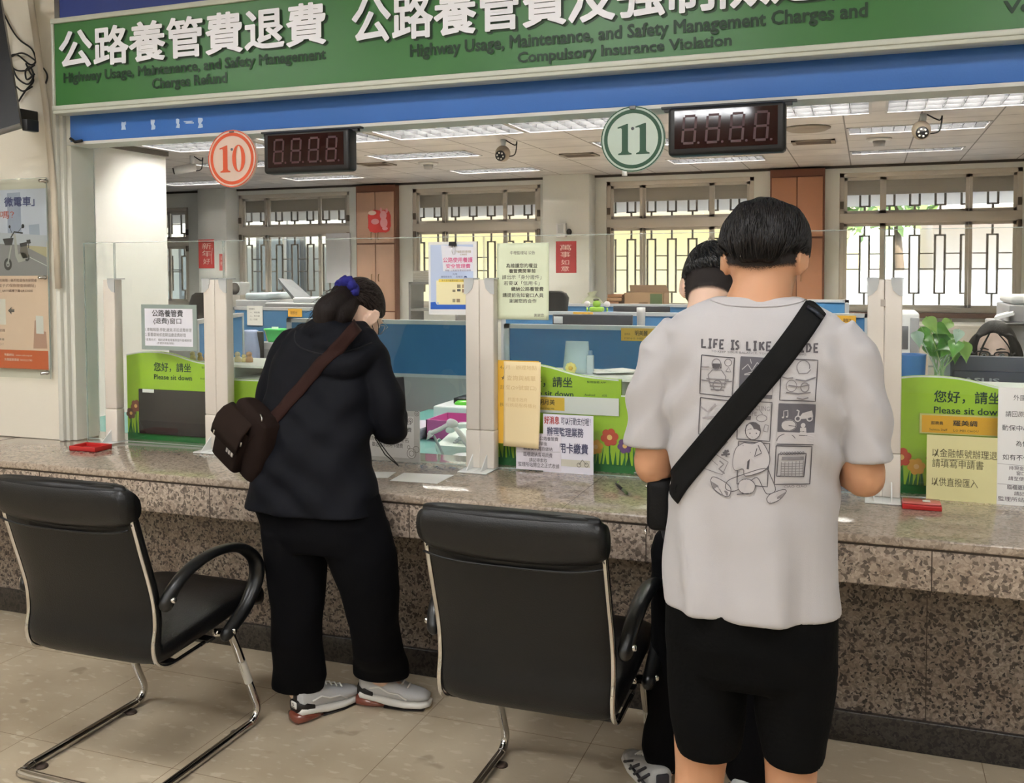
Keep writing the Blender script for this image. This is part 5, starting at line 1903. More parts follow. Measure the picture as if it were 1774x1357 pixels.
def fan(pts, c, off=0.0017):
    n = len(pts)
    cx_, cy_ = sum(p[0] for p in pts) / n, sum(p[1] for p in pts) / n
    lay([(cx_, cy_)] + [tuple(p) for p in pts], [(0, i + 1, (i + 1) % n + 1) for i in range(n)], c, off)


def blob(x, y, rx, ry, c, off=0.0017, n=18):
    fan([(x + rx * math.cos(2 * PI * k / n), y + ry * math.sin(2 * PI * k / n)) for k in range(n)], c, off)


def loop(x, y, rx, ry, w, c, a0=0, a1=360, n=20):
    ln([(x + rx * math.cos(rad(lerp(a0, a1, k / n))), y + ry * math.sin(rad(lerp(a0, a1, k / n)))) for k in range(n + 1)], w, c)


def ptext(s, x0, x1, y0, y1, slope, c, bold=0.02):
    vs, fs = text2d(s, bold, 2)
    ax, bx = min(v[0] for v in vs), max(v[0] for v in vs)
    az, bz = min(v[1] for v in vs), max(v[1] for v in vs)
    lay([(x0 + (v[0] - ax) / (bx - ax) * (x1 - x0), y1 - (v[1] - az) / (bz - az) * (y1 - y0) + slope * ((v[0] - ax) / (bx - ax))) for v in vs], fs, c, 0.002, [v[2] for v in vs])


GLY = {'L': [[(.1, 0), (.1, 1), (.9, 1)]], 'I': [[(.5, 0), (.5, 1)], [(.1, 0), (.9, 0)], [(.1, 1), (.9, 1)]], 'F': [[(.9, 0), (.1, 0), (.1, 1)], [(.1, .5), (.75, .5)]], 'E': [[(.9, 0), (.1, 0), (.1, 1), (.9, 1)], [(.1, .5), (.75, .5)]],
       'S': [[(.9, .08), (.5, 0), (.12, .2), (.3, .45), (.75, .58), (.88, .82), (.5, 1), (.1, .9)]], 'K': [[(.1, 0), (.1, 1)], [(.85, 0), (.15, .55)], [(.35, .42), (.9, 1)]], 'A': [[(.05, 1), (.5, 0), (.95, 1)], [(.25, .65), (.75, .65)]],
       'R': [[(.1, 1), (.1, 0), (.7, .05), (.85, .28), (.6, .5), (.1, .5)], [(.5, .5), (.9, 1)]], 'D': [[(.1, 0), (.1, 1), (.6, .92), (.88, .5), (.6, .08), (.1, 0)]]}
for ch, xa, xb in zip('LIFEISLIKEARIDE', (1212, 1224, 1234, 1245, 1264, 1273, 1292, 1303, 1314, 1326, 1347, 1368, 1383, 1395, 1408), (1223, 1233, 1244, 1255, 1274, 1281, 1302, 1312, 1325, 1337, 1359, 1380, 1394, 1406, 1418)):
    y0_ = 587 + (xa - 1212) * .047
    for st_ in GLY[ch]:
        ln([(xa + 1 + (xb - xa - 2) * u, y0_ + 1.5 + 14 * v) for u, v in st_], 3.6, GK)


def sm(pts):
    return [tuple(p) for p in spline([Vector(p) for p in pts] + [Vector(pts[0])], 4)][:-1]


ptext('TO KEEP YOUR BALANCE, YOU MUST KEEP MOVING.', 1231, 1397, 607, 611, 7, GM, .0)


def cell(x0, y0, x1, y1, sl=4, fill=None):
    q = [(x0 + 3, y0), (x1, y0 + sl), (x1 - 4, y1 + sl), (x0, y1)]
    if fill:
        fillq(q, fill)
    ln(q, 1.7, GK if not fill else fill, closed=True)


cell(1211, 616, 1273, 683); cell(1281, 618, 1341, 686, fill=(86, 84, 90)); cell(1351, 622, 1416, 693)
cell(1209, 690, 1270, 753); cell(1277, 693, 1338, 760); cell(1347, 699, 1412, 769, fill=(86, 84, 90))
cell(1277, 764, 1334, 838); cell(1342, 772, 1406, 838)
# rider on a motorbike, front view
loop(1241, 631, 8, 9, 1.5, GM); fillq([(1234, 630), (1250, 630), (1250, 638), (1234, 638)], GK, 3)
ln([(1230, 668), (1226, 650), (1234, 641), (1250, 641), (1258, 652), (1256, 668)], 1.4, GM)
for yy, w in ((657, 20), (663, 16), (669, 14), (675, 12)):
    ln([(1243 - w, yy), (1243 + w, yy + 1)], 2.4, GM)
loop(1243, 668, 8, 9, 2, GM); ln([(1214, 659), (1229, 661)], 2, GM); ln([(1258, 661), (1269, 660)], 2, GM)
loop(1262, 628, 6, 6, 1.2, GM); ln([(1258, 643), (1263, 636), (1267, 644), (1258, 643)], 1.2, GM)
ln([(1214, 636), (1228, 636)], 2, GL); ln([(1214, 641), (1227, 641)], 1.2, GL)
# mountain sketch
ln([(1286, 640), (1296, 631), (1303, 642), (1312, 628), (1322, 640)], 1.4, (172, 168, 169)); ln([(1290, 648), (1304, 644), (1316, 648), (1290, 649)], 1.4, (172, 168, 169)); ln([(1300, 622), (1302, 630)], 1, (172, 168, 169))
fan([(1322, 660), (1338, 650), (1338, 684), (1316, 684)], (172, 168, 169), 0.0019)
# helmet and scooter cell
loop(1391, 637, 11, 11, 1.5, GM, 150, 380); ln([(1380, 640), (1384, 648), (1398, 648), (1404, 642)], 1.5, GM)
for a in ((1354, 653, 1374, 655), (1378, 658, 1412, 656), (1366, 668, 1402, 668), (1362, 680, 1404, 681), (1380, 690, 1400, 690)):
    ln([(a[0], a[1]), ((a[0] + a[2]) / 2, a[1] + 3), (a[2], a[3])], 2.2, GM)
loop(1394, 672, 7, 8, 1.8, GM); loop(1371, 669, 9, 10, 1.2, GM)
# left middle scribble, words cell
ln([(1213, 706), (1226, 714), (1240, 700)], 3, GL); ln([(1216, 725), (1240, 722)], 3, GL)
ptext('CYCLING', 1298, 1334, 701, 709, 3, GM, .0); ptext('LIFE', 1296, 1312, 712, 719, 1, GM, .0)
fillq([(1292, 720), (1302, 720), (1301, 727), (1292, 727)], GK, 2); loop(1320, 724, 9, 6, 1.3, GM); ln([(1326, 735), (1332, 737), (1330, 748), (1323, 746), (1326, 735)], 1.2, GM); ln([(1318, 712), (1322, 717)], 1.2, GM)
# night scene
wh = (172, 168, 169)
ln([(1358, 722), (1358, 712), (1365, 711), (1365, 721)], 1.4, wh); blob(1356.5, 723, 2, 1.6, wh); blob(1363.5, 722, 2, 1.6, wh)
loop(1382, 726, 4.4, 4.4, 2.2, wh); loop(1402, 727, 4.4, 4.4, 2.2, wh); ln([(1382, 722), (1384, 713), (1380, 711)], 2.4, wh); fan([(1386, 722), (1390, 717), (1406, 713), (1408, 724), (1396, 727), (1386, 727)], wh, .0021)
blob(1367, 737, 13, 10, wh, .0019); loop(1367, 737, 12, 9, 1.2, GK); ln([(1356, 736), (1378, 739)], 1.2, GK)
fillq([(1346, 748), (1411, 752), (1409, 772), (1345, 768)], wh, 5, .0018); loop(1362, 764, 16, 12, 1.2, GK, 180, 360)
fillq([(1386, 742), (1396, 742), (1397, 756), (1385, 755)], wh, 2, .0021); blob(1391, 738, 4, 4, wh, .0021); ln([(1385, 748), (1397, 749)], 1.2, GK); ln([(1384, 755), (1398, 756)], 1.4, GK)
# calendar
ln([(1349, 786), (1396, 788), (1392, 828), (1346, 824)], 1.8, GK, closed=True); fillq([(1355, 791), (1392, 793), (1392, 799), (1354, 797)], GM, 4)
for k in range(6):
    ln([(1353, 803 + k * 4.4), (1391, 805 + k * 4.4)], 1, GM)
for k in range(7):
    ln([(1354 + k * 6.2, 800), (1353 + k * 6.2, 826)], 1, GM)
for k in range(9):
    loop(1354 + k * 4.6, 785 + k * 0.2, 1.6, 2.2, 0.9, GK)
ptext('CIAO CIAO', 1358, 1397, 841, 845.5, 2, GM, .0)
# tools and papers
ln([(1246, 776), (1260, 764)], 5, GM); ln([(1253, 785), (1263, 780)], 4, GK); ln([(1250, 788), (1265, 786)], 3, GK); ln([(1257, 779), (1259, 791)], 3, GK)
ln([(1218, 800), (1232, 782), (1262, 800), (1252, 822), (1218, 812), (1218, 800)], 1.3, GM); ln([(1247, 798), (1254, 804), (1246, 812), (1256, 820)], 2.4, GM); ln([(1224, 790), (1244, 806)], 1, GM)
# seated figure with helmet
blob(1305, 746, 13.5, 15, (172, 168, 169), .0021); loop(1305, 746, 13, 15, 1.4, GK)
fan([(1291, 746), (1293, 736), (1300, 731), (1310, 731), (1317, 736), (1319, 748), (1312, 743), (1300, 743)], GK, .0023)
ln([(1299, 750), (1301, 750)], 2, GK); ln([(1310, 750), (1312, 750)], 2, GK); ln([(1303, 756), (1308, 756)], 1.2, GK)
body_ = [(1290, 766), (1276, 776), (1270, 800), (1274, 814), (1288, 812), (1292, 824), (1320, 816), (1332, 806), (1334, 790), (1326, 772), (1318, 764), (1305, 768)]
body_ = sm(body_); fan(body_, (172, 168, 169)); ln(body_, 1.3, GK, closed=True)
ln([(1299, 782), (1296, 812)], 4, GK); ln([(1288, 770), (1284, 812)], 1.2, GK); ln([(1314, 770), (1320, 784), (1308, 790), (1312, 776)], 1.4, GK); ln([(1273, 806), (1286, 806)], 1.4, GK)
legs_ = [(1286, 822), (1262, 832), (1258, 846), (1274, 850), (1296, 836), (1312, 826), (1322, 842), (1330, 854), (1344, 848), (1336, 824), (1326, 810)]
legs_ = sm(legs_); ln(legs_, 1.3, GK, closed=True)
for q in ([(1231, 832), (1236, 826), (1252, 832), (1266, 844), (1264, 858), (1254, 858), (1236, 846)], [(1329, 862), (1336, 854), (1356, 848), (1362, 852), (1352, 864), (1338, 870), (1331, 868)]):
    q = sm(q); fan(q, (172, 168, 169)); ln(q, 1.2, GK, closed=True)
fan([(1232, 834), (1240, 838), (1262, 852), (1262, 858), (1252, 857), (1236, 846)], GM, .0022); fan([(1334, 868), (1350, 858), (1362, 852), (1354, 863), (1340, 870)], GM, .0022)
blob(1294, 842, 15, 13, (172, 168, 169), .0022); loop(1294, 842, 15, 13, 1.4, GK); fillq([(1279, 836), (1294, 838), (1292, 851), (1282, 850)], GK, 3, .0024); ln([(1277, 856), (1298, 854)], 1.4, GK)
pr.obj('back_print', [inkmat(c) for c in pr_cols], teeo, fix=False)

# shorts
M_short = mat('shorts_black', (7, 7, 7), 0.92, spec=0.12, bump=0.15, bscale=90)
so = MB()
so.loft([px_ring(py, a, b_, 2.30, hd, 36, 2.4) for py, a, b_, hd in ((985, 1163, 1448, .125), (1040, 1154, 1454, .14), (1100, 1154, 1455, .148), (1150, 1160, 1452, .14), (1170, 1170, 1446, .12))])
for pts in (((1120, 1158, 1300, .12), (1180, 1158, 1298, .118), (1240, 1163, 1291, .112), (1287, 1172, 1284, .108)), ((1120, 1304, 1452, .12), (1180, 1306, 1449, .118), (1250, 1312, 1440, .112), (1303, 1322, 1431, .108))):
    so.loft([px_ring(py, a, b_, 2.30, hd, 32, 2.2) for py, a, b_, hd in pts])
sh2 = fuse(so, 0.006, 5)
folds(sh2, lambda p: p + Vector((noise.noise(p * 8), noise.noise(p * 8 + Vector((5, 0, 0))), 0)) * 0.008)
sh2.obj('shorts', M_short, man, fix=False)
for s, px in ((-1, 1213), (1, 1370)):
    kn = Pm(px, 1330)
    shoe(man, (kn.x + s * 0.012, 2.195, 0), (s * 0.12, 1), 'plain')
# shoulder strap and bag of the tall man
bag = thing('crossbody_bag', 'black crossbody bag on a wide black strap over the pale T-shirt', 'bag', Pm(1148, 860))
M_web = mat('webbing_black', (12, 12, 12), 0.8, spec=0.2, bump=0.2, bscale=700)
sp = MB()
path = spline([(1410, 536), (1385, 575), (1340, 635), (1285, 700), (1225, 772), (1175, 832), (1152, 866)], 8)
wd = 22
L, R_ = [], []
n = len(path)
for i, p in enumerate(path):
    d = (path[min(i + 1, n - 1)] - path[max(i - 1, 0)]).normalized()
    nn = Vector((-d.y, d.x)) * wd
    row = []
    for k in range(7):
        q = p + nn * (k / 3 - 1)
        w = at(q.x, q.y, 2.165)
        row.append(ontee(w.x, w.z, 0.0045))
    L.append(row)
vs = [p for r in L for p in r]
sp.add(vs, [(i * 7 + k, (i + 1) * 7 + k, (i + 1) * 7 + k + 1, i * 7 + k + 1) for i in range(n - 1) for k in range(6)], 0, True)
# over the shoulder and down the chest
top = L[0]
F = []
fx = [(1405, 540), (1390, 590), (1330, 660), (1250, 740), (1180, 810), (1150, 845)]
for p in spline(fx, 6):
    row = []
    for k in range(7):
        w = at(p.x + 22 * (k / 3 - 1), p.y + 14 * (k / 3 - 1), 2.3)
        row.append(onfront(w.x, w.z, 0.0045))
    F.append(row)
arch = []
a0, a1 = top, F[0]
for t in (0.2, 0.4, 0.6, 0.8):
    arch.append([a0[k].lerp(a1[k], t) + Vector((0, 0, 0.016 * math.sin(t * PI))) for k in range(7)])
rows = [top] + arch + F
vs = [p for r in rows for p in r]
m_ = len(rows)
sp.add(vs, [(i * 7 + k, i * 7 + k + 1, (i + 1) * 7 + k + 1, (i + 1) * 7 + k) for i in range(m_ - 1) for k in range(6)], 0, True)
so_ = sp.obj('strap', M_web, bag, fix=False)
md = so_.modifiers.new('t', 'SOLIDIFY'); md.thickness = 0.003; md.offset = 0
bk = MB()
b0, b1 = Pm(1131, 905, 2.36), Pm(1171, 822, 2.36)
bk.rbox((b0.x, 2.27, b0.z), (b0.x + 0.062, 2.47, b1.z + 0.004), 0.02, seg=4)
bk.obj('bag_body', mat('bag_black', (12, 12, 13), 0.6, spec=0.2, bump=0.1, bscale=200), bag)
zp = MB(); zp.tube([(b0.x - 0.001, 2.29, b1.z - 0.02), (b0.x - 0.001, 2.45, b1.z - 0.02)], 0.003, 6)
zp.tube([(b0.x - 0.003, 2.29, b0.z - 0.0), (b0.x - 0.003, 2.288, b0.z - 0.012)], 0.003, 6)
zp.obj('zipper', M_chrome, bag)
bu = MB()
w0 = ontee(at(1410, 541, 2.2).x, at(1410, 541, 2.2).z, 0.008)
c0, c1 = ontee(at(1398, 533, 2.2).x, at(1398, 533, 2.2).z, .01), ontee(at(1424, 552, 2.2).x, at(1424, 552, 2.2).z, .01)
bu.tube([c0, (c0 + c1) / 2 + Vector((0, -0.003, 0.003)), c1], 0.005, 8)
bu.obj('strap_slider', mat('slider_dark', (40, 46, 56), 0.3, 0.5), bag)
# ------------------------------------------------------------------ woman in the dark jacket, bending over the counter
wom = thing('person', 'person with a ponytail and dark hooded jacket bending over the counter with a phone', 'person', (-1.85, 2.86, 0))
sk = MB()
hc = at(617, 546, 3.10)
MW = head_M((hc.x, 3.10, hc.z), yaw=-14, pitch=33, roll=6, s=1.05)
head_shape(sk, MW)
nb = at(585, 575, 3.03)
hb_ = MW @ Vector((0, -0.02, -0.05))
sk.tube([(nb.x, 2.99, nb.z - 0.05), (nb.x, 3.03, nb.z + 0.01), tuple(hb_), tuple(MW @ Vector((0, -0.005, 0.0)))], [0.075, 0.056, 0.053, 0.055], 20)
hipc = at(556, 870, 2.86)
sk.loft([oval((hipc.x, 2.86, 0.76), (1, 0, 0), (0, 1, 0), 0.15, 0.1, 28), oval((hipc.x, 2.88, 0.95), (1, 0, 0), (0, 1, 0), 0.13, 0.09, 28), oval((hipc.x + 0.01, 2.95, 1.15), (1, 0, 0), (0, 1, 0), 0.14, 0.09, 28), oval((hipc.x + 0.02, 3.0, 1.32), (1, 0, 0), (0, 1, 0), 0.13, 0.08, 28)])
# arms
shL, elL, haL = at(505, 605, 3.0), at(474, 715, 2.99), Vector((-1.97, 3.24, 0.95))
shR, elR, haR = at(632, 612, 3.0), at(672, 735, 2.98), at(680, 712, 3.2)
for s, sh_, el, wr_ in ((-1, shL, elL, haL), (1, shR, elR, haR)):
    sk.tube(spline([sh_, lerp(sh_, el, .5), el], 5), [lerp(.046, .038, k / 10) for k in range(11)], 16, roundcap=True)
    sk.tube(spline([el, lerp(el, wr_, .5), wr_], 5), [lerp(.038, .024, k / 10) for k in range(11)], 16, roundcap=True)
hand(sk, haL + Vector((0.0, 0.02, -0.01)), (0.3, 0.7, -0.55), (0.1, -0.5, -0.8), curl=30, side=-1, L=0.92)
phc = at(686, 690, 3.235)
hand(sk, haR + Vector((-0.0, 0.012, -0.01)), (-0.15, 0.25, 0.95), (-0.75, 0.65, 0.0), curl=62, side=1, L=0.92)
# legs
aL, aR = at(524, 1180, 2.915), at(662, 1158, 3.07)
hipL, knL, anL = Vector((hipc.x - 0.08, 2.86, 0.74)), at(515, 1050, 2.84), Vector((aL.x, 2.915, 0.10))
hipR, knR, anR = Vector((hipc.x + 0.085, 2.86, 0.74)), at(646, 1040, 2.90), Vector((aR.x, 3.075, 0.10))
for a, b_, c in ((hipL, knL, anL), (hipR, knR, anR)):
    P = spline([a, lerp(a, b_, .5), b_, lerp(b_, c, .5), c], 5)
    sk.tube(P, [interp([(0, .08), (.5, .05), (.65, .05), (1, .034)], k / (len(P) - 1)) for k in range(len(P))], 16, roundcap=True)
for an, d in ((anL, Vector((.28, .96, 0)).normalized()), (anR, Vector((.97, .22, 0)).normalized())):
    sk.tube([an + Vector((0, 0, -0.01)) - d * 0.03, an + d * 0.05 + Vector((0, 0, -0.03)), an + d * 0.11 + Vector((0, 0, -0.052))], [0.026, 0.025, 0.016], 14, roundcap=True)
fuse(sk, 0.0055, 3).obj('body', M_skin2, wom, fix=False)
face_parts(MW, wom)

# hair, tied back
hb = MB()


def tied(d):
    edge = 0.28 * sstep(0.1, 0.9, d.y) + 0.32 * sstep(0.5, 0.95, d.y) - 0.36 * sstep(0.1, 0.8, -d.y) - 0.02
    if abs(d.x) > 0.35:                                # swept up behind the ears
        edge = lerp(edge, max(edge, 0.06), sstep(0.35, 0.6, abs(d.x)))
    return lerp(0.55, 1.12 + 0.03 * sstep(0, .6, -d.y), sstep(edge - 0.1, edge + 0.12, d.z))


hair_cap(hb, MW, tied, seed=6, nz=0.008)
tb = MW @ Vector((0.012, -0.102, 0.045))
pts = [tb + (MW.to_3x3() @ Vector((0, 0.02, -0.01))), tb, at(588, 520, 2.985), at(570, 536, 2.95), at(565, 558, 2.94), at(576, 582, 2.95)]
P = spline(pts, 6)
hb.tube(P, [interp([(0, .022), (.2, .021), (.4, .042), (.65, .052), (.85, .042), (1, .012)], k / (len(P) - 1)) for k in range(len(P))], 18, roundcap=True)
hb.tube(spline([MW @ Vector((-0.01, -0.085, 0.03)), at(588, 545, 2.975), at(582, 575, 2.96)], 5), [0.05, 0.052, 0.052, 0.051, 0.05, 0.048, 0.045, 0.04, 0.034, 0.026, 0.014], 16, roundcap=True)
# hair over the nape between head and tail
hb.tube(spline([MW @ Vector((0.0, -0.075, 0.03)), at(596, 540, 2.985), at(586, 575, 2.965)], 5), [0.05, 0.05, 0.048, 0.045, 0.043, 0.04, 0.037, 0.034, 0.028, 0.022, 0.012], 16, roundcap=True)
hw_ = fuse(hb, 0.0045, 4)
rg = random.Random(8)
for k in range(260):
    i = rg.randrange(8, len(P) - 6)
    c = P[i]
    a = rg.uniform(0, 2 * PI)
    q = c + Vector((math.cos(a) * 0.04, -0.01 + math.sin(a) * 0.03, math.sin(a) * 0.035))
    d = (P[i + 5] - P[i]).normalized()
    e = q + d * rg.uniform(.04, .08) + Vector((rg.gauss(-.012, .012), 0, rg.gauss(-0.005, .01)))
    hw_.tube([q, (q + e) / 2 + Vector((rg.gauss(0, .004), 0, rg.gauss(0, .004))), e], [0.0014, 0.0012, 0.0004], 5)
for k in range(26):   # loose wisps beside the tail
    q = at(rg.uniform(560, 585), rg.uniform(510, 525), 2.96)
    e = at(rg.uniform(536, 556), rg.uniform(516, 548), 2.95)
    hw_.tube([q, (q + e) / 2 + Vector((0, 0, 0.012)), e], [0.0009, 0.0008, 0.0003], 5)
hw_.obj('hair', M_hair2, wom, fix=False)
strands(MW, tied, 1300, 18, mat('hair_strand_brown', (46, 35, 31), 0.45, spec=0.4), wom, low=-0.1, flow=(0, -1, .35), w=.0009)
sc = MB()
M_scr = mat('scrunchie_blue', (26, 26, 112), 0.9, bump=0.2, bscale=200)
ax = (P[8] - P[4]).normalized()
cc = tb + ax * 0.006
u = ax.orthogonal().normalized(); v = ax.cross(u)
sc.tube([cc + (u * math.cos(t) + v * math.sin(t)) * (0.031 + 0.006 * math.sin(9 * t)) + ax * 0.008 * math.sin(7 * t) for t in [2 * PI * k / 60 for k in range(60)]], [0.0165 + 0.004 * math.sin(k * 1.9) for k in range(60)], 10, closed=True)
sc.obj('scrunchie', M_scr, wom)
# mask strap, mask and glasses
ms = MB()
for q in ([(0.081, -0.012, -0.012), (0.072, 0.05, -0.04), (0.05, 0.08, -0.062)], [(0.082, -0.006, 0.022), (0.076, 0.045, -0.01), (0.056, 0.082, -0.022)]):
    for s in (-1, 1):
        ms.tube([MW @ Vector((a * s * 1.03, b_, c)) for a, b_, c in q], 0.0013, 6)
ms.obj('mask_strap', mat('strap_black', (24, 22, 24), 0.7), wom)
mk_ = MB(); mk_.T = MW
mk_.loft([oval((0, 0.055, -0.108), (1, 0, 0), (0, 1, 0), 0.046, 0.045, 20), oval((0, 0.064, -0.075), (1, 0, 0), (0, 1, 0), 0.058, 0.055, 20), oval((0, 0.066, -0.045), (1, 0, 0), (0, 1, 0), 0.056, 0.052, 20), oval((0, 0.072, -0.018), (1, 0, 0), (0, 1, 0), 0.036, 0.037, 20)])
mk_.obj('face_mask', mat('mask_black', (30, 28, 32), 0.8), wom)


def glasses(M, root, m, r=0.024, w=0.0016, square=False):
    g = MB(); g.T = M
    for s in (-1, 1):
        pts = []
        for k in range(28):
            t = 2 * PI * k / 28
            co, si = math.cos(t), math.sin(t)
            e = 0.55 if square else 0.8
            pts.append((s * 0.034 + math.copysign(abs(co) ** e, co) * r * 1.08, 0.112 - 0.10 * (s * 0.034 + co * r) ** 2 / 0.02, 0.006 + math.copysign(abs(si) ** e, si) * r * 0.82))
        g.tube(pts, w, 6, closed=True)
        g.tube([(s * (0.034 + r), 0.105, 0.014), (s * 0.076, 0.09, 0.015), (s * 0.083, 0.02, 0.014), (s * 0.083, -0.012, 0.004)], w, 6)
    g.tube([(-0.012, 0.113, 0.01), (0, 0.1155, 0.013), (0.012, 0.113, 0.01)], w, 6)
    go = g.obj('glasses_frame', m, root)
    for s in (-1, 1):
        l = MB(); l.T = M
        l.ball((s * 0.034, 0.1105, 0.006), (r * 1.02, 0.0006, r * 0.78), 20, 8)
        l.obj('lens', clear_glass('lens_glass', (246, 248, 248)) if 'lens_glass' not in MATS else MATS['lens_glass'], go)
    return go


glasses(MW, wom, M_chrome, 0.022, 0.0011)

# jacket
M_jack = mat('jacket_navy', (14, 15, 21), 0.75, spec=0.15, bump=0.06, bscale=300)
ja = MB()
ja.loft([px_ring(py, a, b_, Y, hd, 40, 2.3) for py, a, b_, Y, hd in ((556, 545, 628, 3.02, .085), (572, 512, 640, 3.01, .10), (590, 496, 648, 3.0, .115), (620, 484, 652, 2.985, .128), (660, 474, 650, 2.96, .135), (705, 466, 644, 2.925, .135), (755, 456, 637, 2.885, .13), (805, 448, 636, 2.86, .128), (850, 440, 652, 2.85, .135), (882, 436, 657, 2.845, .14))])
for pts in (((505, 598, 3.0, .062), (482, 650, 2.99, .066), (470, 700, 2.985, .064), (478, 742, 3.03, .055), (500, 760, 3.12, .046)), ((626, 600, 3.0, .066), (652, 650, 2.985, .068), (669, 700, 2.975, .064), (676, 738, 2.985, .060), (681, 742, 3.05, .052), (682, 724, 3.14, .045), (681, 710, 3.17, .040))):
    Pj = spline([at(a, b_, Y) for a, b_, Y, r in pts], 4)
    ja.tube(Pj, [interp([(k / (len(pts) - 1), p[3]) for k, p in enumerate(pts)], i / (len(Pj) - 1)) for i in range(len(Pj))], 22, roundcap=True)
# hood lying on the shoulders
hd_ = []
for k in range(17):
    t = PI * (k / 16)
    px_, py_ = 584 - 58 * math.cos(t), 578 + 58 * math.sin(t) ** 0.8 - 4 * math.cos(t)
    Yh = 3.02 - 0.15 * math.sin(t)
    hd_.append(at(px_, py_, Yh))
ja.tube(hd_, [0.030 + 0.016 * math.sin(PI * k / 16) for k in range(17)], 14, roundcap=True)
for (a, b_, Y, r) in ((560, 575, 2.935, (.085, .05, .055)), (590, 585, 2.94, (.075, .045, .05)), (570, 600, 2.9, (.09, .035, .04))):
    ja.ball(at(a, b_, Y), r, 20, 12)
jm_ = fuse(ja, 0.0065, 5)


def jfold(p):
    n = noise.noise(p * 3.2)
    q = math.sin(p.z * 42 + p.x * 26 + n * 6) * 0.0045 + math.sin(p.z * 22 - p.x * 38 + n * 5) * 0.004 + noise.noise(p * 11) * 0.007
    c = Vector((hipc.x + 0.01, 2.93, p.z))
    d = p - c; d.z = 0
    return p + (d.normalized() if d.length > 1e-5 else Vector((0, -1, 0))) * q


folds(jm_, jfold)
jo = jm_.obj('jacket', M_jack, wom, fix=False)
bvj = BVHTree.FromPolygons([Vector(v) for v in jm_.v], jm_.f)
hs = MB()
hl = []
for k in range(21):
    t = PI * k / 20
    w = at(575 - 70 * math.cos(t), 560 + 52 * math.sin(t) ** 0.7, 2.9)
    r = bvj.ray_cast(Vector((w.x, 2.2, w.z)), Vector((0, 1, 0)))
    if r[0] is not None:
        hl.append(r[0] + Vector((0, -0.001, 0)))
hs.tube(hl, 0.003, 6)
hs.obj('hood_seam', mat('jacket_seam', (14, 15, 20), 0.8), wom)

# trousers
M_trou = mat('trousers_black', (7, 7, 10), 0.9, spec=0.12, bump=0.1, bscale=200)
tr_ = MB()
tr_.loft([px_ring(py, a, b_, 2.855, hd, 36, 2.3) for py, a, b_, hd in ((850, 450, 652, .12), (890, 450, 661, .125), (925, 460, 672, .125), (950, 470, 676, .11))])
for pts in (((915, 459, 566, 2.855, .115), (980, 468, 560, 2.85, .10), (1050, 476, 557, 2.845, .088), (1110, 474, 553, 2.85, .085), (1150, 474, 557, 2.87, .078), (1170, 476, 562, 2.89, .076), (1192, 479, 560, 2.91, .072)), ((905, 556, 664, 2.86, .115), (960, 566, 680, 2.865, .105), (1020, 594, 686, 2.885, .092), (1080, 614, 684, 2.93, .088), (1130, 618, 692, 2.985, .085), (1150, 616, 699, 3.04, .075), (1169, 618, 701, 3.07, .07))):
    tr_.loft([px_ring(py, a, b_, Y, hd, 32, 2.2) for py, a, b_, Y, hd in pts])
tm = fuse(tr_, 0.0065, 4)
folds(tm, lambda p: p + Vector((noise.noise(p * 7 + Vector((3, 0, 0))), noise.noise(p * 7), 0)) * 0.009 * (1 + 0.8 * sstep(0.35, 0.1, p.z)))
tm.obj('trousers', M_trou, wom, fix=False)
h1 = on(503, 1254, 0.0)
shoe(wom, (h1.x + 0.01, h1.y + 0.012, 0), (0.42, 0.9), 'woman')
h2 = on(612, 1222, 0.0)
shoe(wom, (h2.x + 0.012, h2.y + 0.03, 0), (0.98, 0.17), 'woman')

# phone held by the woman and its wrist strap
ph = thing('smartphone', 'dark smartphone held upright by the bending woman', 'phone', phc)
pm_ = MB()
pm_.T = Matrix.Translation(phc) @ Euler((rad(-8), 0, rad(52)), 'XYZ').to_matrix().to_4x4()
pm_.rbox((-0.038, -0.005, -0.078), (0.038, 0.005, 0.078), 0.0048, seg=3)
pm_.obj('phone_case', mat('phone_case', (30, 31, 36), 0.4), ph)
ps_ = MB(); ps_.T = pm_.T
ps_.box((-0.034, 0.0052, -0.073), (0.034, 0.0056, 0.073))
ps_.obj('phone_screen', mat('phone_screen', (12, 13, 16), 0.05), ph)
lo = MB()
a, b_ = at(650, 756, 3.15), at(689, 805, 3.15)
lo.tube([a, lerp(a, b_, .5) + Vector((0.006, 0, -0.012)), b_, b_ + Vector((0.004, 0, -0.006)), b_ + Vector((-0.004, 0, 0.0)), lerp(a, b_, .5) + Vector((-0.006, 0, -0.016)), a + Vector((-0.003, 0, -0.004))], 0.0022, 6)
lo.obj('wrist_strap', mat('cord_dark', (40, 34, 30), 0.7), ph)

# brown shoulder bag on the woman's hip
M_brown = mat('canvas_brown', (32, 21, 17), 0.85, spec=0.15, bump=0.25, bscale=600)
M_brown2 = mat('canvas_brown_flap', (35, 24, 19), 0.85, spec=0.15, bump=0.25, bscale=600)
bg = thing('shoulder_bag', 'dark brown canvas shoulder bag hanging on the hip of the person with the ponytail', 'bag', at(430, 815, 2.8))
bp_ = MB()
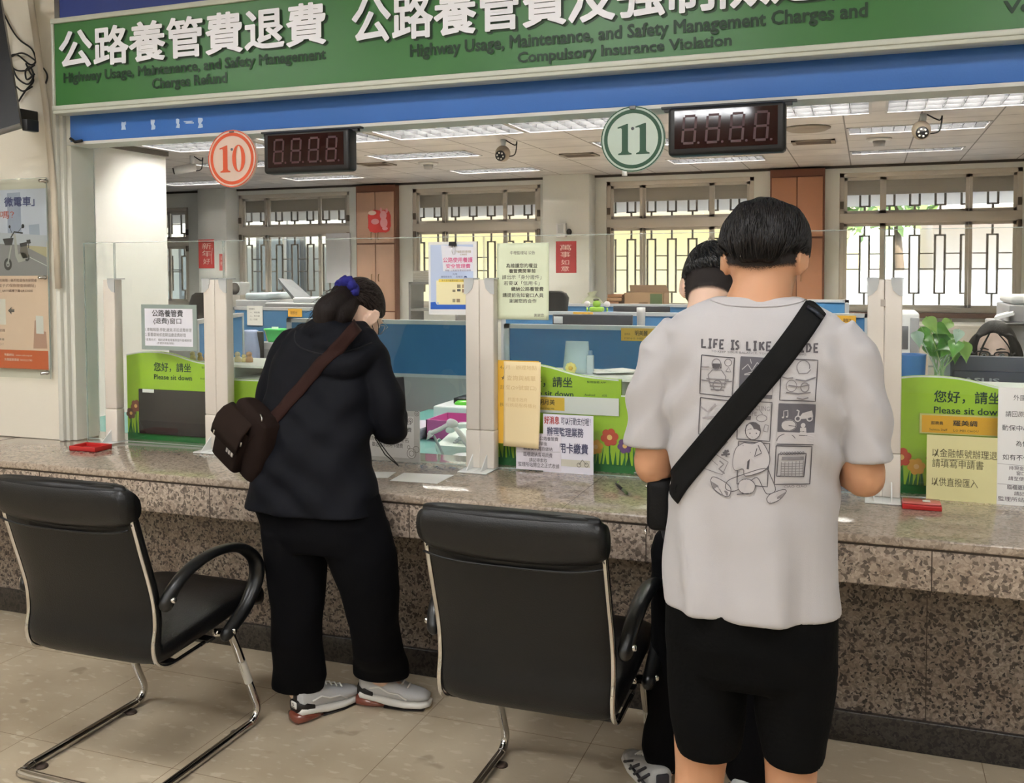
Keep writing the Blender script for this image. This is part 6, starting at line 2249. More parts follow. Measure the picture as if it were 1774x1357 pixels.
# body: tilted box from upper right to lower left
bc = at(438, 758, 2.80)
MBg = Matrix.Translation(bc) @ Euler((0, rad(24), rad(-22)), 'XYZ').to_matrix().to_4x4()
bp_.T = MBg
bp_.loft([oval((0, 0, z), (1, 0, 0), (0, 1, 0), a, b_, 28, 4) for z, a, b_ in ((-0.125, 0.085, 0.03), (-0.115, 0.112, 0.045), (-0.06, 0.118, 0.055), (0.0, 0.115, 0.055), (0.06, 0.11, 0.05), (0.1, 0.1, 0.042), (0.118, 0.07, 0.03))])
bbm = fuse(bp_, 0.006, 3)
folds(bbm, lambda p: p + Vector((noise.noise(p * 12), noise.noise(p * 12 + Vector((4, 0, 0))), noise.noise(p * 12 + Vector((0, 9, 0))))) * 0.006)
bo_ = bbm.obj('bag_body', M_brown, bg, fix=False)
pk = MB(); pk.T = MBg
pk.loft([oval((-0.035, -0.052, z), (1, 0, 0), (0, 1, 0), a, b_, 24, 4.5) for z, a, b_ in ((-0.115, 0.065, 0.018), (-0.105, 0.078, 0.028), (-0.02, 0.08, 0.03), (0.035, 0.078, 0.026))])
pko = pk.obj('front_pocket', M_brown, bg)
fl = MB(); fl.T = MBg
fl.loft([oval((-0.036, y, z), (1, 0, 0), (0, 1, 0.2), a, b_, 24, 5) for z, y, a, b_ in ((-0.028, -0.088, 0.084, 0.004), (0.0, -0.087, 0.085, 0.005), (0.04, -0.078, 0.084, 0.008), (0.07, -0.058, 0.08, 0.012), (0.082, -0.04, 0.076, 0.01))])
fl.obj('pocket_flap', M_brown2, bg)
em = MB(); em.T = MBg
for k, (x, w) in enumerate(((-0.012, 0.010), (0.004, 0.012), (0.02, 0.012))):
    em.rbox((x - w / 2, -0.0855, -0.052), (x + w / 2, -0.080, -0.052 + 0.016 + 0.004 * (k % 2)), 0.002)
em.obj('emblem', mat('silver_thread', (196, 192, 186), 0.4, 0.4), bg)
zz = MB(); zz.T = MBg
zz.tube([(0.045, -0.02, 0.118), (0.05, -0.03, 0.122), (0.062, -0.03, 0.116), (0.07, -0.034, 0.108)], 0.003, 6)
zz.rbox((0.058, -0.09, 0.012), (0.064, -0.083, 0.03), 0.002)
zz.rbox((-0.10, -0.094, -0.03), (-0.092, -0.088, -0.012), 0.002)
zz.obj('buckle', M_chrome, bg)
st = MB()


def onjack(px_, py_, off=0.004):
    w = at(px_, py_, 2.86)
    r = bvj.ray_cast(Vector((w.x, 2.0, w.z)), Vector((0, 1, 0)))
    if r[0] is None:
        h = bvj.find_nearest(w)
        return h[0] + h[1] * off
    return r[0] + Vector((0, -off, 0))


pth = spline([(616, 568), (590, 596), (560, 632), (522, 685), (492, 725), (478, 745)], 7)
rows = []
n = len(pth)
for i, p in enumerate(pth):
    d = (pth[min(i + 1, n - 1)] - pth[max(i - 1, 0)]).normalized()
    nn = Vector((-d.y, d.x)) * 11.5
    rows.append([onjack(p.x + nn.x * (k / 2 - 1), p.y + nn.y * (k / 2 - 1)) for k in range(5)])
# over the shoulder: the band runs on over the hood towards the neck
rows = rows[9:]
pre = []
y9 = sum(q.y for q in rows[0]) / 5
q0 = pth[9]
for k, (ex, ey, Y) in enumerate(((620, 562, 3.03), (618, 566, y9 + .02), (614, 570.5, y9 - .004), (609, 576, y9 - .012), (603, 583, y9 - .01), (597, 590, y9 - .006))):
    nn = Vector((11.5 * .62, 11.5 * .78))
    pre.append([at(ex - nn.x * (1 - j / 2) * -1 * -1, ey - nn.y * (1 - j / 2), Y) for j in range(5)])
if (pre[-1][0] - rows[0][0]).length > (pre[-1][4] - rows[0][0]).length:
    pre = [r[::-1] for r in pre]
end = [[(MBg @ Vector((0.07 + 0.02 * (k / 4), -0.045 + 0.01 * k, 0.075))) for k in range(5)], [(MBg @ Vector((0.05 + 0.02 * (k / 4), -0.052 + 0.01 * k, 0.02))) for k in range(5)]]
rows = pre + rows + end
vs = [p for r in rows for p in r]
st.add(vs, [(i * 5 + k, (i + 1) * 5 + k, (i + 1) * 5 + k + 1, i * 5 + k + 1) for i in range(len(rows) - 1) for k in range(4)], 0, True)
so_ = st.obj('strap', mat('strap_brown', (46, 27, 23), 0.85, spec=0.15, bump=0.25, bscale=800), bg, fix=False)
md = so_.modifiers.new('t', 'SOLIDIFY'); md.thickness = 0.003; md.offset = 0
# ------------------------------------------------------------------ second man at the counter, mostly behind the tall one
m2 = thing('person', 'person with short black hair and shaved nape leaning at the counter behind the tall person', 'person', (-0.45, 2.86, 0))
sk = MB()
hc = at(1232, 497, 2.98)
M2 = head_M((hc.x, 2.98, hc.z), yaw=3, pitch=34, s=1.03)
head_shape(sk, M2)
nb = Vector((hc.x - 0.005, 2.87, hc.z - 0.13))
sk.tube([nb + Vector((0, -0.02, -0.06)), nb, tuple(M2 @ Vector((0, -0.02, -0.05))), tuple(M2 @ Vector((0, 0, 0)))], [0.085, 0.062, 0.06, 0.06], 20)
xc2 = hc.x + 0.045
sk.loft([oval((xc2, 2.83, z), (1, 0, 0), (0, 1, 0), a, b_, 24) for z, a, b_ in ((0.76, .14, .09), (1.0, .14, .09), (1.25, .15, .09), (1.36, .1, .07))])
for s in (-1, 1):
    sh_, el, wr_ = Vector((xc2 + s * 0.135, 2.84, 1.31)), Vector((xc2 + s * 0.155, 2.88, 1.06)), Vector((xc2 + s * 0.06, 3.16, 0.95))
    sk.tube(spline([sh_, el], 4), [.048, .046, .044, .042, .04], 14, roundcap=True)
    sk.tube(spline([el, wr_], 4), [.04, .036, .032, .028, .025], 14, roundcap=True)
    hand(sk, wr_ + Vector((0, 0.015, 0)), (-s * 0.3, 0.9, -0.2), (-s * .5, 0, -0.8), curl=45, side=s)
f1, f2 = on(1160, 1318, 0), on(1296, 1345, 0)
for s, an in ((-1, Vector((f1.x + 0.02, 2.86, 0.09))), (1, Vector((f2.x + 0.02, 2.86, 0.09)))):
    hp = Vector((xc2 + s * 0.085, 2.82, 0.78)); kn = Vector(((hp.x + an.x) / 2 - 0.01, 2.83, 0.46))
    P = spline([hp, kn, an], 8)
    sk.tube(P, [lerp(.08, .036, k / 16) for k in range(17)], 14, roundcap=True)
    sk.tube([an + Vector((0, -0.03, -0.01)), an + Vector((0, .06, -.02)), an + Vector((0, .13, -.04))], [.034, .034, .024], 12, roundcap=True)
m2skin = fuse(sk, 0.0055, 3)
m2skin.obj('body', M_skin2, m2, fix=False)
face_parts(M2, m2)
hb = MB()


def crop2(d):
    edge = 0.06 + 0.3 * sstep(0.4, 0.9, d.y)
    return lerp(0.55, 1.14 + 0.05 * sstep(0.1, .8, d.z), sstep(edge - 0.12, edge + 0.1, d.z))


hair_cap(hb, M2, crop2, seed=21, nz=0.045)
h2 = fuse(hb, 0.004, 1)
h2.obj('hair', mat('hair_gloss', (16, 15, 16), 0.3), m2, fix=False)
strands(M2, crop2, 1700, 14, mat('hair_gloss', (16, 15, 16), 0.3), m2, low=0.0, flow=(0.35, 0.5, -.6), w=.0014, lift=0.02)
stubble(M2, lambda d: -0.58 + 0.7 * max(0, d.y - 0.2), m2skin, m_fade, m2)
sh_ = MB()
sh_.loft([oval((xc2, y, z), (1, 0, 0), (0, 1, 0), a, b_, 30, 2.3) for z, y, a, b_ in ((0.74, 2.82, .165, .125), (0.95, 2.82, .16, .12), (1.15, 2.83, .165, .12), (1.3, 2.84, .175, .11), (1.37, 2.85, .14, .09), (1.415, 2.855, .09, .075))])
for s in (-1, 1):
    sh_.tube(spline([Vector((xc2 + s * .13, 2.84, 1.32)), Vector((xc2 + s * .165, 2.86, 1.2)), Vector((xc2 + s * .172, 2.87, 1.1))], 3), [.062, .062, .06, .058, .056, .055, .054], 16, roundcap=True)
sh_ = fuse(sh_, .0065, 4)
sh_.obj('shirt', mat('shirt_dark', (30, 30, 34), 0.8), m2, fix=False)
t2 = MB()
t2.loft([oval((xc2, 2.82, z), (1, 0, 0), (0, 1, 0), a, b_, 28, 2.3) for z, a, b_ in ((0.66, .15, .11), (0.74, .17, .12), (0.86, .158, .115))])
for s, an in ((-1, Vector((f1.x + 0.02, 2.86, 0.09))), (1, Vector((f2.x + 0.02, 2.86, 0.09)))):
    hp = Vector((xc2 + s * .085, 2.82, .74))
    if s < 0:
        hp.x -= 0.015
    P = spline([hp, lerp(hp, an, .5) + Vector((s * -0.005, -.01, 0)), an + Vector((0, 0, 0.03))], 8)
    t2.tube(P, [lerp(.098, .072, min(1, k / 9)) for k in range(17)], 18, roundcap=True)
t2 = fuse(t2, .0065, 4)
folds(t2, lambda p: p + Vector((noise.noise(p * 7), noise.noise(p * 7 + Vector((3, 3, 0))), 0)) * .008)
t2.obj('trousers', M_trou, m2, fix=False)
shoe(m2, (f1.x + 0.03, 2.775, 0), (-0.55, 0.85), 'runner')
shoe(m2, (f2.x + 0.005, 2.775, 0), (0.1, 1), 'runner')

# ------------------------------------------------------------------ clerk with glasses behind the monitor
ck = thing('person', 'seated clerk with long black hair and dark glasses peeking over the monitor', 'person', (at(1725, 600, 4.42).x, 4.45, 0.42))
hc = at(1724, 611, 4.42)
MC = head_M((hc.x, 4.42, hc.z), yaw=168, pitch=8, s=1.0)
sk = MB()
head_shape(sk, MC)
sk.tube([(hc.x, 4.47, hc.z - 0.30), (hc.x, 4.46, hc.z - 0.2), tuple(MC @ Vector((0, -0.02, -0.06))), tuple(MC @ Vector((0, 0, 0)))], [.09, .055, .052, .055], 18)
for s in (-1, 1):
    a, b_, c = Vector((hc.x + s * .15, 4.48, hc.z - .27)), Vector((hc.x + s * .2, 4.46, hc.z - .47)), Vector((hc.x + s * .1, 4.38, hc.z - .43))
    sk.tube([a, lerp(a, b_, .5), b_], [.045, .042, .038], 14, roundcap=True); sk.tube([b_, lerp(b_, c, .5), c], [.038, .032, .025], 14, roundcap=True)
    hand(sk, c, (-s * .2, -1, 0), (0, 0, -1), curl=25, side=s, L=.9)
sk.loft([oval((hc.x, 4.48, z), (1, 0, 0), (0, 1, 0), a, b_, 24) for z, a, b_ in ((hc.z - .78, .15, .1), (hc.z - .5, .13, .09), (hc.z - .3, .15, .09), (hc.z - .22, .09, .06))])
for s in (-1, 1):
    sk.tube([(hc.x + s * .08, 4.46, hc.z - .76), (hc.x + s * .1, 4.05, hc.z - .74), (hc.x + s * .1, 4.02, .1)], [.08, .06, .04], 14, roundcap=True)
fuse(sk, .0055, 3).obj('body', mat('skin_fair', (238, 206, 190), 0.5), ck, fix=False)
face_parts(MC, ck)
hb = MB()


def parted(d):
    part = 0.16 * (1 - min(1, abs(d.x) * 3.2))
    edge = 0.62 * sstep(0.3, 0.75, d.y) + part * sstep(.3, .7, d.y) - (0.75 if abs(d.x) > 0.62 else 0.0) * sstep(.62, .8, abs(d.x)) - 0.8 * sstep(0.2, -0.3, d.y)
    return lerp(.55, 1.14 + 0.02 * abs(d.x), sstep(edge - .1, edge + .1, d.z))


hair_cap(hb, MC, parted, seed=31, nz=.008)
for s in (-1, 1):
    hb.tube(spline([MC @ Vector((s * .06, .05, .075)), MC @ Vector((s * .082, .045, .02)), MC @ Vector((s * .088, .03, -.06)), MC @ Vector((s * .09, .01, -.2))], 4), [.016, .019, .021, .022, .022, .023, .023, .024, .024, .024, .024, .022, .015], 12, roundcap=True)
hb.tube([MC @ Vector((0, -.07, 0)), MC @ Vector((0, -.09, -.1)), MC @ Vector((0, -.09, -.25))], [.07, .075, .05], 16, roundcap=True)
hc_ = fuse(hb, .0045, 3)
for k, q in enumerate(([(0.012, .098, .098), (0.035, .102, .05), (0.048, .1, .005), (0.05, .096, -.03)], [(0.01, .1, .1), (0.03, .104, .055), (0.042, .102, .02)], [(-0.02, .094, .1), (-0.055, .085, .05), (-0.07, .07, 0)])):
    hc_.tube(spline([MC @ Vector(p) for p in q], 4), 0.0026, 6)
hc_.obj('hair', M_hair, ck, fix=False)
glasses(MC, ck, mat('frame_black', (20, 16, 16), 0.3), 0.0245, 0.0034, True)
bl = MB()
bl.loft([oval((hc.x, 4.48, z), (1, 0, 0), (0, 1, 0), a, b_, 28, 2.3) for z, a, b_ in ((hc.z - .8, .17, .12), (hc.z - .5, .15, .11), (hc.z - .32, .17, .105), (hc.z - .25, .13, .08), (hc.z - .2, .07, .06))])
for s in (-1, 1):
    bl.tube([Vector((hc.x + s * .14, 4.48, hc.z - .28)), Vector((hc.x + s * .19, 4.45, hc.z - .42)), Vector((hc.x + s * .19, 4.4, hc.z - .48))], [.06, .056, .05], 16, roundcap=True)
fuse(bl, .007, 3).obj('blouse', mat('blouse_grey', (170, 172, 178), 0.8), ck, fix=False)
# ================================================================== things on the counter
M_redp = mat('red_plastic', (190, 44, 42), 0.4)
# red tray on the far side, red ink pad box near the clerk
tr = MB()
a, c = on(118, 781, CT), on(172, 768, CT)
x0, x1 = a.x + 0.005, a.x + 0.15
y0, y1 = a.y, a.y + 0.1
tr.rbox((x0, y0, CT + 0.0005), (x1, y1, CT + 0.006), 0.002)
for q in (((x0, y0), (x1, y0 + 0.006)), ((x0, y1 - 0.006), (x1, y1)), ((x0, y0), (x0 + 0.006, y1)), ((x1 - 0.006, y0), (x1, y1))):
    tr.rbox((q[0][0], q[0][1], CT + 0.0005), (q[1][0], q[1][1], CT + 0.022), 0.002)
o = tr.obj('ink_tray', M_redp); tag(o, 'small open red tray on the counter by the single white post', 'tray')
ip = thing('ink_pad', 'red ink pad box with a see-through lid on the counter before the clerk', 'ink pad', on(1596, 880, CT))
a = on(1563, 882, CT); c = on(1631, 884, CT)
MB().rbox((a.x, a.y - 0.002, CT + 0.0005), (c.x, a.y + 0.075, CT + 0.017), 0.003).obj('base', M_redp, ip)
MB().rbox((a.x + 0.002, a.y, CT + 0.0175), (c.x - 0.002, a.y + 0.073, CT + 0.024), 0.002).obj('lid', mat('red_clear', (206, 110, 104), 0.15), ip)
MB().box((a.x + 0.062, a.y + 0.02, CT + 0.0242), (a.x + 0.085, a.y + 0.045, CT + 0.0246)).obj('paper_label', M_paper, ip)
# pen
pa, pb = on(1067, 838, CT + .006), on(1087, 856, CT + .006)
pn = thing('ballpoint_pen', 'dark ballpoint pen lying on the counter beside the tall man', 'pen', (pa + pb) / 2)
d = (pb - pa)
MB().tube([pa, pa + d * .15, pa + d * .6], [.003, .0048, .0048], 10).obj('barrel', M_black, pn)
MB().tube([pa + d * .6, pa + d * .95, pb], [.0052, .0052, .003], 10).obj('grip', mat('pen_green', (60, 80, 40), .4), pn)
MB().tube([pb, pb + d * .12], [.0022, .0006], 8).obj('tip', M_chrome, pn)
MB().box((pa.x + 0.006, pa.y - .012, CT + .0115), (pa.x + 0.009, pa.y + .02, CT + .0125)).obj('clip', M_chrome, pn)


def flatpaper(pts, lab, lines=True, m=None):
    P = [on(*p, CT + 0.0012) for p in pts]
    b = MB()
    n = len(P)
    b.add([tuple(p) for p in P] + [(p.x, p.y, p.z - 0.0008) for p in P], [tuple(range(n)), tuple(range(2 * n - 1, n - 1, -1))] + [(i, n + i, n + (i + 1) % n, (i + 1) % n) for i in range(n)])
    o = b.obj('paper_form', m or M_paper)
    tag(o, lab, 'paper')
    return o


flatpaper([(675, 833), (700, 819), (787, 823), (757, 838)], 'large white form lying on the counter in front of the white post pair')
flatpaper([(626, 828), (632, 817), (686, 818), (672, 828)], 'small white slip on the counter by the elbow of the bending person')
# folded eyeglass cloth like white ring
rg_ = MB()
c = on(1112, 822, CT + .004)
rg_.tube([(c.x + .055 * math.cos(t), c.y + 0.06 + .05 * math.sin(t), CT + .0045) for t in [2 * PI * k / 40 for k in range(40)]], .004, 8, closed=True)
o = rg_.obj('cable_loop', mat('cable_grey', (160, 162, 160), .4)); tag(o, 'loop of grey cable on the counter by the elbow of the tall man', 'cable')

# ================================================================== clerk side: teal desk and its things
M_teal = mat('desk_teal', (96, 156, 150), 0.4)
M_gpanel = mat('panel_grey', (158, 158, 160), 0.6)
M_part = mat('partition_blue', (58, 110, 156), 0.9, bump=0.1, bscale=400)
M_partf = mat('partition_frame', (186, 190, 196), 0.4, 0.3)
M_offw = mat('office_white', (226, 228, 230), 0.45)
M_offg = mat('office_grey', (150, 152, 156), 0.5)
ZD = 0.74
DESK = [(-4.18, -2.5, 'teal topped desk behind the board with the dark window'), (-2.49, -0.35, 'teal topped desk behind the wide middle glass screen'), (-0.34, 1.6, 'teal topped desk of the seated clerk')]
for x0, x1, lab in DESK:
    t = thing('office_desk', lab, 'desk', ((x0 + x1) / 2, 4.3, 0), 'teal desks behind the counter')
    yb = 5.3 if x0 > -3 and x0 < -1 else 4.6 if x0 < -3 else 4.35
    y0 = 3.95 if x0 > -0.5 else 3.82 if x0 < -3 else 3.74
    if x0 > -0.5:
        yb = 4.2
    MB().rbox((x0, y0, ZD - 0.03), (x1, yb, ZD), 0.003).obj('desk_top', M_teal, t)
    for x in (x0 + 0.02, x1 - 0.05):
        MB().box((x, y0 + 0.03, 0), (x + 0.03, yb - 0.03, ZD - 0.03)).obj('side_panel', M_offg, t)


def partition(p0, p1, ztop, zblue, lab, post=True):
    """office screen from p0 to p1 on the floor plan"""
    p0, p1 = Vector((p0[0], p0[1], 0)), Vector((p1[0], p1[1], 0))
    d = (p1 - p0).normalized()
    nn = Vector((-d.y, d.x, 0)) * 0.02
    t = thing('office_partition', lab, 'partition', (p0 + p1) / 2, 'blue office partitions')

    def slab(a, b_, z0, z1, w):
        m = nn.normalized() * w
        q = [a - m, b_ - m, b_ + m, a + m]
        b = MB()
        b.add([(v.x, v.y, z0) for v in q] + [(v.x, v.y, z1) for v in q], [(0, 3, 2, 1), (4, 5, 6, 7), (0, 1, 5, 4), (1, 2, 6, 5), (2, 3, 7, 6), (3, 0, 4, 7)])
        return b
    slab(p0, p1, zblue, ztop - 0.025, .017).obj('blue_panel', M_part, t)
    if zblue > 0.1:
        slab(p0, p1, 0.04, zblue - .02, .017).obj('grey_panel', M_gpanel, t)
    slab(p0, p1, ztop - 0.025, ztop, .024).obj('top_rail', M_partf, t)
    slab(p0, p1, zblue - 0.02, zblue, .021).obj('middle_rail', M_partf, t)
    for a in (p0, p1):
        s = -1 if a is p1 else 1
        slab(a, a + d * s * .035, 0, ztop, .024).obj('post', M_partf, t)
    return t


def at_h(px, py, Y):
    return at(px, py, Y)


Y1 = 5.34
partition((at(500, 560, Y1).x, Y1), (at(860, 560, Y1).x, Y1), at(740, 555, Y1).z, at(740, 648, Y1).z, 'blue partition with a grey lower part right behind the pink box')
partition((at(872, 563, Y1).x, Y1 + .03), (-.02, Y1 + .03), at(900, 562, Y1).z, at(1050, 660, Y1).z - 0.2, 'blue partition with the yellow name plate behind the clear plastic bag')
Y2 = 6.6
partition((at(870, 540, Y2).x, Y2), (at(1420, 540, Y2).x, Y2), at(1000, 540, Y2).z, 0.9, 'blue partition in the second row, behind the black monitor')
Y3 = 8.6
partition((at(930, 527, Y3).x, Y3), (at(1220, 527, Y3).x, Y3), at(1000, 526, Y3).z, 0.9, 'low blue partition in the third row under the cardboard tray')
partition((at(1400, 545, Y2).x, Y2 - .1), (at(1508, 545, Y2).x, Y2 - .1), at(1440, 543, Y2 - .1).z, 0.9, 'dark partition end with a yellow plate beside the strap of the tall man')
partition((at(1340, 523, Y3).x, Y3 + .3), (at(1470, 523, Y3).x, Y3 + .3), at(1400, 519, Y3 + .3).z, 0.9, 'far blue partition behind the shoulder of the tall man')
Y4 = 6.9
partition((at(403, 533, Y4).x, Y4), (at(560, 535, Y4).x, Y4), at(440, 532, Y4).z, .75, 'blue partition with a hanging paper behind the paired white posts')
xl = at(417, 548, 5.9).x
partition((at(335, 552, 4.9).x, 4.9), (at(417, 546, 5.9).x, 5.9), at(380, 548, 5.4).z, .75, 'slanting blue partition beside the framed fee notice')

# paper, name plates on partitions
sheet('hanging_paper', 'white list paper hanging on the far blue partition', 'paper', (428, 455, 530, 564), Y4 - .028, M_paper, [('辦理事項', 431, 441, 534, 537, GY), ('一、申請書', 433, 450, 540, 543, GY), ('二、身分證', 433, 450, 546, 549, GY), ('三、行照', 433, 446, 552, 555, GY)], th=.002)
sheet('name_sign', 'yellow name plate on the far blue partition by the ponytail', 'name plate', (499, 523, 535, 549), Y4 - .026, mat('plate_yellow', (222, 170, 60), .5), [('服務台', 503, 515, 539, 545, (120, 90, 30))], th=.004)
sheet('name_sign', 'yellow name plate half hidden by the shoulder of the tall man', 'name plate', (1076, 1135, 569, 591), Y1 + .003, mat('plate_yellow', (222, 170, 60), .5), [('服務員', 1082, 1092, 577, 581, (140, 100, 40)), ('明美麗', 1100, 1122, 573, 582, (70, 56, 30), .01), ('MING MEI LI', 1082, 1122, 585, 588, (140, 100, 40))], th=.004)
sheet('name_sign', 'yellow name plate by the upper end of the black bag strap', 'name plate', (1441, 1483, 547, 564), Y2 - .13, mat('plate_yellow', (222, 170, 60), .5), [('劉智文', 1461, 1475, 552, 558, (70, 56, 30), .01), ('服務員', 1446, 1454, 554, 557, (140, 100, 40))], th=.004)
sheet('name_sign', 'small yellow name plate above the black monitor', 'name plate', (993, 1027, 541, 549), Y2 - .03, mat('plate_yellow', (222, 170, 60), .5), [('林小姐', 1008, 1022, 543, 547, (120, 90, 30))], th=.004)

# pink box, telephone, lamp arm, printer block, green packet
def pbox(px0, px1, pyt, pyb, Y, dep, z0=None):
    a, b_ = at(px0, pyb, Y), at(px1, pyt, Y)
    return (a.x, Y, a.z if z0 is None else z0), (b_.x, Y + dep, b_.z)


lo, hi = pbox(738, 822, 728, 760, 4.35, .26, ZD)
lo = (lo[0], 4.35, ZD)
b = MB()
w = .006
zt_p = at(770, 729, 4.35).z
b.box(lo, (hi[0], hi[1], lo[2] + w))
b.box(lo, (hi[0], lo[1] + w, zt_p)); b.box((lo[0], hi[1] - w, lo[2]), (hi[0], hi[1], zt_p)); b.box(lo, (lo[0] + w, hi[1], zt_p)); b.box((hi[0] - w, lo[1], lo[2]), (hi[0], hi[1], zt_p))
o = b.obj('storage_box', mat('box_pink', (206, 104, 168), .45)); tag(o, 'open pink storage box on the teal desk behind the telephone', 'box')
Yp = 4.85
pt = thing('card_printer', 'white card printer with a green packet lying on top, behind the pink box', 'printer', at(790, 720, Yp))
a, c = at(750, 740, Yp), at(830, 707, Yp)
MB().rbox((a.x, Yp, ZD + .0005), (c.x, Yp + .3, c.z), .012, seg=3).obj('housing', M_offw, pt)
MB().rbox((a.x + .08, Yp + .1, c.z + .0005), (c.x, Yp + .26, c.z + .035), .006).obj('lid', mat('lid_black', (34, 34, 36), .4), pt)
pk = MB()
c0 = at(806, 700, Yp + .12)
pk.loft([oval((c0.x + dx, Yp + .1, c0.z + dz), (0, 1, 0), (0, 0, 1), r * 1.6, r, 14) for dx, dz, r in ((-.05, 0, .012), (-.035, .002, .02), (0, .004, .022), (.035, .002, .02), (.06, 0, .012))])
o = pk.obj('snack_packet', mat('packet_green', (96, 200, 56), .3)); tag(o, 'crumpled bright green packet on the white card printer', 'packet')

tel = thing('telephone', 'white desk telephone on the teal desk behind the glass', 'telephone', on(790, 780, ZD))
Yt = 3.98
a, c = at(759, 783, Yt), at(818, 757, Yt)
b = MB()
b.add([(a.x, Yt, ZD + .001), (c.x + .05, Yt, ZD + .001), (c.x + .05, Yt + .2, ZD + .001), (a.x, Yt + .2, ZD + .001), (a.x - .01, Yt, ZD + .045), (c.x + .06, Yt, ZD + .045), (c.x + .05, Yt + .2, ZD + .095), (a.x, Yt + .2, ZD + .095)], [(0, 3, 2, 1), (4, 5, 6, 7), (0, 1, 5, 4), (1, 2, 6, 5), (2, 3, 7, 6), (3, 0, 4, 7)])
bo = b.obj('base', mat('phone_white', (226, 236, 232), .4), tel)
hs = MB()
hs.tube(spline([(a.x + .02, Yt + .10, ZD + .105), (a.x + .07, Yt + .10, ZD + .125), (a.x + .15, Yt + .10, ZD + .125), (a.x + .2, Yt + .10, ZD + .105)], 4), [(.026, .018)] * 2 + [(.02, .014)] * 9 + [(.026, .018)] * 2, 12, roundcap=True)
hs.obj('handset', MATS['phone_white'], tel)
kp = MB()
for i in range(4):
    for j in range(3):
        kp.rbox((a.x + .06 + j * .025, Yt + .03 + i * .018, ZD + .05 + .0045 * i + .002), (a.x + .078 + j * .025, Yt + .043 + i * .018, ZD + .058 + .0045 * i + .002), .002)
kp.obj('keypad', mat('key_grey', (200, 206, 206), .5), tel)
cd = MB()
cd.tube([(a.x - .02, Yt + .05 + .03 * math.cos(t), ZD + .035 + .03 * math.sin(t)) for t in [k * .35 for k in range(22)]], .003, 6)
cd.obj('cord', MATS['phone_white'], tel)
lampst = thing('desk_lamp', 'folded white desk lamp arm lying in front of the white telephone', 'lamp', on(775, 795, ZD))
Yl = 3.86
q = lambda x, y, Y=Yl: at(x, y, Y)
MB().tube([q(744, 752), q(764, 743), q(778, 735)], .010, 10, roundcap=True).obj('upper_arm', mat('lamp_white', (232, 232, 236), .35), lampst)
MB().tube([q(781, 733) + Vector((0, 0, 0)), q(786, 735)], .020, 14, roundcap=True).obj('joint', MATS['lamp_white'], lampst)
MB().tube([q(786, 738), q(802, 757), q(818, 783)], [.012, .016, .017], 12, flat=.7, roundcap=True).obj('lower_arm', MATS['lamp_white'], lampst)
MB().tube([q(752, 756), q(763, 778), q(771, 795)], .006, 8, roundcap=True).obj('strut', mat('lamp_grey', (170, 178, 180), .4), lampst)
hd2 = MB(); cL = q(800, 795)
hd2.ball((cL.x + .03, Yl + .02, ZD + .022), (.085, .05, .018), 22, 10); hd2.obj('lamp_head', MATS['lamp_white'], lampst)
c0 = q(745, 754)
MB().prism([(c0.x - .012, c0.z - .02), (c0.x + .014, c0.z - .002), (c0.x - .002, c0.z + .02)], Yl - .012, Yl + .012).obj('clamp', MATS['lamp_white'], lampst)
o = MB().tube([on(748, 797, ZD + .004), on(765, 790, ZD + .004), on(790, 792, ZD + .004), on(815, 797, ZD + .004)], .004, 6).obj('black_cable', M_black); tag(o, 'thin black cable on the teal desk in front of the lamp', 'cable')
ppst = MB()
for k in range(5):
    a = on(722, 777, ZD)
    ppst.box((lo[0] - .16 + .004 * k, 4.3, ZD + .012 * k + .001), (lo[0] - .02 + .004 * k, 4.55, ZD + .012 * k + .011))
o = ppst.obj('document_pile', mat('paper_violet', (196, 186, 204), .7)); tag(o, 'pile of lilac documents beside the pink box', 'documents')

# things on the shelf of the middle board: clear bag, bottle, yellow flower, papers
ZS = 1.1625
Ys = 3.72
clr = mat('clear_plastic', (206, 228, 232), .2, alpha=.55)
a, c = at(975, 640, Ys), at(1015, 593, Ys)
b = MB()
b.loft([oval(((a.x + c.x) / 2, Ys + .04, z), (1, 0, 0), (0, 1, 0), w, d, 20, 3) for z, w, d in ((ZS + .001, .05, .04), (ZS + .02, .056, .045), (ZS + .07, .052, .03), (c.z, .048, .012))])
o = b.obj('plastic_bag', clr); tag(o, 'clear standing plastic bag on the shelf of the middle green board', 'bag')
bt = thing('perfume_bottle', 'small clear square bottle beside the clear plastic bag', 'bottle', at(1021, 640, Ys))
a, c = at(1016, 641, Ys), at(1027, 616, Ys)
MB().rbox((a.x, Ys, ZS), (c.x, Ys + .022, c.z), .003).obj('bottle_body', mat('clear_bottle', (212, 226, 232), .1, alpha=.6), bt)
MB().rbox((a.x + .006, Ys + .005, c.z), (c.x - .006, Ys + .017, c.z + .018), .002).obj('bottle_cap', mat('cap_blue', (110, 140, 170), .3), bt)
fl_ = thing('yellow_flower', 'small yellow paper flower in front of the clear plastic bag', 'flower', at(989, 640, 3.69))
c = at(989, 636, 3.69)
for k in range(8):
    t = 2 * PI * k / 8
    MB().ball((c.x + .014 * math.cos(t), 3.69, ZS + .026 + .014 * math.sin(t)), (.010, .006, .010), 10, 8).obj('petal', mat('petal_yellow', (228, 214, 130), .6), fl_)
MB().ball((c.x, 3.685, ZS + .026), (.009, .007, .009), 10, 8).obj('heart', mat('heart_gold', (208, 170, 70), .6), fl_)
